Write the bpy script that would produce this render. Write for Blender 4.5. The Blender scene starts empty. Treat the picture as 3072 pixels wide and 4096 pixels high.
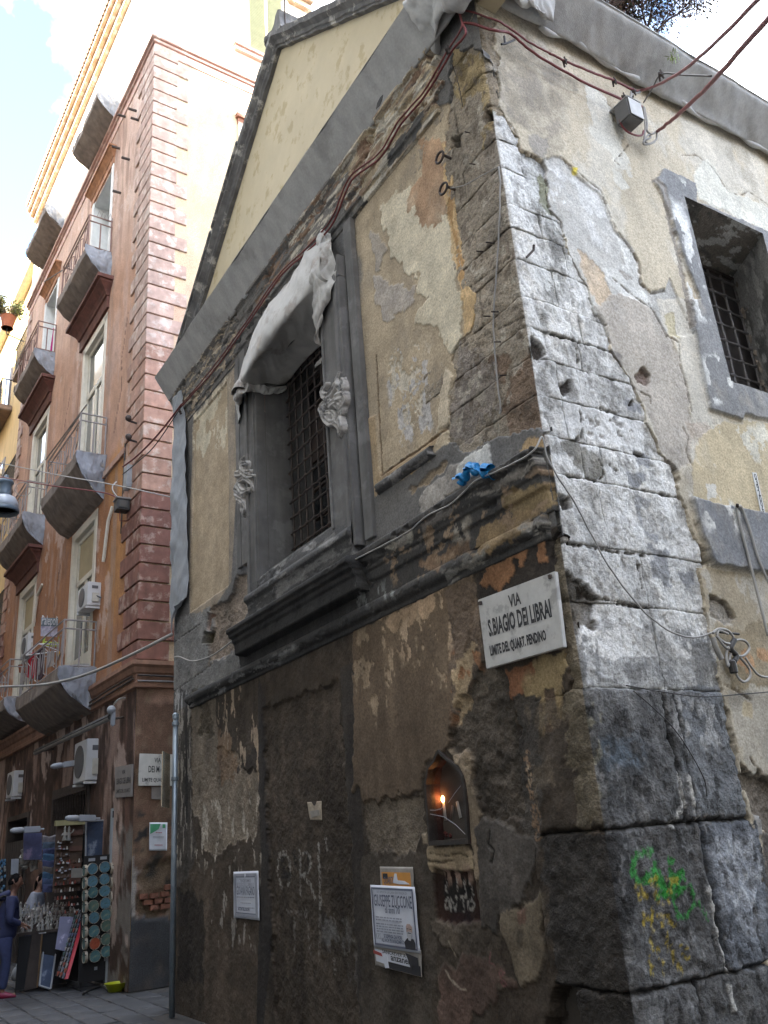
import bpy, bmesh, math, random
import numpy as np
from mathutils import Vector, Matrix, noise as mnoise

# ------------------------------------------------------------------ camera, world, sun
S = bpy.context.scene
COL = S.collection
RM = np.array([[0.84920073, 0.12937644, 0.51197643], [-0.52272953, 0.34348729, 0.78023735], [-0.07491306, -0.93020332, 0.35931854]])
FPX, CX, CY, CAMH = 3415.0, 1536.0, 2048.0, 1.7
cam_d = bpy.data.cameras.new('camera'); cam = bpy.data.objects.new('camera', cam_d); COL.objects.link(cam)
cam_d.sensor_fit = 'VERTICAL'; cam_d.sensor_height = 36.0; cam_d.lens = FPX / 4096 * 36; cam_d.clip_start = 0.05; cam_d.clip_end = 2000
cr, cu, cb = RM @ np.array([1, 0, 0]), RM @ np.array([0, -1, 0]), RM @ np.array([0, 0, -1])
cam.matrix_world = Matrix(((cr[0], cu[0], cb[0], 0), (cr[1], cu[1], cb[1], 0), (cr[2], cu[2], cb[2], CAMH), (0, 0, 0, 1)))
S.camera = cam

SUN_DIR = Vector((-0.72, -0.52, 0.60)).normalized()      # towards the sun
sun_el = math.asin(SUN_DIR.z)
W = bpy.data.worlds.new('World'); S.world = W; W.use_nodes = True
wn = W.node_tree; wn.nodes.clear()
w_out = wn.nodes.new('ShaderNodeOutputWorld'); w_bg = wn.nodes.new('ShaderNodeBackground')
w_sky = wn.nodes.new('ShaderNodeTexSky'); w_sky.sky_type = 'NISHITA'; w_sky.sun_disc = False
w_sky.sun_elevation = sun_el; w_sky.sun_rotation = math.atan2(SUN_DIR.x, SUN_DIR.y)
w_sky.air_density = 0.8; w_sky.dust_density = 0.1; w_sky.ozone_density = 1.2
w_tc = wn.nodes.new('ShaderNodeTexCoord'); w_n = wn.nodes.new('ShaderNodeTexNoise'); w_r = wn.nodes.new('ShaderNodeValToRGB'); w_m = wn.nodes.new('ShaderNodeMixRGB')
w_n.inputs['Scale'].default_value = 2.6; w_n.inputs['Detail'].default_value = 7; w_n.inputs['Roughness'].default_value = 0.55
w_r.color_ramp.elements[0].position = 0.41; w_r.color_ramp.elements[1].position = 0.64
w_m.inputs[2].default_value = (9.7, 9.5, 9.1, 1)
w_mp = wn.nodes.new('ShaderNodeMapping'); w_mp.inputs['Location'].default_value = (11.0, 4.0, 9.0); wn.links.new(w_tc.outputs['Generated'], w_mp.inputs['Vector']); wn.links.new(w_mp.outputs['Vector'], w_n.inputs['Vector']); wn.links.new(w_n.outputs['Fac'], w_r.inputs['Fac'])
wn.links.new(w_r.outputs['Color'], w_m.inputs[0]); wn.links.new(w_sky.outputs['Color'], w_m.inputs[1]); wn.links.new(w_m.outputs['Color'], w_bg.inputs['Color'])
w_bg.inputs['Strength'].default_value = 0.13
wn.links.new(w_bg.outputs['Background'], w_out.inputs['Surface'])
sd = bpy.data.lights.new('sun', 'SUN'); sun = bpy.data.objects.new('sun', sd); COL.objects.link(sun)
sd.energy = 4.2; sd.angle = math.radians(0.5); sd.color = (1.0, 0.93, 0.82)
sun.rotation_euler = SUN_DIR.to_track_quat('Z', 'Y').to_euler()
S.view_settings.view_transform = 'Standard'; S.view_settings.look = 'None'; S.view_settings.gamma = 1.0
S.view_settings.use_curve_mapping = False
S.view_settings.exposure = 3.42

# ------------------------------------------------------------------ measuring the place
X0, Y0 = 3.8765, 3.8388                  # plane of the church front, plane of the church side
PA = 0.042; PO = np.array([3.96, 13.544, 0.0]) # turn and corner of the pink house
pex, pey = np.array([math.cos(PA), math.sin(PA), 0]), np.array([-math.sin(PA), math.cos(PA), 0])
ZT = dict(A=(0, 0, .663), B=(0, 1000, .4822), C=(0, 1900, .4822), D=(0, 2800, .586), E=(600, 800, .5879), F=(600, 2000, .5425), G=(600, 2900, .5425), H=(1300, 500, .633), I=(1300, 1700, .663), J=(1300, 2800, .6028), K=(1900, 0, .7065), L=(2000, 1200, .646), M=(2000, 2500, .7214), N=(900, 0, .7233), T=(0, 3200, .3617), Q=(0, 1100, .452), V=(0, 2050, .4069), Y=(2300, 0, .4653), p=(0, 0, 1))
CAM = np.array([0, 0, CAMH])
def ray(z, u, v):
    a, b, s = ZT[z]
    return RM @ np.array([a + u * s - CX, b + v * s - CY, FPX])
def FR(z, u, v, d=0.0):                  # point on the church front plane, d towards the street
    r = ray(z, u, v); return CAM + r * ((X0 - d) / r[0])
def RT(z, u, v, d=0.0):                  # point on the church side plane
    r = ray(z, u, v); return CAM + r * ((Y0 - d) / r[1])
def plane(z, u, v, n, p0):
    r = ray(z, u, v); n = np.array(n, float); return CAM + r * (n @ (np.array(p0) - CAM)) / (n @ r)
def loc(q): q = q - PO; return np.array([q @ pex, q @ pey, q[2]])
def PF(z, u, v, d=0.0): return loc(plane(z, u, v, pex, PO - d * pex))   # pink front, local coordinates
def PS(z, u, v, d=0.0): return loc(plane(z, u, v, pey, PO - d * pey))   # pink side, local coordinates
def PY(z, u, v, y): return loc(plane(z, u, v, pey, PO + y * pey))
def fuv(z, pts): return np.array([FR(z, *p)[1:] for p in pts])
def ruv(z, pts): return np.array([RT(z, *p)[[0, 2]] for p in pts])
rnd = random.Random(7)

# ------------------------------------------------------------------ numpy noise and painting
def _h(ix, iy, seed):
    n = (ix * 374761393 + iy * 668265263 + seed * 974711) & 0x7fffffff
    n = ((n ^ (n >> 13)) * 1274126177) & 0x7fffffff
    return ((n ^ (n >> 16)) & 0xffff) / 32767.5 - 1.0
def vn(x, y, seed):
    ix = np.floor(x).astype(np.int64); iy = np.floor(y).astype(np.int64)
    fx = x - ix; fy = y - iy; fx = fx * fx * (3 - 2 * fx); fy = fy * fy * (3 - 2 * fy)
    a = _h(ix, iy, seed); b = _h(ix + 1, iy, seed); c = _h(ix, iy + 1, seed); d = _h(ix + 1, iy + 1, seed)
    return (a + (b - a) * fx) + ((c + (d - c) * fx) - (a + (b - a) * fx)) * fy
def fbm(u, v, su, sv=None, oct=4, seed=1, gain=.55):
    sv = su if sv is None else sv
    t = np.zeros_like(u); a = 1.0; s = 0
    for k in range(oct):
        t += a * vn(u * su * 2 ** k + 17.3 * k, v * sv * 2 ** k - 9.1 * k, seed + 31 * k); s += a; a *= gain
    return t / s * 1.5
def sdf(pu, pv, poly):
    n = len(poly); d = np.full(pu.shape, 1e9); ins = np.zeros(pu.shape, bool)
    for i in range(n):
        ax, ay = poly[i]; bx, by = poly[(i + 1) % n]
        ex, ey = bx - ax, by - ay; wx, wy = pu - ax, pv - ay
        t = np.clip((wx * ex + wy * ey) / (ex * ex + ey * ey + 1e-12), 0, 1)
        d = np.minimum(d, (wx - ex * t) ** 2 + (wy - ey * t) ** 2)
        c = ((ay <= pv) & (by > pv)) | ((by <= pv) & (ay > pv))
        if abs(ey) > 1e-12: ins ^= c & (pu < ax + ex * (pv - ay) / ey)
    d = np.sqrt(d); return np.where(ins, d, -d)
def sst(x, a, b):
    t = np.clip((x - a) / (b - a), 0, 1); return t * t * (3 - 2 * t)
class Paint:
    def __init__(s, u, v, base):
        s.u, s.v = u, v; n = len(u); s.c = np.tile(np.array(base, float), (n, 1)); s.h = np.zeros(n); s.r = np.full(n, .35)
    def _bb(s, poly, pad):
        lo, hi = poly.min(0) - pad, poly.max(0) + pad
        return np.where((s.u > lo[0]) & (s.u < hi[0]) & (s.v > lo[1]) & (s.v < hi[1]))[0]
    def mask(s, poly, amp, ns, feather, seed):
        i = s._bb(poly, amp + feather + .01)
        if not len(i): return i, None
        u, v = s.u[i], s.v[i]
        d = sdf(u, v, poly) + amp * fbm(u, v, ns, oct=4, seed=seed, gain=.6)
        return i, sst(d, -feather, feather)
    def layer(s, poly, col, amp=.04, ns=9, f=.008, h=None, r=None, op=1.0, mot=.22, ms=6, seed=None):
        seed = seed if seed else int(abs(poly[0, 0] * 997 + poly[0, 1] * 1013)) + 3
        i, m = s.mask(poly, amp, ns, f, seed)
        if m is None: return
        k = (m * op * (1 - .38 * np.clip(fbm(s.u[i], s.v[i], 5, 3.2, oct=5, seed=seed + 8, gain=.65) - .05, 0, 1)))[:, None]
        c = np.array(col)[None] * (1 + mot * fbm(s.u[i], s.v[i], ms, oct=5, seed=seed + 5))[:, None]
        s.c[i] = s.c[i] * (1 - k) + c * k
        if h is not None: s.h[i] = s.h[i] * (1 - m) + h * m
        if r is not None: s.r[i] = s.r[i] * (1 - m) + r * m
    def specks(s, poly, col, su, sv=None, thr=.25, w=.12, f=.05, op=1.0, h=0, seed=11):
        i, m = s.mask(poly, .06, 6, f, seed + 1)
        if m is None: return
        k = m * sst(fbm(s.u[i], s.v[i], su, sv, oct=5, seed=seed, gain=.62), thr, thr + w)
        s.h[i] += h * k; k = (k * op)[:, None]
        s.c[i] = s.c[i] * (1 - k) + np.array(col)[None] * (1 + .15 * fbm(s.u[i], s.v[i], 14, oct=3, seed=seed + 9))[:, None] * k
    def stroke(s, pts, w, col=None, h=0.0, amp=.006, ns=30, f=.004, op=1.0, seed=5, gap=None):
        i = s._bb(pts, w + amp + .02)
        if not len(i): return
        u, v = s.u[i], s.v[i]; d = np.full(u.shape, 1e9)
        for (ax, ay), (bx, by) in zip(pts[:-1], pts[1:]):
            ex, ey = bx - ax, by - ay
            t = np.clip(((u - ax) * ex + (v - ay) * ey) / (ex * ex + ey * ey + 1e-12), 0, 1)
            d = np.minimum(d, (u - ax - ex * t) ** 2 + (v - ay - ey * t) ** 2)
        d = np.sqrt(d) + amp * fbm(u, v, ns, oct=3, seed=seed)
        m = 1 - sst(d, w - f, w + f)
        if gap is not None: m *= sst(fbm(u, v, 55, oct=3, seed=seed + 2), gap, gap + .35)
        s.h[i] += h * m
        if col is not None:
            k = (m * op)[:, None]; s.c[i] = s.c[i] * (1 - k) + np.array(col)[None] * k
    def finish(s, fine=.10, amp=.006):
        n1 = fbm(s.u, s.v, 22, oct=4, seed=77, gain=.7); n2 = fbm(s.u, s.v, 2.2, oct=3, seed=78)
        n3 = fbm(s.u, s.v, 9, 1.1, oct=4, seed=79)
        s.c *= (1 + fine * n1 + .10 * n2 + .09 * n3)[:, None]
        s.c = np.clip(s.c, .012, .85)
        s.h += amp * s.r * fbm(s.u, s.v, 16, oct=4, seed=80, gain=.7) + .006 * fbm(s.u, s.v, 1.3, oct=2, seed=81)

# ------------------------------------------------------------------ materials
MATS = {}
def nodes_of(name):
    m = bpy.data.materials.new(name); m.use_nodes = True; t = m.node_tree
    return m, t, t.nodes['Principled BSDF']
def mat(name, col, rough=.8, metal=0.0, var=.18, scale=6.0, bump=.15, bscale=60.0, col2=None, patch=0.0, pscale=2.0, streak=0.0, trans=0.0, alpha=1.0, emit=None, spec=None):
    if name in MATS: return MATS[name]
    m, t, b = nodes_of(name); N, L = t.nodes, t.links
    tc = N.new('ShaderNodeTexCoord'); c = list(col) + [1]
    n = N.new('ShaderNodeTexNoise'); n.inputs['Scale'].default_value = scale; n.inputs['Detail'].default_value = 8; n.inputs['Roughness'].default_value = .62
    L.new(tc.outputs['Object'], n.inputs['Vector'])
    mr = N.new('ShaderNodeMapRange'); mr.inputs['From Min'].default_value = .3; mr.inputs['From Max'].default_value = .7; mr.inputs['To Min'].default_value = 1 - var; mr.inputs['To Max'].default_value = 1 + var
    L.new(n.outputs['Fac'], mr.inputs['Value'])
    base = N.new('ShaderNodeRGB'); base.outputs[0].default_value = c; cur = base.outputs[0]
    if col2 is not None:
        n2 = N.new('ShaderNodeTexNoise'); n2.inputs['Scale'].default_value = pscale; n2.inputs['Detail'].default_value = 10; n2.inputs['Roughness'].default_value = .66
        L.new(tc.outputs['Object'], n2.inputs['Vector'])
        r2 = N.new('ShaderNodeMapRange'); r2.inputs['From Min'].default_value = .56 - patch * .2; r2.inputs['From Max'].default_value = .63 - patch * .2
        L.new(n2.outputs['Fac'], r2.inputs['Value'])
        mx = N.new('ShaderNodeMixRGB'); mx.inputs[2].default_value = list(col2) + [1]
        L.new(r2.outputs[0], mx.inputs[0]); L.new(cur, mx.inputs[1]); cur = mx.outputs[0]
    if streak > 0:
        mp = N.new('ShaderNodeMapping'); mp.inputs['Scale'].default_value = (6, 6, .5); L.new(tc.outputs['Object'], mp.inputs['Vector'])
        n3 = N.new('ShaderNodeTexNoise'); n3.inputs['Scale'].default_value = 1.2; n3.inputs['Detail'].default_value = 8; L.new(mp.outputs[0], n3.inputs['Vector'])
        r3 = N.new('ShaderNodeMapRange'); r3.inputs['From Min'].default_value = .35; r3.inputs['From Max'].default_value = .7; r3.inputs['To Min'].default_value = 1 - streak; r3.inputs['To Max'].default_value = 1 + streak * .3
        L.new(n3.outputs['Fac'], r3.inputs['Value'])
        vm0 = N.new('ShaderNodeVectorMath'); vm0.operation = 'SCALE'; L.new(cur, vm0.inputs[0]); L.new(r3.outputs[0], vm0.inputs['Scale']); cur = vm0.outputs[0]
    vm = N.new('ShaderNodeVectorMath'); vm.operation = 'SCALE'; L.new(cur, vm.inputs[0]); L.new(mr.outputs[0], vm.inputs['Scale'])
    L.new(vm.outputs[0], b.inputs['Base Color'])
    b.inputs['Roughness'].default_value = rough; b.inputs['Metallic'].default_value = metal
    if spec is not None: b.inputs['Specular IOR Level'].default_value = spec
    if trans: b.inputs['Transmission Weight'].default_value = trans
    if alpha < 1: b.inputs['Alpha'].default_value = alpha
    if emit: b.inputs['Emission Color'].default_value = list(emit[0]) + [1]; b.inputs['Emission Strength'].default_value = emit[1]
    if bump:
        nb = N.new('ShaderNodeTexNoise'); nb.inputs['Scale'].default_value = bscale; nb.inputs['Detail'].default_value = 6; L.new(tc.outputs['Object'], nb.inputs['Vector'])
        bp = N.new('ShaderNodeBump'); bp.inputs['Strength'].default_value = bump; bp.inputs['Distance'].default_value = .01
        L.new(nb.outputs['Fac'], bp.inputs['Height']); L.new(bp.outputs[0], b.inputs['Normal'])
    MATS[name] = m; return m
def painted_mat(name, bump=.5, rough=.9):
    m, t, b = nodes_of(name); N, L = t.nodes, t.links
    at = N.new('ShaderNodeAttribute'); at.attribute_name = 'Col'
    tc = N.new('ShaderNodeTexCoord')
    n = N.new('ShaderNodeTexNoise'); n.inputs['Scale'].default_value = 55; n.inputs['Detail'].default_value = 8; n.inputs['Roughness'].default_value = .7
    L.new(tc.outputs['Object'], n.inputs['Vector'])
    mr = N.new('ShaderNodeMapRange'); mr.inputs['From Min'].default_value = .3; mr.inputs['From Max'].default_value = .7; mr.inputs['To Min'].default_value = .60; mr.inputs['To Max'].default_value = 1.40
    L.new(n.outputs['Fac'], mr.inputs['Value'])
    vm = N.new('ShaderNodeVectorMath'); vm.operation = 'SCALE'; L.new(at.outputs['Color'], vm.inputs[0]); L.new(mr.outputs[0], vm.inputs['Scale'])
    L.new(vm.outputs[0], b.inputs['Base Color']); b.inputs['Roughness'].default_value = rough; b.inputs['Specular IOR Level'].default_value = .25
    nb = N.new('ShaderNodeTexNoise'); nb.inputs['Scale'].default_value = 38; nb.inputs['Detail'].default_value = 8; nb.inputs['Roughness'].default_value = .65; L.new(tc.outputs['Object'], nb.inputs['Vector'])
    bp = N.new('ShaderNodeBump'); bp.inputs['Distance'].default_value = .02; mu = N.new('ShaderNodeMath'); mu.operation = 'MULTIPLY'; mu.inputs[1].default_value = bump
    L.new(at.outputs['Alpha'], mu.inputs[0]); L.new(mu.outputs[0], bp.inputs['Strength']); L.new(nb.outputs['Fac'], bp.inputs['Height']); L.new(bp.outputs[0], b.inputs['Normal'])
    MATS[name] = m; return m

# ------------------------------------------------------------------ objects
def link(name, me, m=None, parent=None, label=None, cat=None, group=None, kind=None):
    o = bpy.data.objects.new(name, me); COL.objects.link(o)
    if m is not None and me is not None and not me.materials: me.materials.append(m)
    if parent is not None: o.parent = parent
    if label: o['label'] = label
    if cat: o['category'] = cat
    if group: o['group'] = group
    if kind: o['kind'] = kind
    return o
def empty(name, label, cat, l=(0, 0, 0), rz=0.0, group=None):
    o = link(name, None, label=label, cat=cat, group=group); o.location = l; o.rotation_euler = (0, 0, rz); return o
def copy_tree(o, parent=None):
    c = o.copy(); COL.objects.link(c)
    if parent is not None: c.parent = parent
    for ch in list(o.children): copy_tree(ch, c)
    return c
class MB:
    def __init__(s): s.v, s.f = [], []
    def add(s, vs, fs):
        k = len(s.v); s.v += [tuple(map(float, p)) for p in vs]; s.f += [tuple(i + k for i in q) for q in fs]; return s
    def box(s, a, b, jit=0.0):
        x0, x1 = sorted((a[0], b[0])); y0, y1 = sorted((a[1], b[1])); z0, z1 = sorted((a[2], b[2]))
        vs = [(x, y, z) for z in (z0, z1) for y in (y0, y1) for x in (x0, x1)]
        if jit: vs = [tuple(c + rnd.uniform(-jit, jit) for c in p) for p in vs]
        return s.add(vs, [(0, 2, 3, 1), (4, 5, 7, 6), (0, 1, 5, 4), (2, 6, 7, 3), (0, 4, 6, 2), (1, 3, 7, 5)])
    def obox(s, c, ax, ay, az):              # box from a corner-centre and three half axes
        c, ax, ay, az = map(np.array, (c, ax, ay, az))
        vs = [c + i * ax + j * ay + k * az for k in (-1, 1) for j in (-1, 1) for i in (-1, 1)]
        return s.add(vs, [(0, 2, 3, 1), (4, 5, 7, 6), (0, 1, 5, 4), (2, 6, 7, 3), (0, 4, 6, 2), (1, 3, 7, 5)])
    def prism(s, pts, n, d):                 # closed polygon in 3-D, pushed d along n
        a = [np.array(p, float) for p in pts]; n = np.array(n, float) * d; k = len(a)
        return s.add(a + [p + n for p in a], [tuple(range(k))[::-1], tuple(range(k, 2 * k))] + [(i, (i + 1) % k, k + (i + 1) % k, k + i) for i in range(k)])
    def tube(s, pts, r, n=6, cap=True):
        P = [np.array(p, float) for p in pts]; rs = r if hasattr(r, '__len__') else [r] * len(P); vs, fs = [], []
        up = None
        for i, p in enumerate(P):
            t = P[min(i + 1, len(P) - 1)] - P[max(i - 1, 0)]; t = t / (np.linalg.norm(t) + 1e-9)
            if up is None: up = np.array([0, 0, 1.0]) if abs(t[2]) < .9 else np.array([1.0, 0, 0])
            a = np.cross(t, up); a /= np.linalg.norm(a) + 1e-9; b = np.cross(a, t); up = b
            vs += [p + rs[i] * (math.cos(q) * a + math.sin(q) * b) for q in (2 * math.pi * k / n for k in range(n))]
        for i in range(len(P) - 1):
            fs += [(i * n + k, i * n + (k + 1) % n, (i + 1) * n + (k + 1) % n, (i + 1) * n + k) for k in range(n)]
        if cap: fs += [tuple(range(n))[::-1], tuple(range((len(P) - 1) * n, len(P) * n))]
        return s.add(vs, fs)
    def lathe(s, prof, c, axis=(0, 0, 1), n=20):
        ax = Vector(axis).normalized(); q = ax.to_track_quat('Z', 'Y'); vs, fs = [], []
        for r, z in prof:
            for k in range(n):
                a = 2 * math.pi * k / n; p = q @ Vector((r * math.cos(a), r * math.sin(a), z)); vs.append((c[0] + p.x, c[1] + p.y, c[2] + p.z))
        for i in range(len(prof) - 1):
            fs += [(i * n + k, i * n + (k + 1) % n, (i + 1) * n + (k + 1) % n, (i + 1) * n + k) for k in range(n)]
        fs += [tuple(range(n))[::-1], tuple(range((len(prof) - 1) * n, len(prof) * n))]
        return s.add(vs, fs)
    def ball(s, c, r, n=10, m=7, jit=0.0):
        rr = r if hasattr(r, '__len__') else (r, r, r); vs, fs = [], []
        for i in range(m + 1):
            th = math.pi * i / m
            for k in range(n):
                a = 2 * math.pi * k / n; j = 1 + rnd.uniform(-jit, jit)
                vs.append((c[0] + rr[0] * j * math.sin(th) * math.cos(a), c[1] + rr[1] * j * math.sin(th) * math.sin(a), c[2] + rr[2] * j * math.cos(th)))
        for i in range(m):
            fs += [(i * n + k, (i + 1) * n + k, (i + 1) * n + (k + 1) % n, i * n + (k + 1) % n) for k in range(n)]
        return s.add(vs, fs)
    def mesh(s, name, smooth=False, bevel=0.0):
        me = bpy.data.meshes.new(name); me.from_pydata(s.v, [], s.f)
        bm = bmesh.new(); bm.from_mesh(me)
        if bevel:
            bmesh.ops.remove_doubles(bm, verts=bm.verts, dist=1e-5)
            bmesh.ops.bevel(bm, geom=[e for e in bm.edges if len(e.link_faces) == 2 and e.calc_face_angle(0) > .5], offset=bevel, segments=2, affect='EDGES', clamp_overlap=True)
        bmesh.ops.recalc_face_normals(bm, faces=bm.faces); bm.to_mesh(me); bm.free()
        if smooth: me.polygons.foreach_set('use_smooth', [True] * len(me.polygons))
        me.update(); return me
    def obj(s, name, m, parent=None, smooth=False, bevel=0.0, **k): return link(name, s.mesh(name, smooth, bevel), m, parent, **k)
def crom(P, n):
    P = np.array(P, float); k = len(P)
    if k == 2: return P[0] + (P[1] - P[0]) * np.linspace(0, 1, n)[:, None]
    E = np.vstack([2 * P[0] - P[1], P, 2 * P[-1] - P[-2]]); out = []
    for x in np.linspace(0, k - 1, n):
        i = min(int(x), k - 2); t = x - i; a, b, c, d = E[i:i + 4]
        out.append(.5 * (2 * b + (c - a) * t + (2 * a - 5 * b + 4 * c - d) * t * t + (3 * b - a - 3 * c + d) * t ** 3))
    return np.array(out)
def grid_mesh(name, P, keep=None, col=None, smooth=True):
    nu, nv = P.shape[:2]; idx = np.arange(nu * nv).reshape(nu, nv)
    q = np.stack([idx[:-1, :-1], idx[1:, :-1], idx[1:, 1:], idx[:-1, 1:]], -1).reshape(-1, 4)
    if keep is not None: q = q[keep.reshape(-1)]
    used = np.unique(q); re = np.full(nu * nv, -1, np.int64); re[used] = np.arange(len(used)); q = re[q]
    me = bpy.data.meshes.new(name); V = P.reshape(-1, 3)[used]
    me.vertices.add(len(V)); me.vertices.foreach_set('co', V.astype(np.float32).ravel())
    me.loops.add(q.size); me.loops.foreach_set('vertex_index', q.astype(np.int32).ravel())
    me.polygons.add(len(q)); me.polygons.foreach_set('loop_start', np.arange(0, q.size, 4, dtype=np.int32))
    try: me.polygons.foreach_set('loop_total', np.full(len(q), 4, np.int32))
    except Exception: pass
    me.polygons.foreach_set('use_smooth', np.full(len(q), smooth))
    me.update(calc_edges=True); me.validate()
    if col is not None:
        a = me.color_attributes.new('Col', 'FLOAT_COLOR', 'POINT'); a.data.foreach_set('color', col.reshape(-1, 4)[used].astype(np.float32).ravel())
    return me
def lin(P, n):
    P = np.array(P, float); t = np.linspace(0, len(P) - 1, n); return np.stack([np.interp(t, np.arange(len(P)), P[:, j]) for j in range(3)], -1)
def loft(name, rows, nu, nv, m, parent=None, wr=.02, ws=4.0, thick=0.0, seed=1, crisp=False, **k):
    # cloth: a surface through rows of 3-D points, creased by noise along its normals
    cf = lin if crisp else crom; R = np.array([cf(r, nu) for r in rows]); G = np.array([cf(R[:, i], nv) for i in range(nu)])
    du = np.gradient(G, axis=0); dv = np.gradient(G, axis=1); nrm = np.cross(du, dv); nrm /= np.linalg.norm(nrm, axis=2, keepdims=True) + 1e-9
    uu = np.cumsum(np.linalg.norm(du, axis=2), 0); vv = np.cumsum(np.linalg.norm(dv, axis=2), 1)
    d = wr * fbm(uu.ravel(), vv.ravel(), ws, ws * .55, oct=4, seed=seed).reshape(nu, nv)
    d += .5 * wr * (1 - np.abs(fbm((uu + .6 * vv).ravel(), (vv - .3 * uu).ravel(), ws * 1.3, ws * .4, oct=2, seed=seed + 4)).reshape(nu, nv))
    G = G + nrm * d[..., None]
    o = link(name, grid_mesh(name, G), m, parent, **k)
    if thick:
        md = o.modifiers.new('solid', 'SOLIDIFY'); md.thickness = thick
    return o
def text(name, body, size, m, parent, mw, sx=1.0, align='CENTER', ext=.001, bold=0.0, space=1.0, shear=0.0):
    cu = bpy.data.curves.new(name, 'FONT'); cu.body = body; cu.size = size; cu.align_x = align; cu.extrude = ext; cu.offset = bold; cu.resolution_u = 2; cu.space_character = space; cu.shear = shear
    t = bpy.data.objects.new('tmp', cu); COL.objects.link(t); bpy.context.view_layer.update()
    me = bpy.data.meshes.new_from_object(t.evaluated_get(bpy.context.evaluated_depsgraph_get())); bpy.data.objects.remove(t)
    o = link(name, me, m, parent); o.matrix_local = mw @ Matrix.Diagonal((sx, 1, 1, 1)); return o
def frame_m(o, x, y):                    # matrix from origin, x axis, y axis
    x = Vector(x).normalized(); y = Vector(y).normalized(); z = x.cross(y).normalized(); y = z.cross(x)
    return Matrix(((x.x, y.x, z.x, o[0]), (x.y, y.y, z.y, o[1]), (x.z, y.z, z.z, o[2]), (0, 0, 0, 1)))
def sag(a, b, s, n=14):
    a, b = np.array(a, float), np.array(b, float); t = np.linspace(0, 1, n)[:, None]
    return a + (b - a) * t - np.array([0, 0, 1.0]) * (4 * s * t * (1 - t))
# ------------------------------------------------------------------ the ground
def ground_paint():
    xs = np.arange(-6, 12.01, .06); ys = np.arange(-8, 34.01, .06)
g = MB(); g.add([(-300, -300, -.03), (300, -300, -.03), (300, 300, -.03), (-300, 300, -.03)], [(0, 1, 2, 3)])
g.obj('ground', mat('soil', (.10, .095, .09), .95), kind='structure')
m_paver = mat('basalt_paver', (.028, .031, .037), .62, var=.3, scale=3, bump=.35, bscale=45)
road = MB(); road.add([(-4.2, -14, -.012), (3.9, -14, -.012), (3.9, 40, -.012), (-4.2, 40, -.012)], [(0, 1, 2, 3)]); road.add([(3.9, 11.45, -.013), (14, 11.45, -.013), (14, 13.8, -.013), (3.9, 13.8, -.013)], [(0, 1, 2, 3)])
road.add([(3.9, -6, -.013), (30, -6, -.013), (30, 3.85, -.013), (3.9, 3.85, -.013)], [(0, 1, 2, 3)])
road_o = road.obj('street_bed', mat('joint_dirt', (.035, .034, .033), .95), kind='structure')
pm = []
for k in range(8):
    b = MB(); w, l = .155, .29; t = .018
    vs = [(-w, -l, -.05), (w, -l, -.05), (w, l, -.05), (-w, l, -.05)] + [(-w, -l, -.003), (w, -l, -.003), (w, l, -.003), (-w, l, -.003)] + [(sx * (w - t), sy * (l - t), .006 + rnd.uniform(-.005, .005)) for sx, sy in ((-1, -1), (1, -1), (1, 1), (-1, 1))]
    b.add(vs, [(0, 1, 5, 4), (1, 2, 6, 5), (2, 3, 7, 6), (3, 0, 4, 7), (4, 5, 9, 8), (5, 6, 10, 9), (6, 7, 11, 10), (7, 4, 8, 11), (8, 9, 10, 11)]); me = b.mesh('paver', True); me.materials.append(m_paver); pm.append(me)
cnt = 0; far_mb = MB()
for i in range(-8, 26):
    for j in range(60):
        x = .33 * i + .08; y = 8.3 + .6 * j + (.3 if i % 2 else 0)
        if x > 3.7 and y < 11.6 or x > 3.82 and y > 13.3: continue
        if x > 6 or y > 30: continue
        near = y < 18.6 and x > 1.0
        if near and cnt < 300:
            o = link('paver', pm[(i * 7 + j * 3) % 8], parent=road_o); o.location = (x, y, rnd.uniform(-.006, .004)); o.rotation_euler = (rnd.uniform(-.012, .012), rnd.uniform(-.012, .012), 0); cnt += 1
        else: far_mb.box((x - .153, y - .288, -.05), (x + .153, y + .288, rnd.uniform(-.006, .004)))
far_mb.obj('paver', m_paver, road_o, kind='stuff')

# ------------------------------------------------------------------ the church: painted wall surfaces
church = empty('church_building', 'weathered old stone church with peeling plaster and gable front on the street corner', 'church building', (X0, Y0, 0))
INV = Matrix.Translation((-X0, -Y0, 0))
def ch(o): o.matrix_parent_inverse = INV; return o
M_wall = painted_mat('weathered_wall', .6); M_stone = painted_mat('weathered_stone', .9)
BEIGE = (.40, .325, .225); GREYP = (.150, .145, .137); TUFA = (.30, .255, .195)
front_open_up = fuv('H', [(800, -480), (780, -200), (765, 60), (790, 330), (800, 450), (850, 790), (880, 960), (930, 1060), (935, 1200), (905, 1310), (835, 1370), (800, 1480), (820, 1580), (780, 1680), (780, 1850), (770, 2000), (900, 2070), (1040, 2000), (1080, 1960), (1290, 1930), (1480, 1950), (1300, 1000), (1100, 0), (1000, -480)])
front_open_low = np.array([(3.7, 2.48), (4.02, 2.5), (4.30, 2.4), (4.36, 1.7), (4.42, 1.64), (4.50, .95), (4.46, .85), (4.62, .5), (4.62, -.1), (3.7, -.1)])
front_open_mid = np.array([(3.7, 3.6), (3.93, 3.5), (3.95, 2.5), (3.7, 2.4)])
win_open = np.array([(6.70, 4.62), (8.37, 4.62), (8.37, 7.12), (6.70, 7.12)])
niche_px = [(745, 330), (800, 385), (870, 435), (905, 505), (925, 600), (950, 955), (690, 968), (668, 700), (658, 560), (675, 450), (715, 400)]
niche_poly = fuv('J', niche_px)
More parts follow.
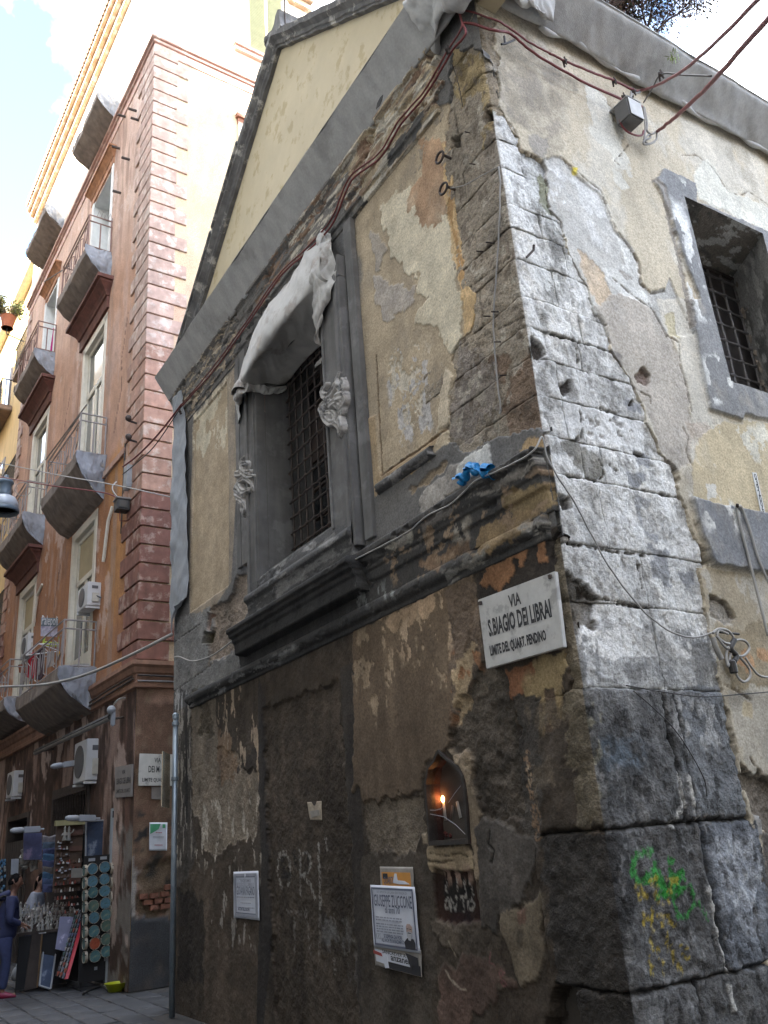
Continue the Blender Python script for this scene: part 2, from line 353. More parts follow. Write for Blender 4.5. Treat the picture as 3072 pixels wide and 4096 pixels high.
def paint_front(u, v, stone=False):
    p = Paint(u, v, GREYP); Ly = lambda z, pts, *a, **k: p.layer(fuv(z, pts), *a, **k)
    # lower half
    p.layer(np.array([(3.5, -.2), (11.9, -.2), (11.9, 3.55), (3.5, 3.55)]), (.070, .060, .050), amp=.02, mot=.35, r=.6, seed=3)
    # upper right panel
    Ly('H', [(160, 560), (250, 440), (400, 250), (550, 50), (680, -110), (860, -160), (850, 150), (850, 500), (960, 900), (1000, 1060), (1000, 1300), (900, 1500), (850, 1750), (830, 1900), (700, 1960), (345, 2205), (300, 2330), (240, 1700)], BEIGE, amp=.012, h=-.02, r=.3, mot=.14)
    Ly('I', [(255, -40), (275, 200), (287, 438), (460, 332), (560, 255), (640, 180), (740, 95), (760, -60), (735, 5), (335, 300), (318, 250), (300, -60)], (.36, .27, .165), amp=.012, h=-.005, r=.3)
    Ly('H', [(340, 470), (480, 425), (560, 380), (700, 470), (790, 600), (830, 900), (860, 1200), (870, 1320), (820, 1440), (740, 1380), (690, 1290), (640, 1240), (600, 1270), (560, 1220), (640, 1100), (580, 1050), (600, 980), (500, 920), (400, 760), (340, 560)], (.56, .50, .375), amp=.075, ns=7, h=-.012, r=.3)
    Ly('H', [(255, 650), (350, 700), (390, 780), (320, 930), (285, 790)], (.36, .32, .27), amp=.05, h=-.012)
    Ly('H', [(300, 950), (420, 1020), (560, 1020), (540, 1130), (450, 1200), (390, 1240), (310, 1120)], (.37, .33, .285), amp=.05, h=-.014)
    Ly('H', [(590, 110), (740, 100), (765, 350), (760, 560), (690, 630), (640, 650), (560, 560), (510, 500), (560, 400), (590, 300)], (.36, .235, .145), amp=.08, ns=8, mot=.4, h=-.012)
    Ly('H', [(735, 120), (800, 120), (795, 420), (840, 640), (890, 900), (945, 1050), (940, 1240), (870, 1320), (850, 1100), (800, 800), (760, 560), (735, 350)], (.50, .355, .19), amp=.03, ns=12, mot=.35)
    Ly('H', [(770, 300), (795, 420), (800, 600), (870, 900), (890, 1000), (850, 1000), (800, 700), (760, 520)], (.36, .22, .10), amp=.03, ns=14, mot=.35)
    for pol in ([(400, 1400), (640, 1380), (740, 1700), (620, 1980), (480, 2020), (380, 1700)],):
        p.specks(fuv('H', pol), (.50, .45, .36), 9, 6, thr=.22, w=.05, h=-.006, seed=5); p.specks(fuv('H', pol), (.42, .40, .38), 7, 5, thr=.35, w=.05, seed=15)
    Ly('H', [(750, 1530), (800, 1580), (770, 1690), (790, 1860), (700, 1930), (720, 1700)], (.54, .46, .34), amp=.03, h=-.01)
    Ly('I', [(450, 290), (540, 230), (620, 180), (690, 60), (740, 20), (745, 110), (640, 185), (560, 260), (460, 330)], (.50, .42, .30), amp=.03, ns=12)
    Ly('I', [(500, 270), (545, 235), (560, 260), (520, 300)], (.55, .38, .17), amp=.03)
    p.stroke(fuv('I', [(300, -420), (318, 0), (335, 300), (540, 160), (745, 10)]), .012, (.17, .115, .07), h=-.02, amp=.004)
    # ledge zone under the stones
    Ly('I', [(560, 440), (640, 380), (760, 260), (840, 225), (1000, 260), (900, 330), (800, 400), (590, 550)], (.34, .315, .28), amp=.05, mot=.4, h=.01, r=.5)
    Ly('I', [(790, 260), (985, 105), (1020, 235), (930, 300), (860, 290), (800, 345)], (.56, .55, .51), amp=.03, h=.012)
    Ly('I', [(500, 390), (600, 320), (700, 220), (745, 190), (740, 245), (620, 350), (520, 420)], (.31, .245, .17), amp=.04, h=-.015, r=1)
    Ly('I', [(1160, 150), (1230, 60), (1330, 40), (1330, 130), (1250, 170), (1180, 190)], (.38, .27, .15), amp=.05)
    p.specks(fuv('I', [(170, 680), (260, 680), (250, 790), (180, 770)]), (.42, .41, .40), 10, 8, thr=.1, seed=21)
    # grey round the window
    p.specks(np.array([(6.0, 4.2), (9.5, 4.2), (9.5, 8.3), (6.0, 8.3)]), (.15, .148, .145), 3, .8, thr=.0, w=.5, op=.8, seed=23)
    p.specks(np.array([(6.0, 4.2), (9.5, 4.2), (9.5, 8.3), (6.0, 8.3)]), (.095, .095, .097), 5, .6, thr=.1, w=.3, op=.7, seed=25)
    # left panel
    Ly('p', [(775, 1670), (935, 1470), (945, 1934), (925, 2330), (850, 2440), (757, 2470), (760, 2000)], (.30, .25, .19), amp=.01)
    Ly('p', [(775, 1690), (905, 1530), (913, 1934), (913, 2342), (757, 2453), (768, 2000)], (.40, .32, .22), amp=.008, h=-.022, mot=.16)
    for pol in ([(300, 1490), (440, 1340), (470, 1330), (420, 1500), (330, 1470)], [(330, 1610), (410, 1570), (400, 1660), (340, 1760)]):
        Ly('E', pol, (.55, .50, .38), amp=.07, ns=9)
    p.specks(fuv('E', [(290, 1380), (540, 1200), (520, 1700), (290, 1700)]), (.54, .48, .36), 7, 4, thr=.2, w=.06, seed=31)
    # torn masonry left of the sill
    Ly('F', [(165, 880), (300, 840), (440, 800), (440, 1080), (420, 1200), (690, 1090), (650, 1300), (370, 1410), (280, 1490), (150, 1500)], (.20, .198, .19), amp=.05, mot=.3, r=.9)
    Ly('F', [(640, 560), (740, 550), (725, 700), (740, 800), (690, 880), (570, 990), (640, 1040), (690, 1080), (430, 1210), (420, 1080), (460, 960), (440, 800), (560, 740), (610, 690)], (.275, .225, .18), amp=.05, mot=.4, h=-.045, r=2.2)
    Ly('F', [(395, 975), (465, 965), (450, 1010), (440, 1055), (385, 1055)], (.12, .10, .06), amp=.02, h=-.14)
    Ly('F', [(425, 830), (460, 850), (440, 970), (415, 960)], (.24, .15, .11), amp=.02, h=-.07)
    for z, c in (('F', [(170, 1060), (230, 1010), (370, 915)]), ('F', [(160, 1420), (280, 1340), (390, 1265), (470, 1200)])): p.stroke(fuv(z, c), .006, (.09, .085, .08), h=-.015, amp=.012, gap=-.5)
    # lower half: left strips
    Ly('G', [(150, -260), (290, -270), (300, 0), (305, 700), (350, 900), (300, 1100), (200, 1200), (150, 1200)], (.085, .083, .08), amp=.03, mot=.4)
    p.specks(fuv('G', [(150, -250), (300, -250), (310, 900), (180, 1100)]), (.36, .36, .35), 12, 3.2, thr=.22, w=.05, seed=41)
    p.stroke(fuv('G', [(270, -200), (268, 300), (270, 700)]), .045, (.045, .045, .047), amp=.01)
    Ly('G', [(300, -260), (485, -280), (500, 150), (620, 200), (680, 300), (800, 350), (810, 540), (790, 800), (650, 860), (480, 960), (400, 900), (360, 700), (310, 640)], (.225, .205, .175), amp=.06, mot=.3, h=-.012, r=1.1)
    Ly('G', [(330, -150), (370, -100), (350, 60), (470, 100), (440, -100), (400, -200)], (.13, .12, .10), amp=.06, h=-.03, r=2)
    Ly('G', [(500, 60), (600, 100), (640, 300), (600, 420), (520, 420), (490, 250)], (.225, .17, .125), amp=.08, mot=.4)
    Ly('G', [(290, 1080), (600, 1000), (620, 1440), (800, 1440), (820, 2260), (400, 2260), (400, 1500)], (.095, .080, .066), amp=.06, mot=.35)
    Ly('G', [(200, 1200), (400, 1300), (410, 1500), (390, 1900), (210, 1900)], (.035, .032, .030), amp=.08)
    Ly('G', [(640, 330), (800, 130), (780, 360), (700, 330)], (.05, .045, .042), amp=.06)
    p.specks(fuv('G', [(300, 600), (820, 500), (820, 1000), (600, 1100), (300, 1000)]), (.42, .41, .38), 10, 4, thr=.3, w=.05, h=-.004, seed=43)
    p.specks(fuv('G', [(480, -280), (810, -350), (810, 500), (500, 260)]), (.36, .31, .25), 9, 3, thr=.3, w=.05, seed=45)
    p.specks(fuv('G', [(400, 1000), (820, 1100), (820, 1650), (420, 1600)]), (.33, .33, .32), 12, 4, thr=.4, w=.05, seed=47)
    # blocked doorway and its dark jambs
    Ly('G', [(795, -380), (850, -200), (880, 800), (900, 1640), (830, 2260), (780, 2260), (820, 1000), (800, 500)], (.045, .044, .045), amp=.012, mot=.2, r=.4)
    Ly('G', [(1400, -420), (1530, -480), (1545, 300), (1590, 1150), (1610, 1700), (1600, 2260), (1500, 2260), (1500, 1300), (1450, 500)], (.058, .055, .053), amp=.012, mot=.2, r=.4)
    p.layer(np.array([(6.86, -.2), (8.44, -.2), (8.60, 3.13), (6.90, 3.12)]), (.072, .062, .052), amp=.06, f=.02, mot=.35, ms=9, h=-.028, r=1.1)
    p.specks(np.array([(6.86, .6), (8.44, .6), (8.60, 3.1), (6.90, 3.1)]), (.125, .108, .09), 5, 4, thr=.1, w=.4, op=.6, seed=51)
    W1 = (.40, .42, .42)
    for s in ([(950, 1190), (925, 1110), (925, 1000), (945, 950), (985, 945), (1010, 1000), (1020, 1080), (1000, 1180)], [(1085, 930), (1092, 1100), (1095, 1250)], [(1110, 955), (1155, 950), (1172, 1010), (1150, 1080), (1110, 1110), (1165, 1180), (1200, 1290)], [(1225, 880), (1232, 1100), (1238, 1350)], [(1272, 830), (1285, 920)]):
        p.stroke(fuv('G', s), .022, W1, op=.75, amp=.012, gap=-.25)
    for s in ([(965, 1010), (960, 1090), (1000, 1100)], [(1050, 960), (1055, 1050)], [(1130, 980), (1140, 1040)]): p.stroke(fuv('G', s), .05, (.02, .022, .022), op=.8, amp=.03, gap=-.3)
    for s in ([(1045, 1400), (1050, 1680)], [(1130, 1350), (1165, 1680)], [(1230, 1400), (1230, 1720)], [(1330, 1400), (1360, 1550), (1420, 1700)], [(1430, 1410), (1425, 1560), (1480, 1600)], [(980, 1380), (1120, 1390)], [(1330, 1720), (1345, 1850)]):
        p.stroke(fuv('G', s), .02, (.27, .28, .28), op=.6, amp=.012, gap=-.1)
    p.specks(fuv('G', [(1220, 1380), (1500, 1380), (1500, 1900), (1260, 1900)]), (.24, .26, .28), 5, 3, thr=.15, w=.4, op=.55, seed=53)
    # brown plaster right of the doorway
    Ly('I', [(172, 1250), (735, 960), (900, 900), (860, 1400), (740, 1810), (700, 2000), (172, 2200)], (.165, .132, .098), amp=.04, mot=.16, h=.01, r=.3)
    Ly('J', [(232, -200), (860, -200), (870, 0), (830, 320), (680, 400), (640, 600), (260, 690), (232, 500)], (.155, .125, .095), amp=.05, mot=.16, h=.01, r=.3)
    p.specks(fuv('I', [(172, 1250), (400, 1130), (900, 900), (860, 1600), (800, 1810), (172, 1810)]), (.36, .30, .225), 5, 3.2, thr=.46, w=.06, h=-.005, op=.8, seed=61)
    Ly('I', [(330, 1170), (560, 1060), (740, 965), (730, 1020), (620, 1130), (500, 1200), (420, 1225), (330, 1240)], (.46, .36, .26), amp=.08, ns=9, mot=.35)
    p.specks(fuv('I', [(420, 1200), (740, 1000), (930, 1000), (920, 1430), (760, 1480), (640, 1400), (480, 1440)]), (.45, .37, .28), 10, 5, thr=.08, w=.06, h=-.006, seed=63)
    # lower right: torn plaster, bare masonry
    Ly('I', [(740, 1000), (930, 930), (940, 1420), (900, 1470), (840, 1810), (770, 1830), (760, 1400)], (.16, .13, .105), amp=.05, mot=.4, r=1)
    Ly('I', [(920, 920), (1400, 640), (1400, 900), (930, 1090)], (.052, .048, .045), amp=.03)
    for pol in ([(950, 930), (1100, 820), (1165, 850), (1160, 900), (1060, 980), (960, 960)], [(1255, 690), (1330, 670), (1345, 820), (1290, 815)], [(1140, 780), (1210, 760), (1180, 810)], [(1000, 850), (1040, 900), (1040, 960), (990, 950)]):
        Ly('I', pol, (.33, .19, .11), amp=.07, ns=10, mot=.45, h=.006)
    Ly('I', [(940, 1440), (1060, 1480), (1120, 1520), (1130, 1650), (1150, 1830), (830, 1830), (860, 1600)], (.125, .115, .10), amp=.06, mot=.5, h=-.03, r=2.4)
    Ly('J', [(880, -30), (1250, -30), (1300, 300), (1315, 780), (1190, 835), (1060, 775), (960, 560), (900, 430), (835, 330)], (.11, .10, .088), amp=.05, mot=.5, h=-.035, r=2.6)
    Ly('I', [(765, 1400), (900, 1340), (880, 1500), (850, 1640), (820, 1810), (780, 1820), (790, 1600)], (.40, .33, .23), amp=.07, ns=9, mot=.35)
    p.specks(fuv('I', [(760, 1380), (930, 1340), (900, 1800), (770, 1810)]), (.30, .17, .10), 8, 5, thr=.15, w=.1, seed=65)
    Ly('I', [(1100, 1490), (1270, 1450), (1260, 1600), (1120, 1660)], (.235, .125, .075), amp=.03, mot=.5, h=.005)
    Ly('I', [(1265, 1430), (1440, 1380), (1440, 1560), (1310, 1610)], (.36, .30, .18), amp=.06, mot=.4)
    Ly('I', [(1130, 1660), (1420, 1580), (1430, 1830), (1140, 1830)], (.115, .09, .07), amp=.05, mot=.4, r=1.3)
    p.specks(fuv('I', [(1140, 1600), (1440, 1420), (1450, 1830), (1160, 1830)]), (.34, .28, .17), 7, 3, thr=.2, w=.12, seed=67)
    Ly('J', [(1240, -30), (1440, -30), (1450, 600), (1430, 930), (1310, 880), (1300, 300)], (.075, .072, .068), amp=.05, mot=.4, r=1.2)
    p.stroke(fuv('J', [(1350, 350), (1360, 500), (1385, 650), (1405, 800), (1420, 900)]), .035, (.26, .19, .135), amp=.03, gap=-.3)
    p.stroke(fuv('J', [(1345, 430), (1370, 560)]), .018, (.42, .36, .28), amp=.02, gap=-.1)
    Ly('J', [(262, 690), (640, 610), (662, 880), (600, 1010), (300, 1030)], (.205, .185, .155), amp=.05, mot=.3, h=-.012, r=1.3)
    Ly('J', [(240, 1030), (700, 1000), (740, 1500), (700, 2260), (240, 2260)], (.088, .080, .070), amp=.05, mot=.35)
    # pale plaster round the shrine
    Ly('J', [(820, 330), (965, 345), (965, 560), (1050, 760), (1008, 860), (1032, 1180), (1000, 1215), (978, 1000), (940, 900), (930, 620), (880, 420)], (.33, .285, .22), amp=.035, ns=11, h=.008, mot=.3)
    Ly('J', [(675, 965), (965, 955), (990, 1140), (770, 1165), (695, 1120)], (.36, .31, .225), amp=.03, ns=11, h=.006, mot=.25)
    Ly('J', [(640, 890), (680, 880), (690, 970), (650, 960)], (.35, .31, .24), amp=.02)
    for s in ([(700, 1020), (800, 1035), (900, 1020), (950, 1040)], [(690, 1070), (780, 1080), (860, 1060)]): p.stroke(fuv('J', s), .006, (.12, .10, .07), h=-.01)
    Ly('J', [(1008, 865), (1060, 778), (1190, 835), (1310, 880), (1430, 940), (1440, 1010), (1310, 1290), (1170, 1430), (1160, 1600), (1050, 1560), (1010, 1300), (1032, 1180)], (.10, .098, .096), amp=.05, ns=7, mot=.35, h=.014, r=.5, op=.85)
    p.stroke(fuv('J', [(1100, 870), (1090, 960), (1130, 1000), (1110, 1080)]), .006, (.03, .03, .03), h=-.015)
    # dark red square with daubed letters
    Ly('J', [(720, 1140), (985, 1130), (1025, 1475), (735, 1470)], (.032, .017, .014), amp=.03, mot=.4, h=-.03, r=.5)
    Ly('J', [(768, 1200), (950, 1190), (975, 1400), (785, 1405)], (.018, .017, .018), amp=.04)
    p.specks(fuv('J', [(760, 1125), (950, 1125), (950, 1230), (770, 1230)]), (.37, .28, .24), 18, 4, thr=.0, w=.1, seed=71)
    WG = (.36, .37, .37)
    for s in ([(790, 1320), (768, 1345), (775, 1385), (795, 1380), (800, 1340), (785, 1315)], [(808, 1400), (812, 1318), (838, 1398), (845, 1315)], [(860, 1318), (915, 1300)], [(888, 1310), (893, 1405)], [(945, 1330), (920, 1350), (925, 1392), (950, 1398), (962, 1360), (945, 1325)], [(775, 1200), (780, 1270)], [(850, 1200), (852, 1260)], [(895, 1210), (905, 1285)], [(930, 1210), (955, 1290)]):
        p.stroke(fuv('J', s), .012, WG, amp=.006, op=.85, gap=-.35)
    Ly('J', [(700, 1480), (1040, 1480), (1160, 1560), (1180, 1900), (900, 1700), (760, 1640)], (.105, .093, .078), amp=.06, mot=.3, h=.005)
    Ly('J', [(780, 1760), (950, 1700), (1100, 1700), (1310, 1850), (1285, 1950), (1180, 1900), (1080, 1990), (1020, 2070), (900, 2140), (760, 2160), (740, 1900)], (.135, .095, .083), amp=.07, ns=6, mot=.35, h=.008, op=.7)
    Ly('J', [(1165, 1430), (1250, 1380), (1445, 1300), (1455, 1500), (1445, 1790), (1420, 1865), (1300, 1865), (1230, 1700), (1170, 1560)], (.185, .165, .128), amp=.05, mot=.35, h=.014, r=.5, op=.85)
    Ly('J', [(1290, 1420), (1330, 1400), (1340, 1480), (1300, 1500)], (.16, .11, .09), amp=.05)
    Ly('J', [(1285, 1530), (1320, 1530), (1322, 1650), (1290, 1650)], (.10, .09, .075), amp=.02)
    p.stroke(fuv('J', [(805, 1800), (840, 1860), (900, 1915), (935, 1920)]), .008, (.36, .33, .28), amp=.005)
    p.stroke(fuv('J', [(820, 1600), (835, 1640), (865, 1700)]), .007, (.30, .28, .23), amp=.005)
    for q in ([(1100, 1680), (1090, 1740), (1130, 1760)], [(1170, 1790), (1190, 1810), (1170, 1840), (1155, 1810), (1175, 1790)], [(1190, 1860), (1210, 1885), (1185, 1900), (1170, 1875), (1190, 1860)]): p.stroke(fuv('J', q), .006, (.20, .11, .11), amp=.003)
    if stone:
        b = np.array([(3.5, 4.0), (5.6, 4.0), (5.6, 9.5), (3.5, 9.5)])
        p.layer(b, TUFA, amp=0, mot=.22, ms=5, r=1.2, seed=91)
        Ly('H', [(1040, 1480), (1400, 1400), (1450, 1960), (1200, 1980), (1080, 1800)], (.215, .155, .11), amp=.15, ns=4, mot=.4, r=1.4)
        Ly('H', [(840, 1380), (1050, 1500), (1090, 1800), (900, 1980), (760, 1960), (800, 1600)], (.27, .235, .20), amp=.08, mot=.25)
        Ly('H', [(780, -480), (1060, -480), (1100, 60), (1000, 100), (960, -200), (820, -50)], (.33, .255, .14), amp=.1, ns=5, mot=.45, r=1.5)
        Ly('H', [(1000, 0), (1110, 50), (1160, 400), (1000, 320)], (.26, .225, .18), amp=.08, mot=.3)
        p.specks(b, (.16, .13, .10), 14, 9, thr=.34, w=.1, op=.8, seed=93); p.specks(b, (.40, .36, .29), 9, 7, thr=.42, w=.08, op=.8, seed=95)
        p.specks(np.array([(3.5, -.1), (5, -.1), (5, 2.55), (3.5, 2.55)]), (.17, .15, .12), 8, 5, thr=.2, w=.2, op=.7, seed=97)
        p.layer(np.array([(3.5, 1.68), (4.06, 1.68), (4.0, 2.5), (3.95, 3.5), (3.5, 3.5)]), (.22, .20, .155), amp=.08, mot=.4, r=1.5)
        p.layer(np.array([(3.5, -.1), (4.5, -.1), (4.4, 1.66), (3.5, 1.66)]), (.062, .061, .060), amp=.05, mot=.4, r=1.6)
        p.h[:] = 0
        for z, pol, hh_ in (('N', [(1240, 765), (1300, 730), (1296, 810), (1245, 815)], -.07), ('N', [(1432, 612), (1480, 588), (1505, 630), (1430, 678)], -.09), ('H', [(1262, 1350), (1330, 1325), (1420, 1400), (1420, 1480), (1290, 1480)], -.03), ('H', [(1268, 1398), (1342, 1385), (1352, 1442), (1274, 1455)], -.10)):
            Ly(z, pol, (.085, .07, .055) if hh_ < -.04 else (.17, .145, .12), amp=.015, h=hh_, r=1)
        for q in ([(880, 905), (1030, 745), (1150, 640)], [(900, 1020), (1150, 830)], [(860, 1400), (1040, 1300), (1290, 1190)]): p.stroke(fuv('H', q), .006, (.12, .10, .08), h=-.008, amp=.01, gap=-.5)
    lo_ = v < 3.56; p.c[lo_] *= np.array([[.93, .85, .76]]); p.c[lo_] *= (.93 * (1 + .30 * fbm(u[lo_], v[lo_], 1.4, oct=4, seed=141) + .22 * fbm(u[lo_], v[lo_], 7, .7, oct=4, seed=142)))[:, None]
    p.finish(); return p

WHITE = (.66, .655, .625)
right_open = np.concatenate([ruv('K', [(0, 60), (120, 120), (110, 260), (140, 330), (130, 460), (150, 600), (170, 655), (232, 770), (262, 850), (400, 905), (430, 1180), (500, 1260), (525, 1400), (640, 1600), (700, 1800)]), ruv('L', [(600, 60), (660, 150), (690, 300), (770, 420), (885, 650), (905, 760), (1010, 950), (1100, 1050), (1110, 1200), (1300, 1640), (1225, 1650), (1270, 1900)]), ruv('M', [(1180, 60), (1235, 360), (1390, 1060), (1480, 1500), (1520, 2260)]), np.array([(3.6, -.3), (3.6, 8.6)])])
rwin = np.array([(6.18, 5.18), (7.40, 5.18), (7.40, 7.2), (6.18, 7.2)])
def paint_right(u, v, stone=False):
    p = Paint(u, v, (.475, .417, .315)); Ly = lambda z, pts, *a, **k: p.layer(ruv(z, pts), *a, **k)
    al = np.array([(3.4, -.3), (8.6, -.3), (8.6, 8.8), (3.4, 8.8)])
    p.specks(al, (.52, .49, .42), 1.6, 1.1, thr=.0, w=.35, op=.75, seed=101); p.specks(al, (.36, .325, .26), 2.3, 1.6, thr=.2, w=.4, op=.6, seed=102)
    Ly('K', [(100, 130), (430, 290), (560, 480), (500, 700), (430, 880), (300, 720), (160, 640), (120, 450)], (.345, .305, .235), amp=.14, ns=5, f=.05, mot=.35)
    p.specks(ruv('K', [(100, 230), (560, 420), (520, 880), (300, 760), (130, 600)]), (.24, .215, .18), 4, 3, thr=.1, w=.3, op=.6, seed=104)
    Ly('K', [(300, 760), (420, 780), (420, 860), (390, 900), (300, 830)], (.30, .275, .235), amp=.04)
    Ly('K', [(640, 500), (720, 520), (830, 740), (850, 880), (830, 1070), (790, 1000), (760, 880), (690, 800), (640, 640)], (.57, .55, .48), amp=.10, ns=6, mot=.2)
    # second coat, grey white
    Ly('K', [(485, 875), (600, 1000), (720, 1110), (790, 1290), (930, 1480), (940, 1600), (990, 1650), (1080, 1640), (1100, 1580), (1200, 1800), (1260, 1900), (700, 1900), (560, 1500), (500, 1260), (420, 1180), (395, 905)], (.44, .43, .40), amp=.02, ns=10, h=-.016, mot=.2, r=.6)
    p.specks(ruv('K', [(400, 900), (700, 1080), (940, 1600), (1000, 1840), (640, 1840), (430, 1180)]), (.58, .575, .55), 4, 2.4, thr=.05, w=.12, seed=106)
    Ly('K', [(800, 1320), (880, 1400), (930, 1520), (940, 1610), (1000, 1700), (1060, 1840), (960, 1740), (870, 1690), (730, 1560), (720, 1500), (860, 1500)], (.60, .595, .56), amp=.03)
    Ly('K', [(590, 1400), (690, 1460), (740, 1560), (780, 1680), (720, 1740), (670, 1650), (610, 1500)], (.50, .405, .295), amp=.04, h=-.02)
    Ly('K', [(830, 1530), (900, 1560), (905, 1590), (850, 1570)], (.32, .30, .27), amp=.03)
    # big grey-beige coat below
    Ly('L', [(600, 40), (740, -50), (860, 0), (960, 60), (1060, 230), (1110, 370), (1170, 560), (1190, 800), (1175, 1010), (1090, 1060), (1000, 950), (890, 650), (770, 420), (690, 300), (660, 150)], (.40, .365, .315), amp=.03, mot=.12, h=-.008, r=.5)
    Ly('L', [(970, -20), (1150, 0), (1210, 280), (1285, 690), (1340, 820), (1240, 890), (1195, 1010), (1170, 560), (1112, 365), (1075, 232), (1010, 110)], (.53, .50, .43), amp=.025, mot=.16)
    Ly('L', [(1020, 80), (1080, 80), (1110, 230), (1060, 225)], (.46, .41, .28), amp=.03)
    Ly('L', [(1170, 760), (1330, 760), (1340, 840), (1230, 890), (1200, 950)], (.44, .385, .32), amp=.06, mot=.3, r=1)
    Ly('L', [(1230, 860), (1345, 770), (1520, 750), (1800, 790), (1800, 1330), (1290, 1285), (1195, 1220), (1190, 1010)], (.475, .40, .265), amp=.03, mot=.12, h=.004, r=.3)
    p.specks(ruv('L', [(1240, 760), (1659, 760), (1659, 1000), (1240, 1000)]), (.55, .52, .43), 6, 4, thr=.1, w=.05, seed=108)
    Ly('L', [(1280, 1150), (1330, 1150), (1330, 1215), (1290, 1215)], (.56, .54, .48), amp=.06)
    Ly('L', [(840, 455), (900, 405), (950, 465), (910, 520), (860, 500)], (.20, .155, .13), amp=.03, h=-.05, r=2)
    Ly('L', [(690, 320), (740, 330), (770, 420), (720, 400)], (.22, .20, .18), amp=.03)
    # grey window surround
    Ly('K', [(1010, 1030), (1060, 958), (1240, 1045), (1252, 1150), (1590, 1290), (1800, 1380), (1800, 2000), (1600, 2200), (1380, 1990), (1160, 1440), (1090, 1200)], (.212, .213, .212), amp=.02, ns=10, h=.03, r=.3, mot=.12)
    Ly('L', [(1155, 0), (1300, 0), (1430, 515), (1800, 610), (1800, 790), (1500, 715), (1490, 748), (1290, 685), (1210, 280)], (.212, .213, .212), amp=.012, h=.03, r=.3, mot=.12)
    for pol in ([(1085, 1130), (1150, 1170), (1280, 1580), (1330, 1830), (1250, 1840), (1190, 1600)],): p.specks(ruv('K', pol), (.62, .62, .59), 4, 2, thr=-.1, w=.06, seed=110)
    p.specks(ruv('L', [(1250, 350), (1420, 350), (1420, 640), (1280, 660)]), (.58, .58, .55), 5, 3.5, thr=.0, w=.06, seed=111)
    Ly('K', [(1240, 960), (1310, 890), (1410, 1060), (1480, 1105), (1800, 1230), (1800, 1370), (1590, 1290), (1255, 1130), (1245, 1040)], (.56, .545, .47), amp=.04, h=.006, mot=.15)
    p.specks(ruv('K', [(1060, 980), (1240, 1050), (1250, 1140), (1080, 1080)]), (.55, .55, .5), 6, 4, thr=.4, w=.06, seed=113)
    # grey band
    Ly('L', [(1180, 1225), (1255, 1252), (1659, 1325), (3400, 1640), (3400, 1975), (1659, 1700), (1225, 1632), (1310, 1640), (1200, 1370)], (.195, .20, .208), amp=.012, h=.05, r=.3, mot=.12)
    p.specks(ruv('L', [(1190, 1230), (1480, 1290), (1480, 1460), (1250, 1450)]), (.56, .56, .53), 5, 4, thr=.0, w=.08, seed=115)
    Ly('L', [(1225, 1650), (1800, 1740), (1800, 2100), (1290, 2100)], (.37, .315, .225), amp=.02, mot=.16)
    p.specks(ruv('L', [(1250, 1700), (1659, 1700), (1659, 2012), (1290, 2012)]), (.46, .435, .38), 4, 3, thr=.15, w=.2, op=.7, seed=117)
    Ly('L', [(1300, 1830), (1385, 1860), (1455, 1975), (1390, 1995), (1290, 1960)], (.30, .275, .235), amp=.03, h=-.03, r=1.5)
    Ly('M', [(1200, 40), (1600, -40), (1600, 370), (1270, 350)], (.30, .245, .16), amp=.05, mot=.25)
    Ly('M', [(1310, 190), (1430, 140), (1480, 150), (1400, 300), (1350, 240)], (.43, .26, .14), amp=.08, mot=.3)
    Ly('M', [(1255, 360), (1600, 360), (1600, 900), (1400, 860), (1320, 640)], (.38, .35, .29), amp=.04, mot=.25)
    Ly('M', [(1340, 440), (1400, 430), (1395, 510), (1330, 510)], (.44, .37, .25), amp=.04)
    Ly('M', [(1335, 770), (1420, 820), (1600, 930), (1600, 1300), (1400, 1060)], (.185, .16, .13), amp=.06, mot=.4, h=-.05, r=2.4)
    Ly('M', [(1400, 1050), (1440, 1050), (1455, 1165), (1420, 1170)], (.36, .35, .33), amp=.006, h=.01)
    Ly('M', [(1440, 1180), (1600, 1180), (1600, 2260), (1540, 2260)], (.135, .12, .105), amp=.05, mot=.4, r=1.5)
    CR = (.13, .11, .09)
    for z, c, w in (('K', [(485, 880), (560, 950), (640, 1020), (715, 1080), (755, 1190), (800, 1300), (870, 1390), (930, 1490), (938, 1600), (1000, 1660), (1080, 1645)], .011), ('K', [(990, 1715), (1060, 1840), (1090, 1900)], .012), ('L', [(850, -20), (960, 60), (1050, 220), (1110, 265), (1120, 400), (1160, 540), (1190, 695)], .011), ('L', [(1140, 790), (1175, 850), (1160, 940), (1190, 1020)], .009), ('K', [(1170, 880), (1250, 880), (1330, 940), (1400, 1040), (1430, 1090), (1500, 1110), (1545, 1085), (1600, 1120), (1700, 1190)], .008), ('K', [(790, 1570), (880, 1650), (970, 1720)], .008), ('K', [(720, 560), (790, 630), (780, 690)], .005), ('K', [(870, 820), (820, 880), (790, 910), (830, 950)], .005), ('K', [(160, 650), (230, 740), (262, 840), (400, 905)], .009), ('L', [(1300, 1830), (1390, 1870), (1450, 1965)], .014), ('M', [(1240, 330), (1300, 360), (1390, 420)], .006), ('M', [(1380, 730), (1420, 790), (1480, 860)], .01), ('L', [(830, 540), (940, 600), (935, 690)], .004)):
        p.stroke(ruv(z, c), w * .62, CR, h=-.014, amp=.007, op=.7)
    p.stroke(ruv('K', [(1010, 1030), (1060, 1070), (1095, 1250), (1160, 1480), (1225, 1840)]), .03, (.26, .235, .205), h=-.012, amp=.02, op=.85)
    p.layer(ruv('K', [(555, 945), (580, 950), (578, 985), (562, 980)]), (.65, .52, .03), amp=.008)
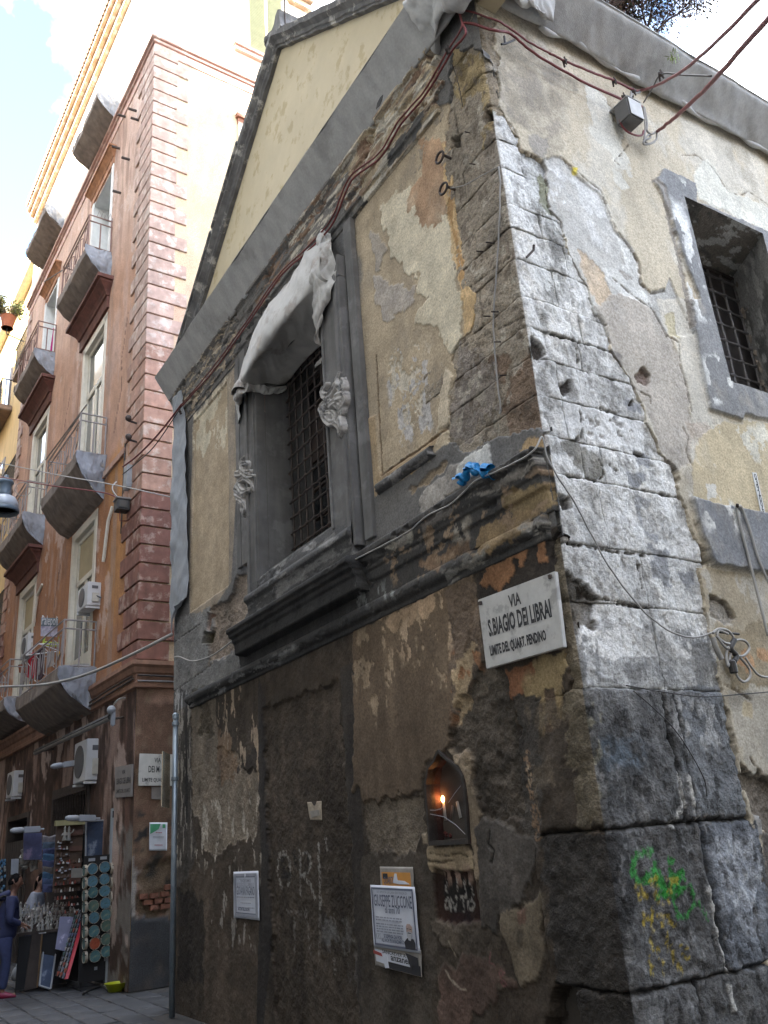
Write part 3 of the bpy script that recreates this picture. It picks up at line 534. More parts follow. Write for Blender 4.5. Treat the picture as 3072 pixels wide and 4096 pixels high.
    if stone:
        p.layer(al, WHITE, amp=0, mot=.12, ms=4, r=.9, seed=121)
        p.specks(al, (.38, .375, .355), 5, 3.4, thr=.15, w=.2, op=.75, h=-.004, seed=122); p.specks(al, (.24, .235, .22), 11, 6, thr=.32, w=.16, op=.6, h=-.005, seed=123); p.specks(al, (.72, .72, .70), 20, 13, thr=.22, w=.12, op=.45, h=.002, seed=124); p.specks(al, (.30, .295, .28), 24, 15, thr=.34, w=.12, op=.5, h=-.003, seed=1241)
        Ly('K', [(275, 850), (400, 905), (450, 1200), (500, 1260), (540, 1500), (470, 1840), (380, 1840), (400, 1400), (300, 1000)], (.26, .255, .235), amp=.15, ns=4, f=.06, mot=.4, r=1.3)
        p.specks(ruv('K', [(270, 850), (480, 900), (660, 1600), (640, 1840), (330, 1840), (380, 1400)]), (.55, .55, .52), 6, 3, thr=.1, w=.12, seed=125)
        Ly('K', [(360, 950), (480, 1000), (450, 1200), (390, 1180)], (.22, .22, .15), amp=.08, mot=.4)
        Ly('L', [(385, 880), (490, 880), (640, 950), (650, 1080), (590, 1110), (500, 1070)], (.24, .23, .20), amp=.05, mot=.4)
        Ly('L', [(505, 640), (905, 740), (905, 930), (520, 850)], (.66, .66, .64), amp=.02, mot=.05, r=.4)
        Ly('L', [(395, 615), (490, 640), (510, 850), (405, 830)], (.63, .63, .61), amp=.02, mot=.06, r=.4)
        p.specks(ruv('L', [(400, 640), (920, 740), (920, 940), (400, 850)]), (.36, .35, .33), 9, 9, thr=.42, w=.05, h=-.01, seed=126)
        for pol in ([(840, 1210), (920, 1230), (980, 1310), (900, 1290), (920, 1420), (1000, 1450), (940, 1500), (860, 1360)], [(930, 1510), (1040, 1560), (1040, 1750), (960, 1700)], [(790, 1060), (900, 1060), (930, 1130), (830, 1130)], [(1130, 1700), (1210, 1680), (1215, 1830), (1150, 1790)], [(860, 950), (940, 970), (930, 1020), (870, 1010)], [(710, 760), (790, 590), (880, 640), (900, 700), (760, 640)]): Ly('L', pol, (.30, .305, .31), amp=.06, ns=9)
        Ly('L', [(370, 1640), (490, 1720), (590, 1850), (580, 2050), (380, 2050)], (.16, .145, .12), amp=.06, mot=.5, h=-.03, r=2.5)
        # great dark blocks
        Ly('M', [(420, 180), (1250, 180), (1260, 370), (430, 350)], (.40, .40, .385), amp=.05, mot=.35)
        p.specks(ruv('M', [(430, 0), (1250, 0), (1260, 350), (430, 350)]), (.20, .20, .195), 8, 5, thr=.1, w=.14, op=.85, seed=127)
        p.layer(np.array([(3.4, -.3), (6, -.3), (6, 2.49), (3.4, 2.49)]), (.128, .127, .125), amp=.01, mot=.35, r=1.3, seed=128)
        Ly('M', [(300, 360), (450, 340), (540, 500), (560, 900), (590, 1130), (380, 1130), (340, 800)], (.30, .28, .21), amp=.07, mot=.4)
        p.specks(ruv('M', [(300, 360), (600, 360), (640, 1130), (340, 1130)]), (.07, .07, .068), 8, 3, thr=.1, w=.15, seed=129)
        Ly('M', [(1000, 360), (1250, 360), (1390, 1060), (1100, 1080)], (.215, .225, .235), amp=.1, mot=.35)
        p.specks(ruv('M', [(850, 360), (1250, 360), (1300, 700), (1000, 700)]), (.42, .42, .41), 8, 4, thr=.12, w=.12, seed=130)
        Ly('M', [(560, 650), (780, 680), (780, 780), (580, 800)], (.13, .165, .20), amp=.1, f=.05, op=.7)
        Ly('M', [(150, 1150), (730, 1150), (760, 1500), (650, 2100), (100, 2100)], (.072, .071, .070), amp=.09, f=.02, mot=.4, r=1.6)
        Ly('M', [(740, 1130), (1100, 1100), (1140, 1400), (1200, 1900), (850, 1950)], (.125, .122, .118), amp=.06, mot=.35, r=1.6)
        Ly('M', [(1120, 1110), (1400, 1060), (1480, 1500), (1520, 1900), (1270, 1920), (1170, 1500)], (.165, .178, .20), amp=.05, mot=.35, r=1.2)
        p.specks(ruv('M', [(1150, 1150), (1430, 1120), (1486, 1500), (1486, 1700), (1220, 1680)]), (.36, .38, .41), 4, 2.2, thr=-.05, w=.5, op=.75, seed=131)
        WS = (.46, .48, .50)
        for s in ([(1200, 1190), (1230, 1300), (1260, 1310), (1265, 1200), (1300, 1310), (1320, 1200), (1350, 1300), (1390, 1190), (1400, 1300)], [(1230, 1420), (1300, 1380), (1350, 1420), (1400, 1360), (1450, 1420)], [(1270, 1450), (1300, 1560), (1330, 1450), (1390, 1560), (1420, 1460)], [(1430, 1290), (1450, 1400)]): p.stroke(ruv('M', s), .016, WS, op=.85, amp=.010, gap=-.7)
        GR = (.035, .30, .045); YE = (.47, .35, .04)
        for s in ([(840, 1370), (870, 1430), (930, 1490), (1000, 1470)], [(860, 1320), (880, 1400), (920, 1500)], [(945, 1310), (940, 1400), (1005, 1390)], [(880, 1490), (1010, 1400)], [(840, 1250), (770, 1270), (740, 1320), (735, 1390), (790, 1420), (850, 1370)]): p.stroke(ruv('M', s), .024, GR, op=.75, amp=.022, gap=-.9)
        p.stroke(ruv('M', [(1000, 1455), (960, 1530), (985, 1610), (1040, 1610), (1080, 1540), (1050, 1450), (1000, 1455)]), .015, GR, op=.75, amp=.012, gap=-.7); p.stroke(ruv('M', [(1105, 1540), (1130, 1580), (1150, 1630)]), .014, GR, op=.7, amp=.012, gap=-.5)
        for s in ([(755, 1450), (770, 1520)], [(785, 1450), (765, 1480), (820, 1510)], [(860, 1400), (830, 1430), (870, 1450), (850, 1490)], [(920, 1410), (980, 1415)], [(940, 1420), (935, 1540)], [(870, 1500), (885, 1550), (910, 1555)], [(795, 1600), (800, 1690)], [(800, 1640), (850, 1620)], [(845, 1580), (855, 1690)], [(880, 1620), (930, 1610)], [(900, 1610), (900, 1670)], [(940, 1640), (970, 1670)], [(840, 1740), (850, 1790)], [(880, 1800), (885, 1860)], [(830, 1850), (840, 1930)], [(1000, 1780), (1040, 1790)], [(1020, 1830), (1050, 1840)], [(990, 1890), (1010, 1930)], [(930, 1700), (935, 1800)], [(900, 1870), (905, 1930)], [(960, 1780), (965, 1860)]): p.stroke(ruv('M', s), .013, YE, op=.72, amp=.013, gap=-.4)
        for s in ([(985, 830), (995, 900), (1020, 1000), (980, 1050), (950, 1110)], [(1045, 850), (1060, 930), (1085, 1070), (1105, 1065)], [(1160, 1460), (1180, 1560), (1210, 1700), (1240, 1860), (1260, 1920)], [(1265, 2010), (1290, 2120)]): p.stroke(ruv('M', s), .019, (.55, .54, .50), amp=.012, gap=-.75, h=.006)
        p.stroke(ruv('M', [(900, 380), (930, 520), (960, 650), (985, 830)]), .012, (.05, .05, .048), h=-.02, amp=.008); p.stroke(ruv('M', [(965, 380), (1000, 560), (1040, 760), (1095, 1060)]), .007, (.05, .05, .05), h=-.015, amp=.004)
        p.specks(np.array([(3.4, -.3), (6, -.3), (6, 2.49), (3.4, 2.49)]), (.05, .05, .05), 19, 9, thr=.28, w=.12, op=.7, h=-.004, seed=1242); p.specks(np.array([(3.4, -.3), (6, -.3), (6, 2.49), (3.4, 2.49)]), (.30, .30, .295), 22, 9, thr=.42, w=.08, op=.4, seed=1243); hs = p.h.copy(); p.h[:] = np.clip(hs, -.03, .01)
        p.layer(np.array([(3.4, 7.22), (4.6, 7.22), (4.6, 9.2), (3.4, 9.2)]), (.285, .24, .175), amp=.12, mot=.35, r=1.5)
        for pol, hh_ in (([(370, 1195), (440, 1215), (452, 1275), (400, 1290)], -.07), ([(468, 845), (500, 840), (510, 870), (475, 880)], -.05), ([(375, 510), (440, 495), (450, 545), (405, 600)], -.04), ([(806, 622), (830, 622), (828, 645), (808, 645)], -.04), ([(490, 1770), (580, 1810), (600, 1850), (500, 1850)], -.06), ([(200, 220), (270, 260), (290, 330), (220, 360)], -.05), ([(845, 935), (905, 940), (900, 960), (860, 958)], -.03)): Ly('L', pol, (.07, .062, .055), amp=.02, ns=12, h=hh_, r=1)
        for q, w_ in (([(390, 1492), (560, 1520), (700, 1555), (900, 1580)], .012), ([(820, 1162), (960, 1190), (1150, 1222)], .010), ([(520, 1832), (640, 1850), (800, 1880), (940, 1905)], .013), ([(430, 1083), (520, 1095), (600, 1122)], .013), ([(620, 990), (640, 1030), (655, 1085), (600, 1122)], .008), ([(690, 1015), (735, 1055)], .006), ([(505, 690), (515, 780), (520, 855)], .006), ([(610, 660), (680, 680), (740, 695)], .009), ([(330, 205), (480, 245), (690, 315)], .006), ([(480, 250), (495, 400)], .005), ([(850, 1610), (870, 1670)], .012), ([(880, 1720), (890, 1780)], .009)): p.stroke(ruv('L', q), w_ * .75, (.13, .125, .11), h=-.02, amp=.012, gap=-.75)
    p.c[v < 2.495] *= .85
    p.finish(); return p

# front wall sheet
ys = [Y0]
while ys[-1] < 11.52: ys.append(ys[-1] + .0082 + .0012 * (ys[-1] - Y0))
ys = np.array(ys); zs = np.arange(-.02, 8.72, .0112)
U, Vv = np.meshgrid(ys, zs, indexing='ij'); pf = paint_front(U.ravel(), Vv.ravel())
def inside(poly, amp, seed, pad=0.0):
    return (sdf(U.ravel(), Vv.ravel(), poly) + amp * fbm(U.ravel(), Vv.ravel(), 10, oct=4, seed=seed, gain=.6)).reshape(U.shape)
so = np.maximum(np.maximum(inside(front_open_up, .035, 201), inside(front_open_low, .035, 202)), inside(front_open_mid, .03, 203))
hh = pf.h.reshape(U.shape) - .10 * sst(so, -.002, .012)
cut = (so > .03) | (inside(win_open, 0, 1) > .0) | (inside(niche_poly, 0, 1) > 0)
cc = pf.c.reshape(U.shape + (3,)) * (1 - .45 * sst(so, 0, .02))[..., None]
P = np.stack([X0 - hh, U, Vv], -1); A = np.concatenate([cc, np.clip(pf.r, 0, 1.6).reshape(U.shape + (1,))], -1)
kc = cut[:-1, :-1] & cut[1:, :-1] & cut[1:, 1:] & cut[:-1, 1:]
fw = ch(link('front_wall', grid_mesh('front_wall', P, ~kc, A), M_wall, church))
# side wall sheet
xs = np.concatenate([np.arange(X0, 6.2, .0105), np.arange(6.2, 8.5, .016)]); zs2 = np.arange(-.02, 8.80, .0112)
U, Vv = np.meshgrid(xs, zs2, indexing='ij'); pr = paint_right(U.ravel(), Vv.ravel())
so = inside(right_open, .035, 211); hh = pr.h.reshape(U.shape) - .10 * sst(so, -.002, .012)
cut = (so > .03) | (inside(rwin, 0, 1) > 0)
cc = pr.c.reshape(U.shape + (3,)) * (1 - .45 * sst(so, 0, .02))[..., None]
P = np.stack([U, Y0 - hh, Vv], -1); A = np.concatenate([cc, np.clip(pr.r, 0, 1.6).reshape(U.shape + (1,))], -1)
kc = cut[:-1, :-1] & cut[1:, :-1] & cut[1:, 1:] & cut[:-1, 1:]
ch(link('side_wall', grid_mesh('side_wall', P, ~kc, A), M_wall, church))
# dark core behind the coats, roof slabs and the walls one does not see
m_core = mat('rubble_core', (.07, .06, .05), .95)
core = MB(); core.box((X0 + .11, Y0 + .12, -.05), (X0 + .13, 6.4, 8.4)); core.box((X0 + .11, Y0 + .11, -.05), (6.1, Y0 + .13, 8.4)); core.box((12, Y0 + .1, 0), (12.2, 11.5, 8.5)); core.box((8.45, Y0, 0), (12, Y0 + .1, 8.6)); core.box((X0 + .05, 11.46, 0), (12, 11.56, 8.45))
ch(core.obj('masonry_core', m_core, church))

# the stones of the corner
def stone(s0, s1, z0, z1, wf, wr, front_d, right_d, rc, seed, du=.011, chip=.02):
    # s<0 runs back along the front, s>0 along the side; s0..s1 in metres from the corner
    n = max(6, int((s1 - s0) / du)); m = max(6, int((z1 - z0) / .011))
    s = np.linspace(s0, s1, n); z = np.linspace(z0, z1, m); SS, ZZ = np.meshgrid(s, z, indexing='ij'); f = SS.ravel(); zz = ZZ.ravel()
    fx = X0 - front_d; fy = Y0 - right_d
    px = np.where(f < 0, fx, fx + f); py = np.where(f < 0, fy - f, fy)
    nx = np.where(f < 0, -1.0, 0.0); ny = np.where(f < 0, 0.0, -1.0)
    a = np.clip(f / rc, -1, 1); k = np.abs(f) < rc
    th = math.pi / 4 * (1 + a); cxx, cyy = fx + rc, fy + rc
    px = np.where(k, cxx - rc * np.cos(th), px); py = np.where(k, cyy - rc * np.sin(th), py); nx = np.where(k, -np.cos(th), nx); ny = np.where(k, -np.sin(th), ny)
    up_ = z0 > 2.45; ed, ew = (.007, .007) if up_ else (.034, .016); C = np.zeros((len(f), 4)); H = np.zeros(len(f)); L = f < 0
    if L.any():
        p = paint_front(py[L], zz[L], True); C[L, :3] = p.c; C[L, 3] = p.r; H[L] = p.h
    if (~L).any():
        p = paint_right(px[~L], zz[~L], True); C[~L, :3] = p.c; C[~L, 3] = p.r; H[~L] = p.h
    e = np.minimum(np.minimum(zz - z0, z1 - zz), np.minimum(f - s0, s1 - f)) + chip * .55 * fbm(f, zz, 11, oct=4, seed=seed, gain=.65) - chip * .25
    H = H - ed * (1 - sst(e, -.006 if up_ else -.010, ew)) ** 2 + .012 * fbm(f, zz, 4.5, oct=3, seed=seed + 3) + rnd.uniform(-.003, .003)
    C[:, :3] *= (1 - (.16 if up_ else .30) * (1 - sst(e, -.004, .006)))[:, None] * rnd.uniform(.93, 1.07); C[:, 3] = np.clip(C[:, 3], 0, 1.6)
    P = np.stack([px + nx * H, py + ny * H, zz], -1).reshape(n, m, 3); C = C.reshape(n, m, 4)
    D = .16; B = P.copy(); nn = np.stack([nx, ny, 0 * nx], -1).reshape(n, m, 3); B = P - nn * D
    P = np.concatenate([B[:1], P, B[-1:]], 0); C = np.concatenate([C[:1], C, C[-1:]], 0)
    top, bot = P[:, -1:].copy(), P[:, :1].copy(); nn = np.concatenate([nn[:1] * 0, nn, nn[-1:] * 0], 0)
    P = np.concatenate([bot - nn[:, :1] * D, P, top - nn[:, -1:] * D], 1); C = np.concatenate([C[:, :1], C, C[:, -1:]], 1)
    ch(link('stone', grid_mesh('stone', P, None, C), M_stone, church))
ZC = [8.70, 8.05, 7.66, 7.28, 6.92, 6.62, 6.26, 6.03, 5.74, 5.40, 5.13, 4.88, 4.57, 4.25, 3.96, 3.46, 3.06, 2.50, 1.67, .82, 0]
# where each course is cut on the side wall (x) and on the front (y)
RX = [[4.1], [4.15], [4.2], [4.25, 4.5], [4.13, 4.6], [4.34, 4.75], [4.2, 4.7], [4.42, 4.85], [4.25, 4.8], [4.45, 4.95], [4.39, 4.9], [4.12, 4.32, 5.06], [4.12, 4.30, 5.12], [4.22, 4.42, 5.2], [4.33, 5.3], [4.62, 5.3], [4.62, 5.3], [4.60, 5.22], [4.72, 5.30], [4.42, 5.3]]
FY = [[4.3], [4.5], [4.3, 4.95], [4.55], [4.3, 4.9], [4.6], [4.25, 4.85], [4.5], [4.3, 4.9], [4.6], [4.25, 4.9], [4.55], [4.3, 4.95], [], [], [], [], [4.42], [4.50], [4.3, 4.75]]
gap = .0012
for i in range(20):
    z1, z0 = ZC[i] - gap, ZC[i + 1] + gap
    low = i >= 17; g2 = .006 if low else gap
    fys = FY[i]; wf = (fys[0] - Y0) if fys else (.14 if i > 14 else .06)
    fd = -.022 if not low else .012; rd = -.016 if not low else .008
    rc = .035 if i < 13 else (.05 if i < 17 else .10)
    chip = .010 if i < 13 else (.020 if i < 17 else .034)
    if i < 4: chip = .05; rc = .08
    stone(-wf + g2, RX[i][0] - X0 - g2, z0, z1, 0, 0, fd, rd, rc, 300 + i * 7, chip=chip)
    prev = RX[i][0]
    for x in RX[i][1:]:
        # further stones of the course along the side wall
        n = int((x - prev) / .011); 
        stone(prev - X0 + g2 + (.0001 if prev > X0 + rc else 0), x - X0 - g2, z0, z1, 0, 0, fd, rd, .0001, 500 + i * 11 + int(prev * 10), chip=chip); prev = x
    prev = fys[0] if fys else None
    if i < 13:
        for y in (fys[1:] if len(fys) > 1 else [fys[0] + .55]):
            stone(-(y - Y0) + g2, -(prev - Y0) - g2, z0, z1, 0, 0, fd, rd, .0001, 700 + i * 13, chip=.008); prev = y
# ------------------------------------------------------------------ church: mouldings, window, gable
m_grey = mat('grey_cement', (.150, .146, .140), .88, var=.22, scale=4, bump=.25, bscale=40, streak=.3, col2=(.20, .195, .19), patch=.1, pscale=3)
m_greydk = mat('sooty_cement', (.075, .074, .073), .9, var=.3, scale=4, bump=.3, bscale=40, streak=.35)
def paint_mould(u, v):
    p = Paint(u, v, (.075, .072, .068)); Ly = lambda z, pts, *a, **k: p.layer(fuv(z, pts), *a, **k)
    p.layer(np.array([(6.3, 3.3), (12, 3.3), (12, 4.6), (6.3, 4.6)]), (.048, .047, .046), amp=.2, f=.2, mot=.3)
    Ly('I', [(1060, 430), (1340, 330), (1350, 470), (1140, 560), (1060, 500)], (.30, .225, .125), amp=.05, mot=.35)
    Ly('I', [(940, 620), (1130, 550), (1340, 450), (1345, 520), (1150, 680), (950, 780), (915, 770), (920, 690)], (.29, .21, .12), amp=.05, mot=.35)
    Ly('I', [(580, 820), (720, 740), (860, 690), (880, 760), (720, 850), (600, 880)], (.23, .155, .10), amp=.06, mot=.4)
    p.specks(fuv('I', [(760, 600), (860, 560), (870, 680), (780, 700)]), (.40, .36, .30), 14, 9, thr=.1, w=.05, seed=401)
    p.specks(fuv('I', [(340, 740), (620, 560), (1340, 220), (1345, 470), (900, 780), (420, 950)]), (.30, .22, .15), 7, 11, thr=.25, w=.1, seed=402)
    Ly('I', [(355, 745), (520, 650), (525, 690), (420, 760)], (.34, .32, .27), amp=.03)
    Ly('I', [(570, 590), (740, 490), (760, 520), (640, 600), (590, 640)], (.17, .155, .14), amp=.05)
    p.specks(fuv('I', [(180, 1000), (440, 960), (440, 1060), (200, 1090)]), (.26, .27, .26), 18, 12, thr=.15, w=.1, seed=403)
    Ly('I', [(720, 900), (870, 830), (960, 760), (980, 790), (860, 870), (750, 920)], (.30, .29, .26), amp=.03)
    p.specks(fuv('I', [(700, 880), (1380, 540), (1420, 590), (750, 960)]), (.34, .32, .28), 5, 20, thr=.15, w=.15, seed=404)
    p.specks(fuv('I', [(340, 720), (1290, 150), (1320, 260), (400, 800)]), (.27, .25, .22), 6, 16, thr=.15, w=.15, seed=406)
    Ly('I', [(1230, 150), (1330, 140), (1340, 230), (1250, 210)], (.42, .40, .36), amp=.05)
    p.specks(fuv('F', [(280, 1500), (1100, 1060), (1100, 1110), (300, 1540)]), (.33, .33, .32), 4, 20, thr=.0, w=.2, op=.7, seed=405)
    p.finish(.12); return p
def moulding(name, prof, y0, y1, wear=.012, paint=paint_mould, seed=1, rag=0.0, step=.011, m=None):
    pr = np.array(prof); seg = np.linalg.norm(np.diff(pr, axis=0), axis=1); t = np.concatenate([[0], np.cumsum(seg)]); n = max(14, int(t[-1] / .011))
    q = np.linspace(0, t[-1], n); D = np.interp(q, t, pr[:, 0]); Zz = np.interp(q, t, pr[:, 1]); yy = np.arange(y0, y1 + step / 2, step)
    YY, DD = np.meshgrid(yy, D, indexing='ij'); _, ZZ = np.meshgrid(yy, Zz, indexing='ij'); sh = YY.shape
    k = X0 / (X0 - DD); p = paint((YY * k).ravel(), (1.7 + (ZZ - 1.7) * k).ravel())
    w = fbm(YY.ravel(), (ZZ * 1.3 + DD).ravel(), 7, oct=4, seed=seed, gain=.6).reshape(sh)
    DD = DD - np.clip(w - .25, 0, 1) * wear * 5 * (DD > .03) + p.h.reshape(sh) * .6
    if rag:
        e = np.minimum(YY - y0, y1 - YY) + rag * fbm(ZZ.ravel(), YY.ravel(), 9, oct=4, seed=seed + 2).reshape(sh) - rag * .6; DD = np.where(e < 0, -.03, DD)
    P = np.stack([X0 - DD, YY, ZZ], -1); A = np.concatenate([p.c, np.clip(p.r, 0, 1.6)[:, None]], 1).reshape(sh + (4,))
    # close the ends back to the wall
    B0, B1 = P[:1].copy(), P[-1:].copy(); B0[..., 0] = X0 + .02; B1[..., 0] = X0 + .02
    P = np.concatenate([B0, P, B1]); A = np.concatenate([A[:1], A, A[-1:]])
    return ch(link(name, grid_mesh(name, P, None, A), m or M_wall, church))
moulding('ledge', [(0, 4.15), (.11, 4.135), (.125, 4.12), (.125, 4.075), (.10, 4.06), (.09, 4.0), (.07, 3.97), (.066, 3.945), (.05, 3.935), (.046, 3.85), (.03, 3.84), (.018, 3.83), (.014, 3.67), (-.02, 3.66)], Y0 - .02, 9.2, seed=411, rag=.05)
moulding('string_moulding', [(0, 3.69), (.02, 3.675), (.05, 3.665), (.072, 3.64), (.078, 3.605), (.066, 3.57), (.04, 3.55), (.02, 3.54), (.016, 3.50), (-.02, 3.49)], Y0 - .015, 10.9, seed=412, rag=.06)
def paint_frieze(u, v):
    p = Paint(u, v, (.17, .16, .148)); al_ = np.array([(3.6, 7.6), (12.2, 7.6), (12.2, 8.8), (3.6, 8.8)])
    p.layer(np.array([(3.6, 7.6), (6.1, 7.6), (5.9, 8.15), (6.5, 8.8), (3.6, 8.8)]), (.40, .325, .22), amp=.15, ns=4, mot=.4)
    p.specks(np.array([(3.6, 7.6), (7.5, 7.6), (7.5, 8.8), (3.6, 8.8)]), (.50, .46, .38), 3, 16, thr=.1, w=.08, seed=421)
    p.specks(np.array([(3.6, 7.9), (8.5, 7.9), (8.5, 8.8), (3.6, 8.8)]), (.24, .16, .11), 4, 14, thr=.2, w=.1, seed=422)
    p.layer(np.array([(4.75, 7.80), (5.35, 7.80), (5.30, 7.98), (4.7, 8.0)]), (.085, .083, .08), amp=.04, mot=.2); p.layer(np.array([(5.75, 7.72), (6.6, 7.70), (6.6, 7.98), (5.9, 7.95)]), (.075, .073, .07), amp=.05, mot=.2)
    p.layer(np.array([(6.2, 7.6), (12, 7.6), (12, 8.12), (6.2, 8.12)]), (.13, .126, .12), amp=.03, mot=.25)
    p.specks(np.array([(9.2, 7.8), (12, 7.8), (12, 8.7), (9.2, 8.7)]), (.42, .35, .26), 8, 18, thr=.05, w=.08, h=-.02, seed=423)
    p.specks(al_, (.09, .085, .08), 3, 26, thr=.3, w=.15, op=.6, seed=424)
    p.finish(.14); return p
moulding('frieze_moulding', [(0, 8.47), (.12, 8.45), (.125, 8.39), (.10, 8.375), (.075, 8.35), (.068, 8.22), (.05, 8.205), (.045, 8.06), (.056, 8.045), (.054, 8.01), (.032, 7.995), (.028, 7.89), (.036, 7.88), (.034, 7.85), (.016, 7.84), (.012, 7.76), (-.02, 7.75)], 4.35, 11.5, wear=.02, paint=paint_frieze, seed=413, rag=.12)
# panel moulding
moulding('panel_moulding', [(0, 4.71), (.04, 4.70), (.055, 4.67), (.05, 4.63), (.02, 4.61), (-.02, 4.60)], 5.05, 6.02, seed=414, rag=.06, paint=lambda u, v: (lambda p: (p.specks(np.array([(4, 4.4), (7, 4.4), (7, 5), (4, 5)]), (.24, .23, .22), 6, 14, thr=.1, w=.2), p.finish(), p)[-1])(Paint(u, v, (.09, .088, .086))))
# window: architrave, sill, reveal
wf = MB(); D0 = .10
def yz(y0, y1, z0, z1, d0, d1): wf.box((X0 - d1, y0, z0), (X0 - d0, y1, z1))
yz(6.25, 6.70, 4.22, 7.15, -.02, D0); yz(8.37, 8.72, 4.22, 7.15, -.02, D0); yz(6.25, 8.72, 7.15, 7.42, -.02, D0 + .004)
yz(6.30, 6.36, 4.24, 7.2, D0 - .01, D0 + .022); yz(6.62, 6.66, 4.5, 7.15, D0 - .01, D0 + .018); yz(8.41, 8.45, 4.5, 7.15, D0 - .01, D0 + .018); yz(8.60, 8.67, 4.24, 7.2, D0 - .01, D0 + .022)
yz(6.05, 6.2, 4.24, 7.77, -.02, .04); yz(8.80, 8.98, 4.86, 7.77, -.02, .05); yz(9.04, 9.16, 4.88, 7.77, -.02, .03)
wfo = ch(wf.obj('window_frame', m_grey, church, bevel=.006))
rv = MB(); xg = X0 + .62
rv.add([(X0 + .021, 6.70, 4.5), (xg, 6.70, 4.5), (xg, 6.70, 7.15), (X0 + .021, 6.70, 7.15)], [(0, 1, 2, 3)])
rv.add([(X0 + .021, 8.37, 4.5), (xg, 8.37, 4.5), (xg, 8.37, 7.15), (X0 + .021, 8.37, 7.15)], [(0, 3, 2, 1)])
rv.add([(X0 + .021, 6.70, 7.15), (xg, 6.70, 7.15), (xg, 8.37, 7.15), (X0 + .021, 8.37, 7.15)], [(0, 1, 2, 3)])
ch(rv.obj('reveal', m_grey, church))
def paint_sill(u, v):
    p = Paint(u, v, (.088, .087, .086)); p.specks(np.array([(5, 4), (10, 4), (10, 5.2), (5, 5.2)]), (.24, .235, .225), 3, 14, thr=.05, w=.25, op=.8, seed=431); p.finish(.1); return p
moulding('window_sill', [(-.62, 4.86), (-.25, 4.80), (-.2, 4.74), (-.06, 4.60), (.06, 4.57), (.10, 4.54), (.11, 4.47), (.11, 4.42), (.15, 4.40), (.165, 4.37), (.165, 4.33), (.13, 4.30), (.11, 4.22), (.11, 4.06), (-.02, 4.05)], 6.30, 8.68, wear=.006, paint=paint_sill, seed=415)
moulding('sill_cornice', [(0, 4.14), (.23, 4.09), (.25, 4.075), (.25, 4.035), (.225, 4.02), (.215, 3.985), (.18, 3.97), (.175, 3.93), (.15, 3.91), (.145, 3.80), (.12, 3.79), (-.02, 3.78)], 6.22, 9.0, wear=.004, seed=416)
# fan of shutters behind the grille
m_bar = mat('rusty_iron', (.058, .044, .038), .8, var=.35, scale=30, bump=.4, bscale=120)
m_sash = mat('old_brown_wood', (.085, .062, .052), .7, var=.3, scale=8, streak=.3)
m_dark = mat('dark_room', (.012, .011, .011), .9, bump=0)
m_glassd = mat('dusty_pane', (.035, .036, .037), .12, var=.3, scale=5, bump=.05, spec=.6)
win = MB(); win.box((xg, 6.6, 4.6), (xg + .03, 8.5, 7.3)); wino = ch(win.obj('window_sash', m_sash, church))
for i in range(4):
    for j in range(6):
        y = 6.75 + .41 * i; z = 4.95 + .365 * j
        MB().box((xg - .012, y, z), (xg - .004, y + .35, z + .31)).obj('pane', m_glassd if rnd.random() < .75 else m_sash, wino)
        b = MB(); b.box((xg - .03, y - .03, z - .03), (xg + .001, y, z + .34)); b.box((xg - .03, y, z - .03), (xg + .001, y + .35, z)); b.obj('glazing_bar', m_sash, wino)
gx = X0 + .31
gf = MB(); gf.box((gx - .012, 6.69, 4.76), (gx + .012, 8.38, 4.80)); gf.box((gx - .012, 6.69, 7.1), (gx + .012, 8.38, 7.14)); gr = ch(gf.obj('grille', m_bar, church)); gr['kind'] = 'stuff'
for k in range(10):
    y = 6.78 + k * .168; P = [(gx + rnd.uniform(-.006, .006), y + rnd.uniform(-.006, .006), z) for z in np.linspace(4.76, 7.14, 9)]
    MB().tube(P, .0125, 6).obj('bar', m_bar, gr, smooth=True)
for k in range(12):
    z = 4.90 + k * .192; P, R = [], []
    for j in range(10):
        y = 6.78 + j * .168
        for dy, r in ((-.05, .012), (-.026, .018), (0, .021), (.026, .018), (.05, .012)): P.append((gx + rnd.uniform(-.003, .003), y + dy, z + rnd.uniform(-.004, .004))); R.append(r)
    P = [(gx, 6.69, z)] + P + [(gx, 8.38, z)]; R = [.012] + R + [.012]
    MB().tube(P, R, 6).obj('bar', m_bar, gr, smooth=True)
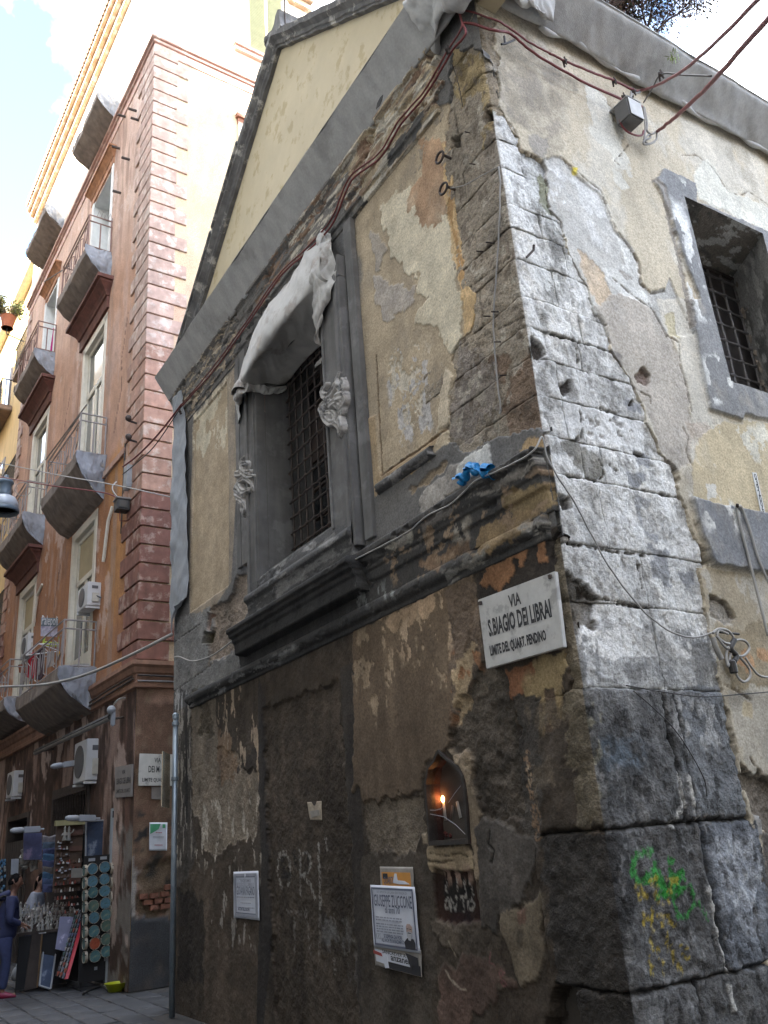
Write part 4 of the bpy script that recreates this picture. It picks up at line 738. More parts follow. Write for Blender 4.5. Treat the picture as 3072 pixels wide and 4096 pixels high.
# stucco ornaments on the frame
m_stucco = mat('pale_stucco', (.36, .345, .325), .85, var=.3, scale=14, bump=.5, bscale=60, col2=(.17, .165, .16), patch=.12, pscale=9)
def ornament(strokes, seed):
    # carved relief: overlapping leaf and scroll strokes, each a rounded ridge
    Q = [(np.array([FR('E', u, v, D0)[1:] for u, v in pts]), w * .0021) for w, pts in strokes]; al_ = np.vstack([q for q, _ in Q]); lo, hi = al_.min(0) - .08, al_.max(0) + .08
    yy, zz = np.arange(lo[0], hi[0], .009), np.arange(lo[1], hi[1], .009); YY, ZZ = np.meshgrid(yy, zz, indexing='ij'); H = np.zeros(YY.shape)
    for k, (q, w) in enumerate(Q):
        q = crom(q, 14); d = np.full(YY.shape, 1e9); tt = np.zeros(YY.shape)
        for i in range(13):
            a_, b_ = q[i], q[i + 1]; e = b_ - a_; t = np.clip(((YY - a_[0]) * e[0] + (ZZ - a_[1]) * e[1]) / (e @ e + 1e-12), 0, 1); dd = np.hypot(YY - a_[0] - e[0] * t, ZZ - a_[1] - e[1] * t); m = dd < d; d[m] = dd[m]; tt[m] = ((i + t) / 13)[m]
        ww = w * (1.15 - .55 * tt); r = np.clip(1 - (d / ww) ** 2, 0, 1); H = np.maximum(H, (np.sqrt(r) * (.030 + ww * .75) - .012 * np.cos(d / ww * 5) * (r > 0)) * (r > 0))
    H = H + (H > .004) * .007 * fbm(YY.ravel(), ZZ.ravel(), 18, oct=3, seed=seed).reshape(H.shape); P = np.stack([X0 - D0 + .006 - H, YY, ZZ], -1); k = H > .004
    ch(link('stucco_ornament', grid_mesh('stucco_ornament', P, (k[:-1, :-1] | k[1:, 1:] | k[1:, :-1] | k[:-1, 1:])), m_stucco, church))
ornament([(17, [(1310, 1290), (1290, 1230), (1302, 1180)]), (20, [(1290, 1345), (1338, 1290), (1325, 1225)]), (24, [(1290, 1270), (1250, 1330), (1205, 1340), (1190, 1300), (1220, 1260)]), (22, [(1230, 1385), (1255, 1340), (1290, 1280)]), (26, [(1300, 1350), (1338, 1340), (1340, 1385), (1305, 1425)]), (24, [(1260, 1400), (1290, 1370), (1330, 1400), (1330, 1450)]), (20, [(1185, 1430), (1210, 1388), (1260, 1382), (1302, 1420), (1318, 1490), (1322, 1530)]), (24, [(1200, 1440), (1212, 1490), (1250, 1525), (1282, 1500), (1262, 1452), (1225, 1450)]), (20, [(1240, 1470), (1250, 1500), (1235, 1520)]), (24, [(1315, 1510), (1330, 1560), (1312, 1605)]), (18, [(1275, 1520), (1300, 1550), (1305, 1590)])], 3)
ornament([(15, [(632, 1800), (640, 1770), (655, 1748)]), (20, [(650, 1840), (640, 1805), (680, 1795), (672, 1850)]), (24, [(612, 1870), (650, 1865), (700, 1850)]), (22, [(640, 1850), (680, 1880), (715, 1880)]), (18, [(598, 1975), (618, 1925), (660, 1900), (702, 1930), (716, 1975)]), (24, [(618, 1950), (650, 1990), (692, 1970)]), (20, [(605, 2000), (640, 2022), (668, 1990)]), (18, [(612, 2030), (650, 2058), (640, 2100), (650, 2150)]), (16, [(630, 2010), (618, 2050), (640, 2070)]), (14, [(655, 2060), (662, 2100), (655, 2140)])], 5)
# gable: tympanum, raking cornices, acroterion
m_tymp = mat('yellow_stucco', (.52, .445, .30), .85, var=.07, scale=2.5, bump=.12, bscale=30, col2=(.42, .34, .20), patch=.03, pscale=4)
m_rake = mat('weathered_grey_stone', (.14, .135, .13), .9, var=.3, scale=6, bump=.5, bscale=35, col2=(.42, .40, .36), patch=.02, pscale=4.5, streak=.3)
AP = (7.55, 11.72); LE = (11.66, 8.52); RE = (3.5, 8.56)
ty = MB().prism([(X0 + .03, 11.75, 8.4), (X0 + .03, AP[0], AP[1] + .13), (X0 + .03, 3.35, 8.4)], (1, 0, 0), .2); ch(ty.obj('tympanum', m_tymp, church))
def rake(a, b, mitre):
    a, b = np.array([0, *a]), np.array([0, *b]); t = (b - a) / np.linalg.norm(b - a); n = np.array([0, -t[2], t[1]]); n = n if n[2] > 0 else -n
    prof = [(-.05, 0), (.03, 0), (.035, .025), (.055, .035), (.06, .08), (.10, .11), (.125, .125), (.13, .185), (.10, .20), (-.2, .215)]
    L = np.linalg.norm(b - a); N = int(L / .03); vs, fs = [], []
    for i in range(N + 1):
        s = i / N * L
        for d, w in prof:
            dw = .012 * mnoise.noise((s * 4, w * 20, d * 9)); p0 = a + t * (s - (w * .78 if mitre and i == 0 else 0)) + n * (w + dw); vs.append((X0 - d - dw, p0[1], p0[2]))
    k = len(prof)
    for i in range(N): fs += [(i * k + j, i * k + j + 1, (i + 1) * k + j + 1, (i + 1) * k + j) for j in range(k - 1)]
    m = MB().add(vs, fs); ch(m.obj('raking_cornice', m_rake, church))
rake(AP, LE, True); rake(AP, RE, True)
cop = MB()
for t0, t1 in ((.28, .52), (.53, .98)):
    q = [np.array(AP) + (np.array(LE) - np.array(AP)) * t for t in (t0, t1)]; cop.prism([(X0 - .16, q[0][0], q[0][1] + .20), (X0 - .16, q[1][0], q[1][1] + .20), (X0 - .16, q[1][0], q[1][1] + .26), (X0 - .16, q[0][0], q[0][1] + .26)], (1, 0, 0), .5)
ch(cop.obj('coping', m_rake, church, bevel=.01))
ac = MB(); base = []
for q, w in ((-.30, .0), (-.27, .12), (-.33, .26), (-.29, .36), (-.18, .40), (-.09, .33), (0, .28), (.10, .33), (.16, .46), (.26, .52), (.34, .44), (.31, .30), (.35, .0)): base.append((X0 - .08, AP[0] + .05 - q * .75, AP[1] + .16 + w * .7))
ac.prism(base, (1, 0, 0), .32); ac.ball((X0 - .05, AP[0] + .22, AP[1] + .36), .07, jit=.1); ch(ac.obj('acroterion', m_rake, church, bevel=.015))
rods = MB(); rods.tube([(X0, 7.35, 11.95), (X0, 7.33, 13.6)], .012); ch(rods.obj('iron_rod', m_bar, church)); MB().tube([(X0, 7.2, 11.95), (X0 - .02, 6.95, 12.6), (X0, 6.9, 13.3)], .007).obj('iron_rod', m_bar, church); ch(church.children[-1])
roof = MB(); roof.add([(X0 + .1, AP[0], AP[1] + .1), (12, AP[0], AP[1] + .1), (12, 11.6, 8.55), (X0 + .1, 11.6, 8.55)], [(0, 1, 2, 3)]); roof.add([(X0 + .1, AP[0], AP[1] + .1), (12, AP[0], AP[1] + .1), (12, 3.9, 8.6), (X0 + .1, 3.9, 8.6)], [(0, 3, 2, 1)]); ch(roof.obj('roof', mat('roof_tile', (.22, .12, .08), .9), church))

# ------------------------------------------------------------------ church: side window
m_rev = painted_mat('reveal_plaster', .7)
dW = .58; yb = Y0 + dW
def revq(name, a, b, c, d, n=70, m=60, base=(.22, .195, .165), seed=1):
    a, b, c, d = map(np.array, (a, b, c, d)); s, t = np.meshgrid(np.linspace(0, 1, n), np.linspace(0, 1, m), indexing='ij')
    P = (a * ((1 - s) * (1 - t))[..., None] + b * (s * (1 - t))[..., None] + c * (s * t)[..., None] + d * ((1 - s) * t)[..., None])
    p = Paint((s * 1.2).ravel(), (t * 1.6).ravel(), base); fr = np.array([(-1, -1), (3, -1), (3, 3), (-1, 3)], float)
    p.specks(fr, (.11, .108, .10), 4, 2.5, thr=.0, w=.3, op=.8, seed=seed); p.specks(fr, (.50, .49, .46), 7, 4, thr=.2, w=.08, seed=seed + 1); p.r[:] = 1.2; p.finish(.15)
    ch(link(name, grid_mesh(name, P, None, np.concatenate([p.c, p.r[:, None]], 1).reshape(n, m, 4)), m_rev, church))
revq('reveal', (6.18, Y0 - .028, 7.2), (7.40, Y0 - .028, 7.2), (7.70, yb, 7.17), (6.30, yb, 7.17), seed=441)
revq('reveal', (7.40, Y0 - .028, 5.18), (7.40, Y0 - .028, 7.2), (7.70, yb, 7.17), (7.70, yb, 5.5), base=(.33, .32, .30), seed=443)
revq('reveal', (6.18, Y0 - .028, 5.18), (6.18, Y0 - .028, 7.2), (6.30, yb, 7.17), (6.30, yb, 5.5), seed=445)
revq('reveal', (6.18, Y0 - .028, 5.18), (7.40, Y0 - .028, 5.18), (7.70, yb, 5.5), (6.30, yb, 5.5), base=(.28, .275, .26), seed=447)
rub = MB()
for k in range(46): z = 5.5 + 1.6 * rnd.random(); rub.ball((7.73 + rnd.uniform(-.04, .04), yb - .04 + rnd.uniform(-.05, .03), z), (rnd.uniform(.02, .05), rnd.uniform(.02, .05), rnd.uniform(.03, .07)), 7, 5, .25)
ch(rub.obj('broken_plaster', mat('crumbled_stone', (.26, .22, .18), .95, var=.4, scale=9, bump=.6), church, kind='stuff'))
sb = MB().box((5.9, yb + .10, 5.0), (8.9, yb + .12, 8.4)); ch(sb.obj('window_back', mat('dark_shutter', (.055, .048, .046), .7, var=.3), church))
gf = MB(); gf.box((6.3, yb - .015, 7.12), (7.72, yb + .015, 7.15)); gf.box((6.3, yb - .015, 5.5), (7.72, yb + .015, 5.53)); g2 = ch(gf.obj('grille', m_bar, church)); g2['kind'] = 'stuff'; g2['label'] = 'smaller grille in the deep side window'
m_bar2 = mat('grey_iron', (.13, .12, .115), .75, var=.3, scale=30, bump=.4, bscale=120)
for k in range(7): x = 6.42 + k * .21; MB().tube([(x + rnd.uniform(-.008, .008), yb, z) for z in np.linspace(5.5, 7.15, 7)], .015, 6).obj('bar', m_bar2, g2, smooth=True)
for k in range(8):
    z = 5.62 + k * .205; P, R = [], []
    for j in range(7):
        for dx, r in ((-.05, .013), (0, .024), (.05, .013)): P.append((6.42 + j * .21 + dx, yb, z + rnd.uniform(-.004, .004))); R.append(r)
    MB().tube([(6.3, yb, z)] + P + [(7.72, yb, z)], [.013] + R + [.013], 6).obj('bar', m_bar2, g2, smooth=True)
MB().prism([RT('L', u, v, .03) for u, v in ((1290, 683), (1498, 742), (1505, 705), (1680, 745), (1680, 765), (1500, 725), (1495, 752), (1285, 700))], (0, -1, 0), .03).obj('frame_edge', m_grey, church); ch(church.children[-1])
# small ironwork: rings, hooks, nails
for u, v in ((725, 205), (748, 402)):
    c = FR('H', u, v, .06); b = MB(); b.tube([c + np.array([0, .055 * math.cos(a), .05 * math.sin(a)]) for a in np.linspace(0, 2 * math.pi, 14)], .011, 6); b.tube([c + np.array([0, -.045, -.01]), c + np.array([.12, -.06, -.03])], .013, 6); ch(b.obj('iron_ring', m_bar, church, smooth=True))
for z, u, v in (('H', 955, 250), ('H', 1000, 800), ('H', 1060, 745), ('H', 1095, 1180), ('H', 1115, 1370), ('H', 1150, 1580), ('H', 1045, 1208), ('H', 925, 50)): c = FR(z, u, v, -.03); b = MB().tube([c, c + np.array([-.07, .0, -.02])], .006, 5); ch(b.obj('nail', m_bar, church))
q = [RT('H', 1275, 835, -.02), RT('H', 1278, 832, .05), RT('H', 1318, 790, .06), RT('H', 1320, 758, .07)]; ch(MB().tube(q, .010, 6).obj('iron_hook', m_bar, church))

# ------------------------------------------------------------------ netting and cloths hung on the church
m_net = mat('grey_netting', (.40, .395, .38), .95, var=.10, scale=40, bump=.4, bscale=160, streak=.18, col2=(.33, .325, .31), patch=.12, pscale=1.4)
m_netl = mat('pale_netting', (.45, .445, .43), .95, var=.08, scale=40, bump=.3, bscale=160)
m_hole = mat('torn_hole', (.05, .047, .045), .95)
net = empty('debris_netting', 'grey debris netting wrapped round the projecting cornice of the church', 'netting', (X0, Y0, 8.4)); INVN = Matrix.Translation((-X0, -Y0, -8.4))
def cn(o, par=None): o.matrix_parent_inverse = INVN; return o
fy_ = [11.62, 10.4, 9.0, 7.5, 6.0, 4.8]
row = lambda d, z, y_end, jit=0: [(X0 - d, y + (.0 if i else d * .2), z + (jit * math.sin(i * 2.1))) for i, y in enumerate(fy_)] + [(X0 - d, y_end, z)]
cn(loft('front_netting', [row(.075, 8.43, Y0 - .07, .010), row(.10, 8.40, Y0 - .1, .012), row(.16, 8.50, Y0 - .16), row(.285, 8.722, Y0 - .32), row(.312, 8.772, Y0 - .345), row(.316, 8.79, Y0 - .35), row(.30, 8.80, Y0 - .33), row(.05, 8.98, Y0 - .1)], 420, 60, m_net, net, wr=.010, ws=3.0, seed=501))
cn(loft('front_netting', [[(X0 - .318, 11.64, 8.80), (X0 - .2, 11.72, 8.62), (X0 - .06, 11.62, 8.42)], [(X0 - .2, 11.75, 8.85), (X0 - .12, 11.75, 8.62), (X0 - .04, 11.66, 8.3)], [(X0 + .4, 11.75, 8.85), (X0 + .35, 11.7, 8.6), (X0 + .3, 11.6, 8.36)]], 30, 20, m_net, net, wr=.04, ws=5, seed=505))
rx_ = [4.4, 5.2, 6.0, 7.0, 8.0, 9.2, 10.6, 12.1]
rrow = lambda d, z, x0, jit=0: [(x0, Y0 - d, z)] + [(x, Y0 - d + .012 * jit * math.sin(i * 3.7), z + jit * .012 * math.sin(i * 1.9)) for i, x in enumerate(rx_)]
cn(loft('side_netting', [rrow(.05, 8.47, X0 - .05, 1), rrow(.075, 8.44, X0 - .08, 1), rrow(.14, 8.50, X0 - .14), rrow(.335, 8.68, X0 - .29), rrow(.358, 8.73, X0 - .31), rrow(.362, 8.75, X0 - .31), rrow(.345, 8.765, X0 - .29), rrow(.0, 8.95, X0)], 420, 60, m_net, net, wr=.014, ws=2.4, seed=502))
hem = [(x, Y0 - .07 - .012 * math.sin(x * 9), 8.455 + .022 * math.sin(x * 5.3) + .014 * math.sin(x * 13)) for x in np.linspace(X0 + .7, 12.0, 140)]
cn(MB().tube(hem, [.022 + .010 * math.sin(i * .9) for i in range(140)], 7).obj('hem', m_netl, net, smooth=True))
hem = [(X0 - .09, y, 8.415 + .012 * math.sin(y * 6)) for y in np.linspace(4.3, 11.4, 120)]
cn(MB().tube(hem, [.013 + .006 * math.sin(i * .7) for i in range(120)], 6).obj('hem', m_netl, net, smooth=True))
c = FR('N', 860, 566, .235); t_ = np.array([0, .8, 0]); h_ = MB(); h_.prism([c + np.array([-.012 - dz * .1, dy, dz]) for dy, dz in ((.07, -.03), (.03, .015), (-.03, .03), (-.075, .02), (-.05, -.02), (0, -.045))], (-.5, 0, -.3), .01); cn(h_.obj('torn_hole', m_hole, net))
cb = []
for k, (zz, o) in enumerate(((9.0, .30), (8.80, .40), (8.62, .34), (8.46, .30), (8.33, .22), (8.36, .12))):
    cb.append([(X0 - .62 * o - .1 * math.sin(k), Y0 + .55, zz + .03), (X0 - o, Y0 + .25, zz), (X0 - o, Y0 - .05, zz - .02 * k), (X0 - .05, Y0 - o - .06, zz - .02 * k), (X0 + .35, Y0 - o - .04, zz), (X0 + .75, Y0 - .85 * o, zz + .06)])
cloth = loft('cloth_bundle', cb, 120, 60, m_netl, net, wr=.075, ws=3.4, seed=507); cn(cloth)
# cloth over the window pediment
m_drape = mat('white_tarpaulin', (.47, .46, .435), .9, var=.10, scale=5, bump=.3, bscale=70, col2=(.36, .33, .30), patch=.10, pscale=3)
drape = empty('tarpaulin_cover', 'dirty white tarpaulin draped over the pediment of the church window', 'tarpaulin', (X0, 7.5, 7.1)); IND = Matrix.Translation((-X0, -7.5, -7.1))
def cd(o): o.matrix_parent_inverse = IND; return o
rows = [[(X0 - .03, 6.52, 7.86), (X0 - .04, 6.9, 7.98), (X0 - .04, 7.5, 7.92), (X0 - .04, 8.1, 7.86), (X0 - .04, 8.6, 7.72), (X0 - .03, 8.98, 7.46)],
        [(X0 - .09, 6.46, 7.80), (X0 - .12, 6.88, 7.86), (X0 - .13, 7.45, 7.76), (X0 - .13, 8.0, 7.71), (X0 - .12, 8.5, 7.55), (X0 - .10, 8.92, 7.26)],
        [(X0 - .16, 6.42, 7.62), (X0 - .20, 6.86, 7.66), (X0 - .22, 7.4, 7.55), (X0 - .22, 7.9, 7.50), (X0 - .21, 8.38, 7.36), (X0 - .17, 8.78, 7.12)],
        [(X0 - .19, 6.40, 7.40), (X0 - .27, 6.84, 7.36), (X0 - .29, 7.35, 7.29), (X0 - .29, 7.8, 7.24), (X0 - .28, 8.2, 7.14), (X0 - .24, 8.58, 7.02)],
        [(X0 - .19, 6.40, 7.22), (X0 - .28, 6.82, 7.14), (X0 - .30, 7.3, 7.09), (X0 - .30, 7.7, 7.06), (X0 - .30, 8.05, 7.01), (X0 - .27, 8.40, 6.96)],
        [(X0 - .10, 6.42, 7.19), (X0 - .18, 6.82, 7.12), (X0 - .16, 7.3, 7.10), (X0 - .16, 7.7, 7.09), (X0 - .16, 8.05, 7.06), (X0 - .14, 8.38, 6.98)],
        [(X0 + .05, 6.72, 7.16), (X0 + .08, 6.9, 7.12), (X0 + .08, 7.3, 7.12), (X0 + .08, 7.7, 7.11), (X0 + .08, 8.05, 7.09), (X0 + .06, 8.35, 7.02)],
        [(X0 + .30, 6.72, 7.13), (X0 + .30, 6.9, 7.10), (X0 + .30, 7.3, 7.09), (X0 + .30, 7.7, 7.09), (X0 + .30, 8.05, 7.08), (X0 + .29, 8.35, 7.05)]]
cd(loft('cover', rows, 240, 130, m_drape, drape, wr=.030, ws=2.4, thick=.004, seed=511))
tail = [[(X0 - .06, 6.62, 7.95), (X0 - .14, 6.52, 7.93), (X0 - .10, 6.40, 7.84)], [(X0 - .16, 6.64, 7.62), (X0 - .24, 6.46, 7.60), (X0 - .15, 6.28, 7.52)], [(X0 - .18, 6.68, 7.30), (X0 - .26, 6.48, 7.22), (X0 - .16, 6.26, 7.16)], [(X0 - .17, 6.74, 6.96), (X0 - .23, 6.60, 6.86), (X0 - .17, 6.38, 6.92)], [(X0 - .13, 6.78, 6.62), (X0 - .16, 6.71, 6.56), (X0 - .13, 6.62, 6.74)]]
cd(loft('hanging_fold', tail, 60, 90, m_drape, drape, wr=.07, ws=5, thick=.004, seed=513))
ax_ = [(X0 - .10, 8.86, 7.02), (X0 - .24, 8.58, 6.93), (X0 - .27, 8.36, 6.90), (X0 - .10, 8.34, 6.90), (X0 + .10, 8.34, 6.93), (X0 + .28, 8.33, 7.0)]
roll = [[np.array(q) + np.array([-.3 * w * math.cos(t), w * .9 * math.cos(t) * .6, w * math.sin(t)]) for q, w in zip(ax_, (.05, .07, .085, .08, .075, .05))] for t in np.linspace(0, 2 * math.pi, 9)]
cd(loft('rolled_hem', roll, 110, 36, m_drape, drape, wr=.04, ws=7, seed=515))
flap = [[(X0 - .04, 9.05, 7.40), (X0 - .09, 8.92, 7.30), (X0 - .12, 8.80, 7.14)], [(X0 - .04, 9.10, 7.1), (X0 - .09, 8.97, 7.02), (X0 - .12, 8.84, 6.95)], [(X0 - .03, 9.08, 6.80), (X0 - .07, 8.99, 6.76), (X0 - .09, 8.88, 6.80)]]
cd(loft('hanging_fold', flap, 30, 40, m_drape, drape, wr=.04, ws=7, thick=.004, seed=518))
edge = [(X0 + .28, 7.5, 6.86), (X0 + .27, 7.25, 6.93), (X0 + .25, 7.0, 6.98), (X0 + .24, 6.74, 7.12)]; cd(loft('torn_edge', [edge, [(a, b, c - .07 - .03 * math.sin(b * 9)) for a, b, c in edge]], 60, 10, m_drape, drape, wr=.03, ws=7, thick=.003, seed=517))
# hanging strip at the far end of the front
m_strip = mat('blue_grey_cloth', (.30, .32, .345), .95, var=.08, scale=8, bump=.3, bscale=90)
st = loft('hanging_netting', [[(X0 - .02, 11.58, 8.35), (X0 - .10, 11.40, 8.35), (X0 - .06, 11.12, 8.33)], [(X0 - .05, 11.58, 7.4), (X0 - .13, 11.36, 7.4), (X0 - .07, 10.98, 7.4)], [(X0 - .05, 11.58, 6.2), (X0 - .12, 11.3, 6.2), (X0 - .06, 10.88, 6.2)], [(X0 - .05, 11.6, 5.2), (X0 - .13, 11.3, 5.05), (X0 - .06, 10.86, 5.12)], [(X0 - .04, 11.58, 4.95), (X0 - .12, 11.30, 4.86), (X0 - .05, 10.98, 5.0)], [(X0 - .02, 11.58, 4.55), (X0 - .07, 11.46, 4.72), (X0 - .04, 11.1, 4.96)]], 40, 160, m_strip, None, wr=.04, ws=3, thick=.003, seed=519, label='long grey strip of netting hanging down the far left end of the church front', cat='netting')
# blue plastic bag on the ledge
m_bag = mat('blue_plastic', (.01, .22, .52), .35, var=.2, scale=20, bump=.5, bscale=50)
bq = [FR('I', u, v, .12) for u, v in ((815, 352), (835, 310), (862, 275), (905, 268), (950, 285), (1005, 278))]
rowsb = []
for k in range(9):
    a = 2 * math.pi * k / 8; w = [.012, .014, .024, .026, .03, .02]; rowsb.append([p + np.array([-.8 * w[i] * math.cos(a), .25 * w[i] * math.sin(a), w[i] * math.sin(a)]) for i, p in enumerate(bq)])
loft('plastic_bag', rowsb, 60, 30, m_bag, None, wr=.04, ws=22, seed=521, label='crumpled bright blue plastic bag tied on the stone ledge', cat='plastic bag')
MB().ball(FR('I', 940, 250, .0), (.04, .12, .05), jit=.15).obj('mortar_lump', M_stone if False else m_greydk, church); ch(church.children[-1])
# ------------------------------------------------------------------ the pink house
PINK = empty('pink_house', 'tall pink and terracotta house with rusticated corner stones and netted balconies', 'apartment house', tuple(PO), PA)
def LW(q): return PO + q[0] * pex + q[1] * pey + np.array([0, 0, q[2]])
m_hwall = painted_mat('house_stucco', .3)
WIN = [(2.72, 4.30, 4.78, 8.24), (2.72, 4.30, 8.80, 12.84), (2.78, 4.26, 14.2, 17.0), (7.55, 9.10, 4.98, 8.28), (7.55, 9.10, 8.95, 12.90), (7.55, 8.85, 14.3, 16.9), (2.35, 4.55, 0, 3.0), (6.6, 8.4, 0, 2.75)]
ys = np.arange(0, 11.25, .05); zs = np.arange(0, 18.21, .05); U, Vv = np.meshgrid(ys, zs, indexing='ij'); u, v = U.ravel(), Vv.ravel()
p = Paint(u, v, (.41, .24, .175)); al = np.array([(-1, -1), (13, -1), (13, 20), (-1, 20)], float)
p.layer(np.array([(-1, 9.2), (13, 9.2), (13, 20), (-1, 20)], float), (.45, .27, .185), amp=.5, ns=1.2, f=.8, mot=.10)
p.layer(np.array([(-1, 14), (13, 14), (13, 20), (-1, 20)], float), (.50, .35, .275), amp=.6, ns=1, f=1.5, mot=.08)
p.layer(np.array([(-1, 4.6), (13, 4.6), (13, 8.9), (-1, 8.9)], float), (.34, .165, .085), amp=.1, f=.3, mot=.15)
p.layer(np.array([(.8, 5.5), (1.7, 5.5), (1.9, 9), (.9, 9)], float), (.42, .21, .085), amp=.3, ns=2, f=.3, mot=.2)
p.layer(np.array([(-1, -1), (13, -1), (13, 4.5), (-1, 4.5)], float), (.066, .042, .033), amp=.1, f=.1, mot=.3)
p.specks(np.array([(4.4, 4.6), (13, 4.6), (13, 14), (4.4, 14)], float), (.30, .17, .12), 1.5, .6, thr=.1, w=.5, op=.5, seed=601)
p.specks(al, (.50, .36, .30), 2.2, .5, thr=.25, w=.3, op=.5, seed=602); p.specks(al, (.26, .15, .11), 2.8, .4, thr=.35, w=.3, op=.5, seed=603)
p.specks(np.array([(-.5, -1), (2.4, -1), (2.4, 2.2), (-.5, 2.2)], float), (.19, .17, .15), 3, 2, thr=.0, w=.3, seed=604)
for y0, y1, zt in ((2.2, 5.0, 8.3), (2.3, 4.9, 13.6), (7.1, 9.8, 13.6), (7.1, 9.8, 9.0), (2.5, 4.7, 18.2), (.2, 2.4, 18.0)):
    p.specks(np.array([(y0, zt - 2.6), (y1, zt - 2.6), (y1, zt), (y0, zt)]), (.17, .105, .08), 5, .35, thr=.05, w=.35, f=.5, op=.6, seed=int(y0 * 31 + zt))
p.specks(al, (.56, .44, .38), 1.1, .8, thr=.42, w=.04, op=.6, seed=605); p.specks(np.array([(-.5, 4.6), (2.7, 4.6), (2.7, 18), (-.5, 18)], float), (.30, .24, .21), 4, .25, thr=.3, w=.3, op=.5, seed=606)
for q in ([(1.2, 12), (1.5, 11.2), (1.45, 10.4), (1.8, 9.6)], [(5.3, 7.9), (5.6, 7.2), (5.5, 6.3)], [(5.4, 12.4), (5.8, 11.5)]): p.stroke(np.array(q), .02, (.15, .09, .07), amp=.03)
p.finish(.10, .004)
cut = np.zeros(U.shape, bool)
for y0, y1, z0, z1 in WIN: cut |= (U > y0 + .01) & (U < y1 - .01) & (Vv > z0) & (Vv < z1 - .01)
kc = cut[:-1, :-1] | cut[1:, 1:]
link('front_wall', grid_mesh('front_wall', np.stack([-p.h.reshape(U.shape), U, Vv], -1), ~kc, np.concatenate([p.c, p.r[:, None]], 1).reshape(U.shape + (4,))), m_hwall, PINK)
xs = np.arange(0, 4.0, .05); zs = np.arange(0, 18.26, .05); U, Vv = np.meshgrid(xs, zs, indexing='ij'); u, v = U.ravel(), Vv.ravel()
p = Paint(u, v, (.47, .375, .25))
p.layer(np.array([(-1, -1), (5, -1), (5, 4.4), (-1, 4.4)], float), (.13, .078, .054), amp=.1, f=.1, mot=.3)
p.specks(np.array([(-1, 4), (5, 4), (5, 20), (-1, 20)], float), (.50, .31, .23), 1.3, .5, thr=.1, w=.5, op=.6, seed=611); p.specks(np.array([(-1, 4), (5, 4), (5, 20), (-1, 20)], float), (.40, .40, .33), 1.1, .5, thr=.15, w=.5, op=.6, seed=612)
p.layer(np.array([(-1, -1), (5, -1), (5, .95), (-1, .95)], float), (.05, .052, .057), amp=.02, mot=.15, h=.02)
p.layer(np.array([(.08, .95), (.9, .95), (.9, 1.65), (.35, 1.72), (.10, 1.5)], float), (.15, .11, .075), amp=.06, mot=.4, h=-.05, r=2)
p.layer(np.array([(-.1, .95), (.10, .95), (.09, 1.4), (.02, 1.8), (-.1, 1.8)], float), (.24, .22, .20), amp=.05, mot=.2)
p.specks(np.array([(-.1, .9), (1.2, .9), (1.2, 2.4), (-.1, 2.4)], float), (.05, .045, .04), 3, 3, thr=.2, w=.2, seed=614)
for s in ([(.07, 2.0), (.12, 2.1), (.18, 2.05), (.22, 2.15)],): p.stroke(np.array(s), .03, (.03, .03, .03), amp=.01)
p.finish(.08, .004)
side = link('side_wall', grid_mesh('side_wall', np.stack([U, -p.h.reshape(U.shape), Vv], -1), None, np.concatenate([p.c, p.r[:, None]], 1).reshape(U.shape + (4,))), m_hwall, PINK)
m_brick = mat('red_brick', (.20, .085, .055), .9, var=.35, scale=9, bump=.5)
for i in range(4):
    for j in range(3):
        if rnd.random() < .2: continue
        x = .13 + .16 * j + (.06 if i % 2 else 0); z = 1.02 + .085 * i + rnd.uniform(-.01, .01); MB().box((x, -.012 + rnd.uniform(-.01, .01), z), (x + rnd.uniform(.11, .145), .06, z + .065), .006).obj('brick', m_brick, PINK)
# upper storey, roof cornice
m_cream = mat('cream_stucco', (.66, .58, .46), .85, var=.08, scale=2, streak=.12)
m_orange = mat('orange_cornice', (.50, .34, .22), .85, var=.25, scale=5, bump=.3, col2=(.60, .52, .44), patch=.2, pscale=4)
m_pinkb = mat('pink_band', (.47, .30, .25), .85, var=.2, scale=6, col2=(.56, .44, .38), patch=.14, pscale=5)
b = MB(); b.box((0, 0, 18.3), (4.0, 11.2, 21.6)); b.obj('upper_storey', m_cream, PINK)
b = MB(); b.box((-.06, -.06, 18.18), (4.0, 11.25, 18.26)); b.box((-.11, -.11, 18.26), (4.0, 11.25, 18.34)); b.box((-.02, -.02, 17.95), (4.0, 11.22, 18.18)); b.obj('storey_cornice', m_pinkb, PINK, bevel=.01)
b = MB(); b.box((-.12, -.12, 21.6), (4.0, 11.3, 21.8)); b.box((-.24, -.24, 21.8), (4.0, 11.3, 21.98)); b.box((-.34, -.34, 21.98), (4.0, 11.35, 22.12)); b.obj('roof_cornice', m_orange, PINK, bevel=.02)
til = MB()
for k in range(70): til.tube([(-.40, -.3 + k * .166, 22.17), (.5, -.3 + k * .166, 22.4)], .085, 6)
til.obj('roof_tile', mat('terracotta_tile', (.30, .22, .17), .9, var=.35, scale=3), PINK, kind='stuff')
b = MB(); b.box((4.0, 11.15, 0), (4.1, 11.2, 21.5)); b.box((3.98, 0, 0), (4.02, 11.2, 21.5)); b.obj('back_wall', m_cream, PINK)
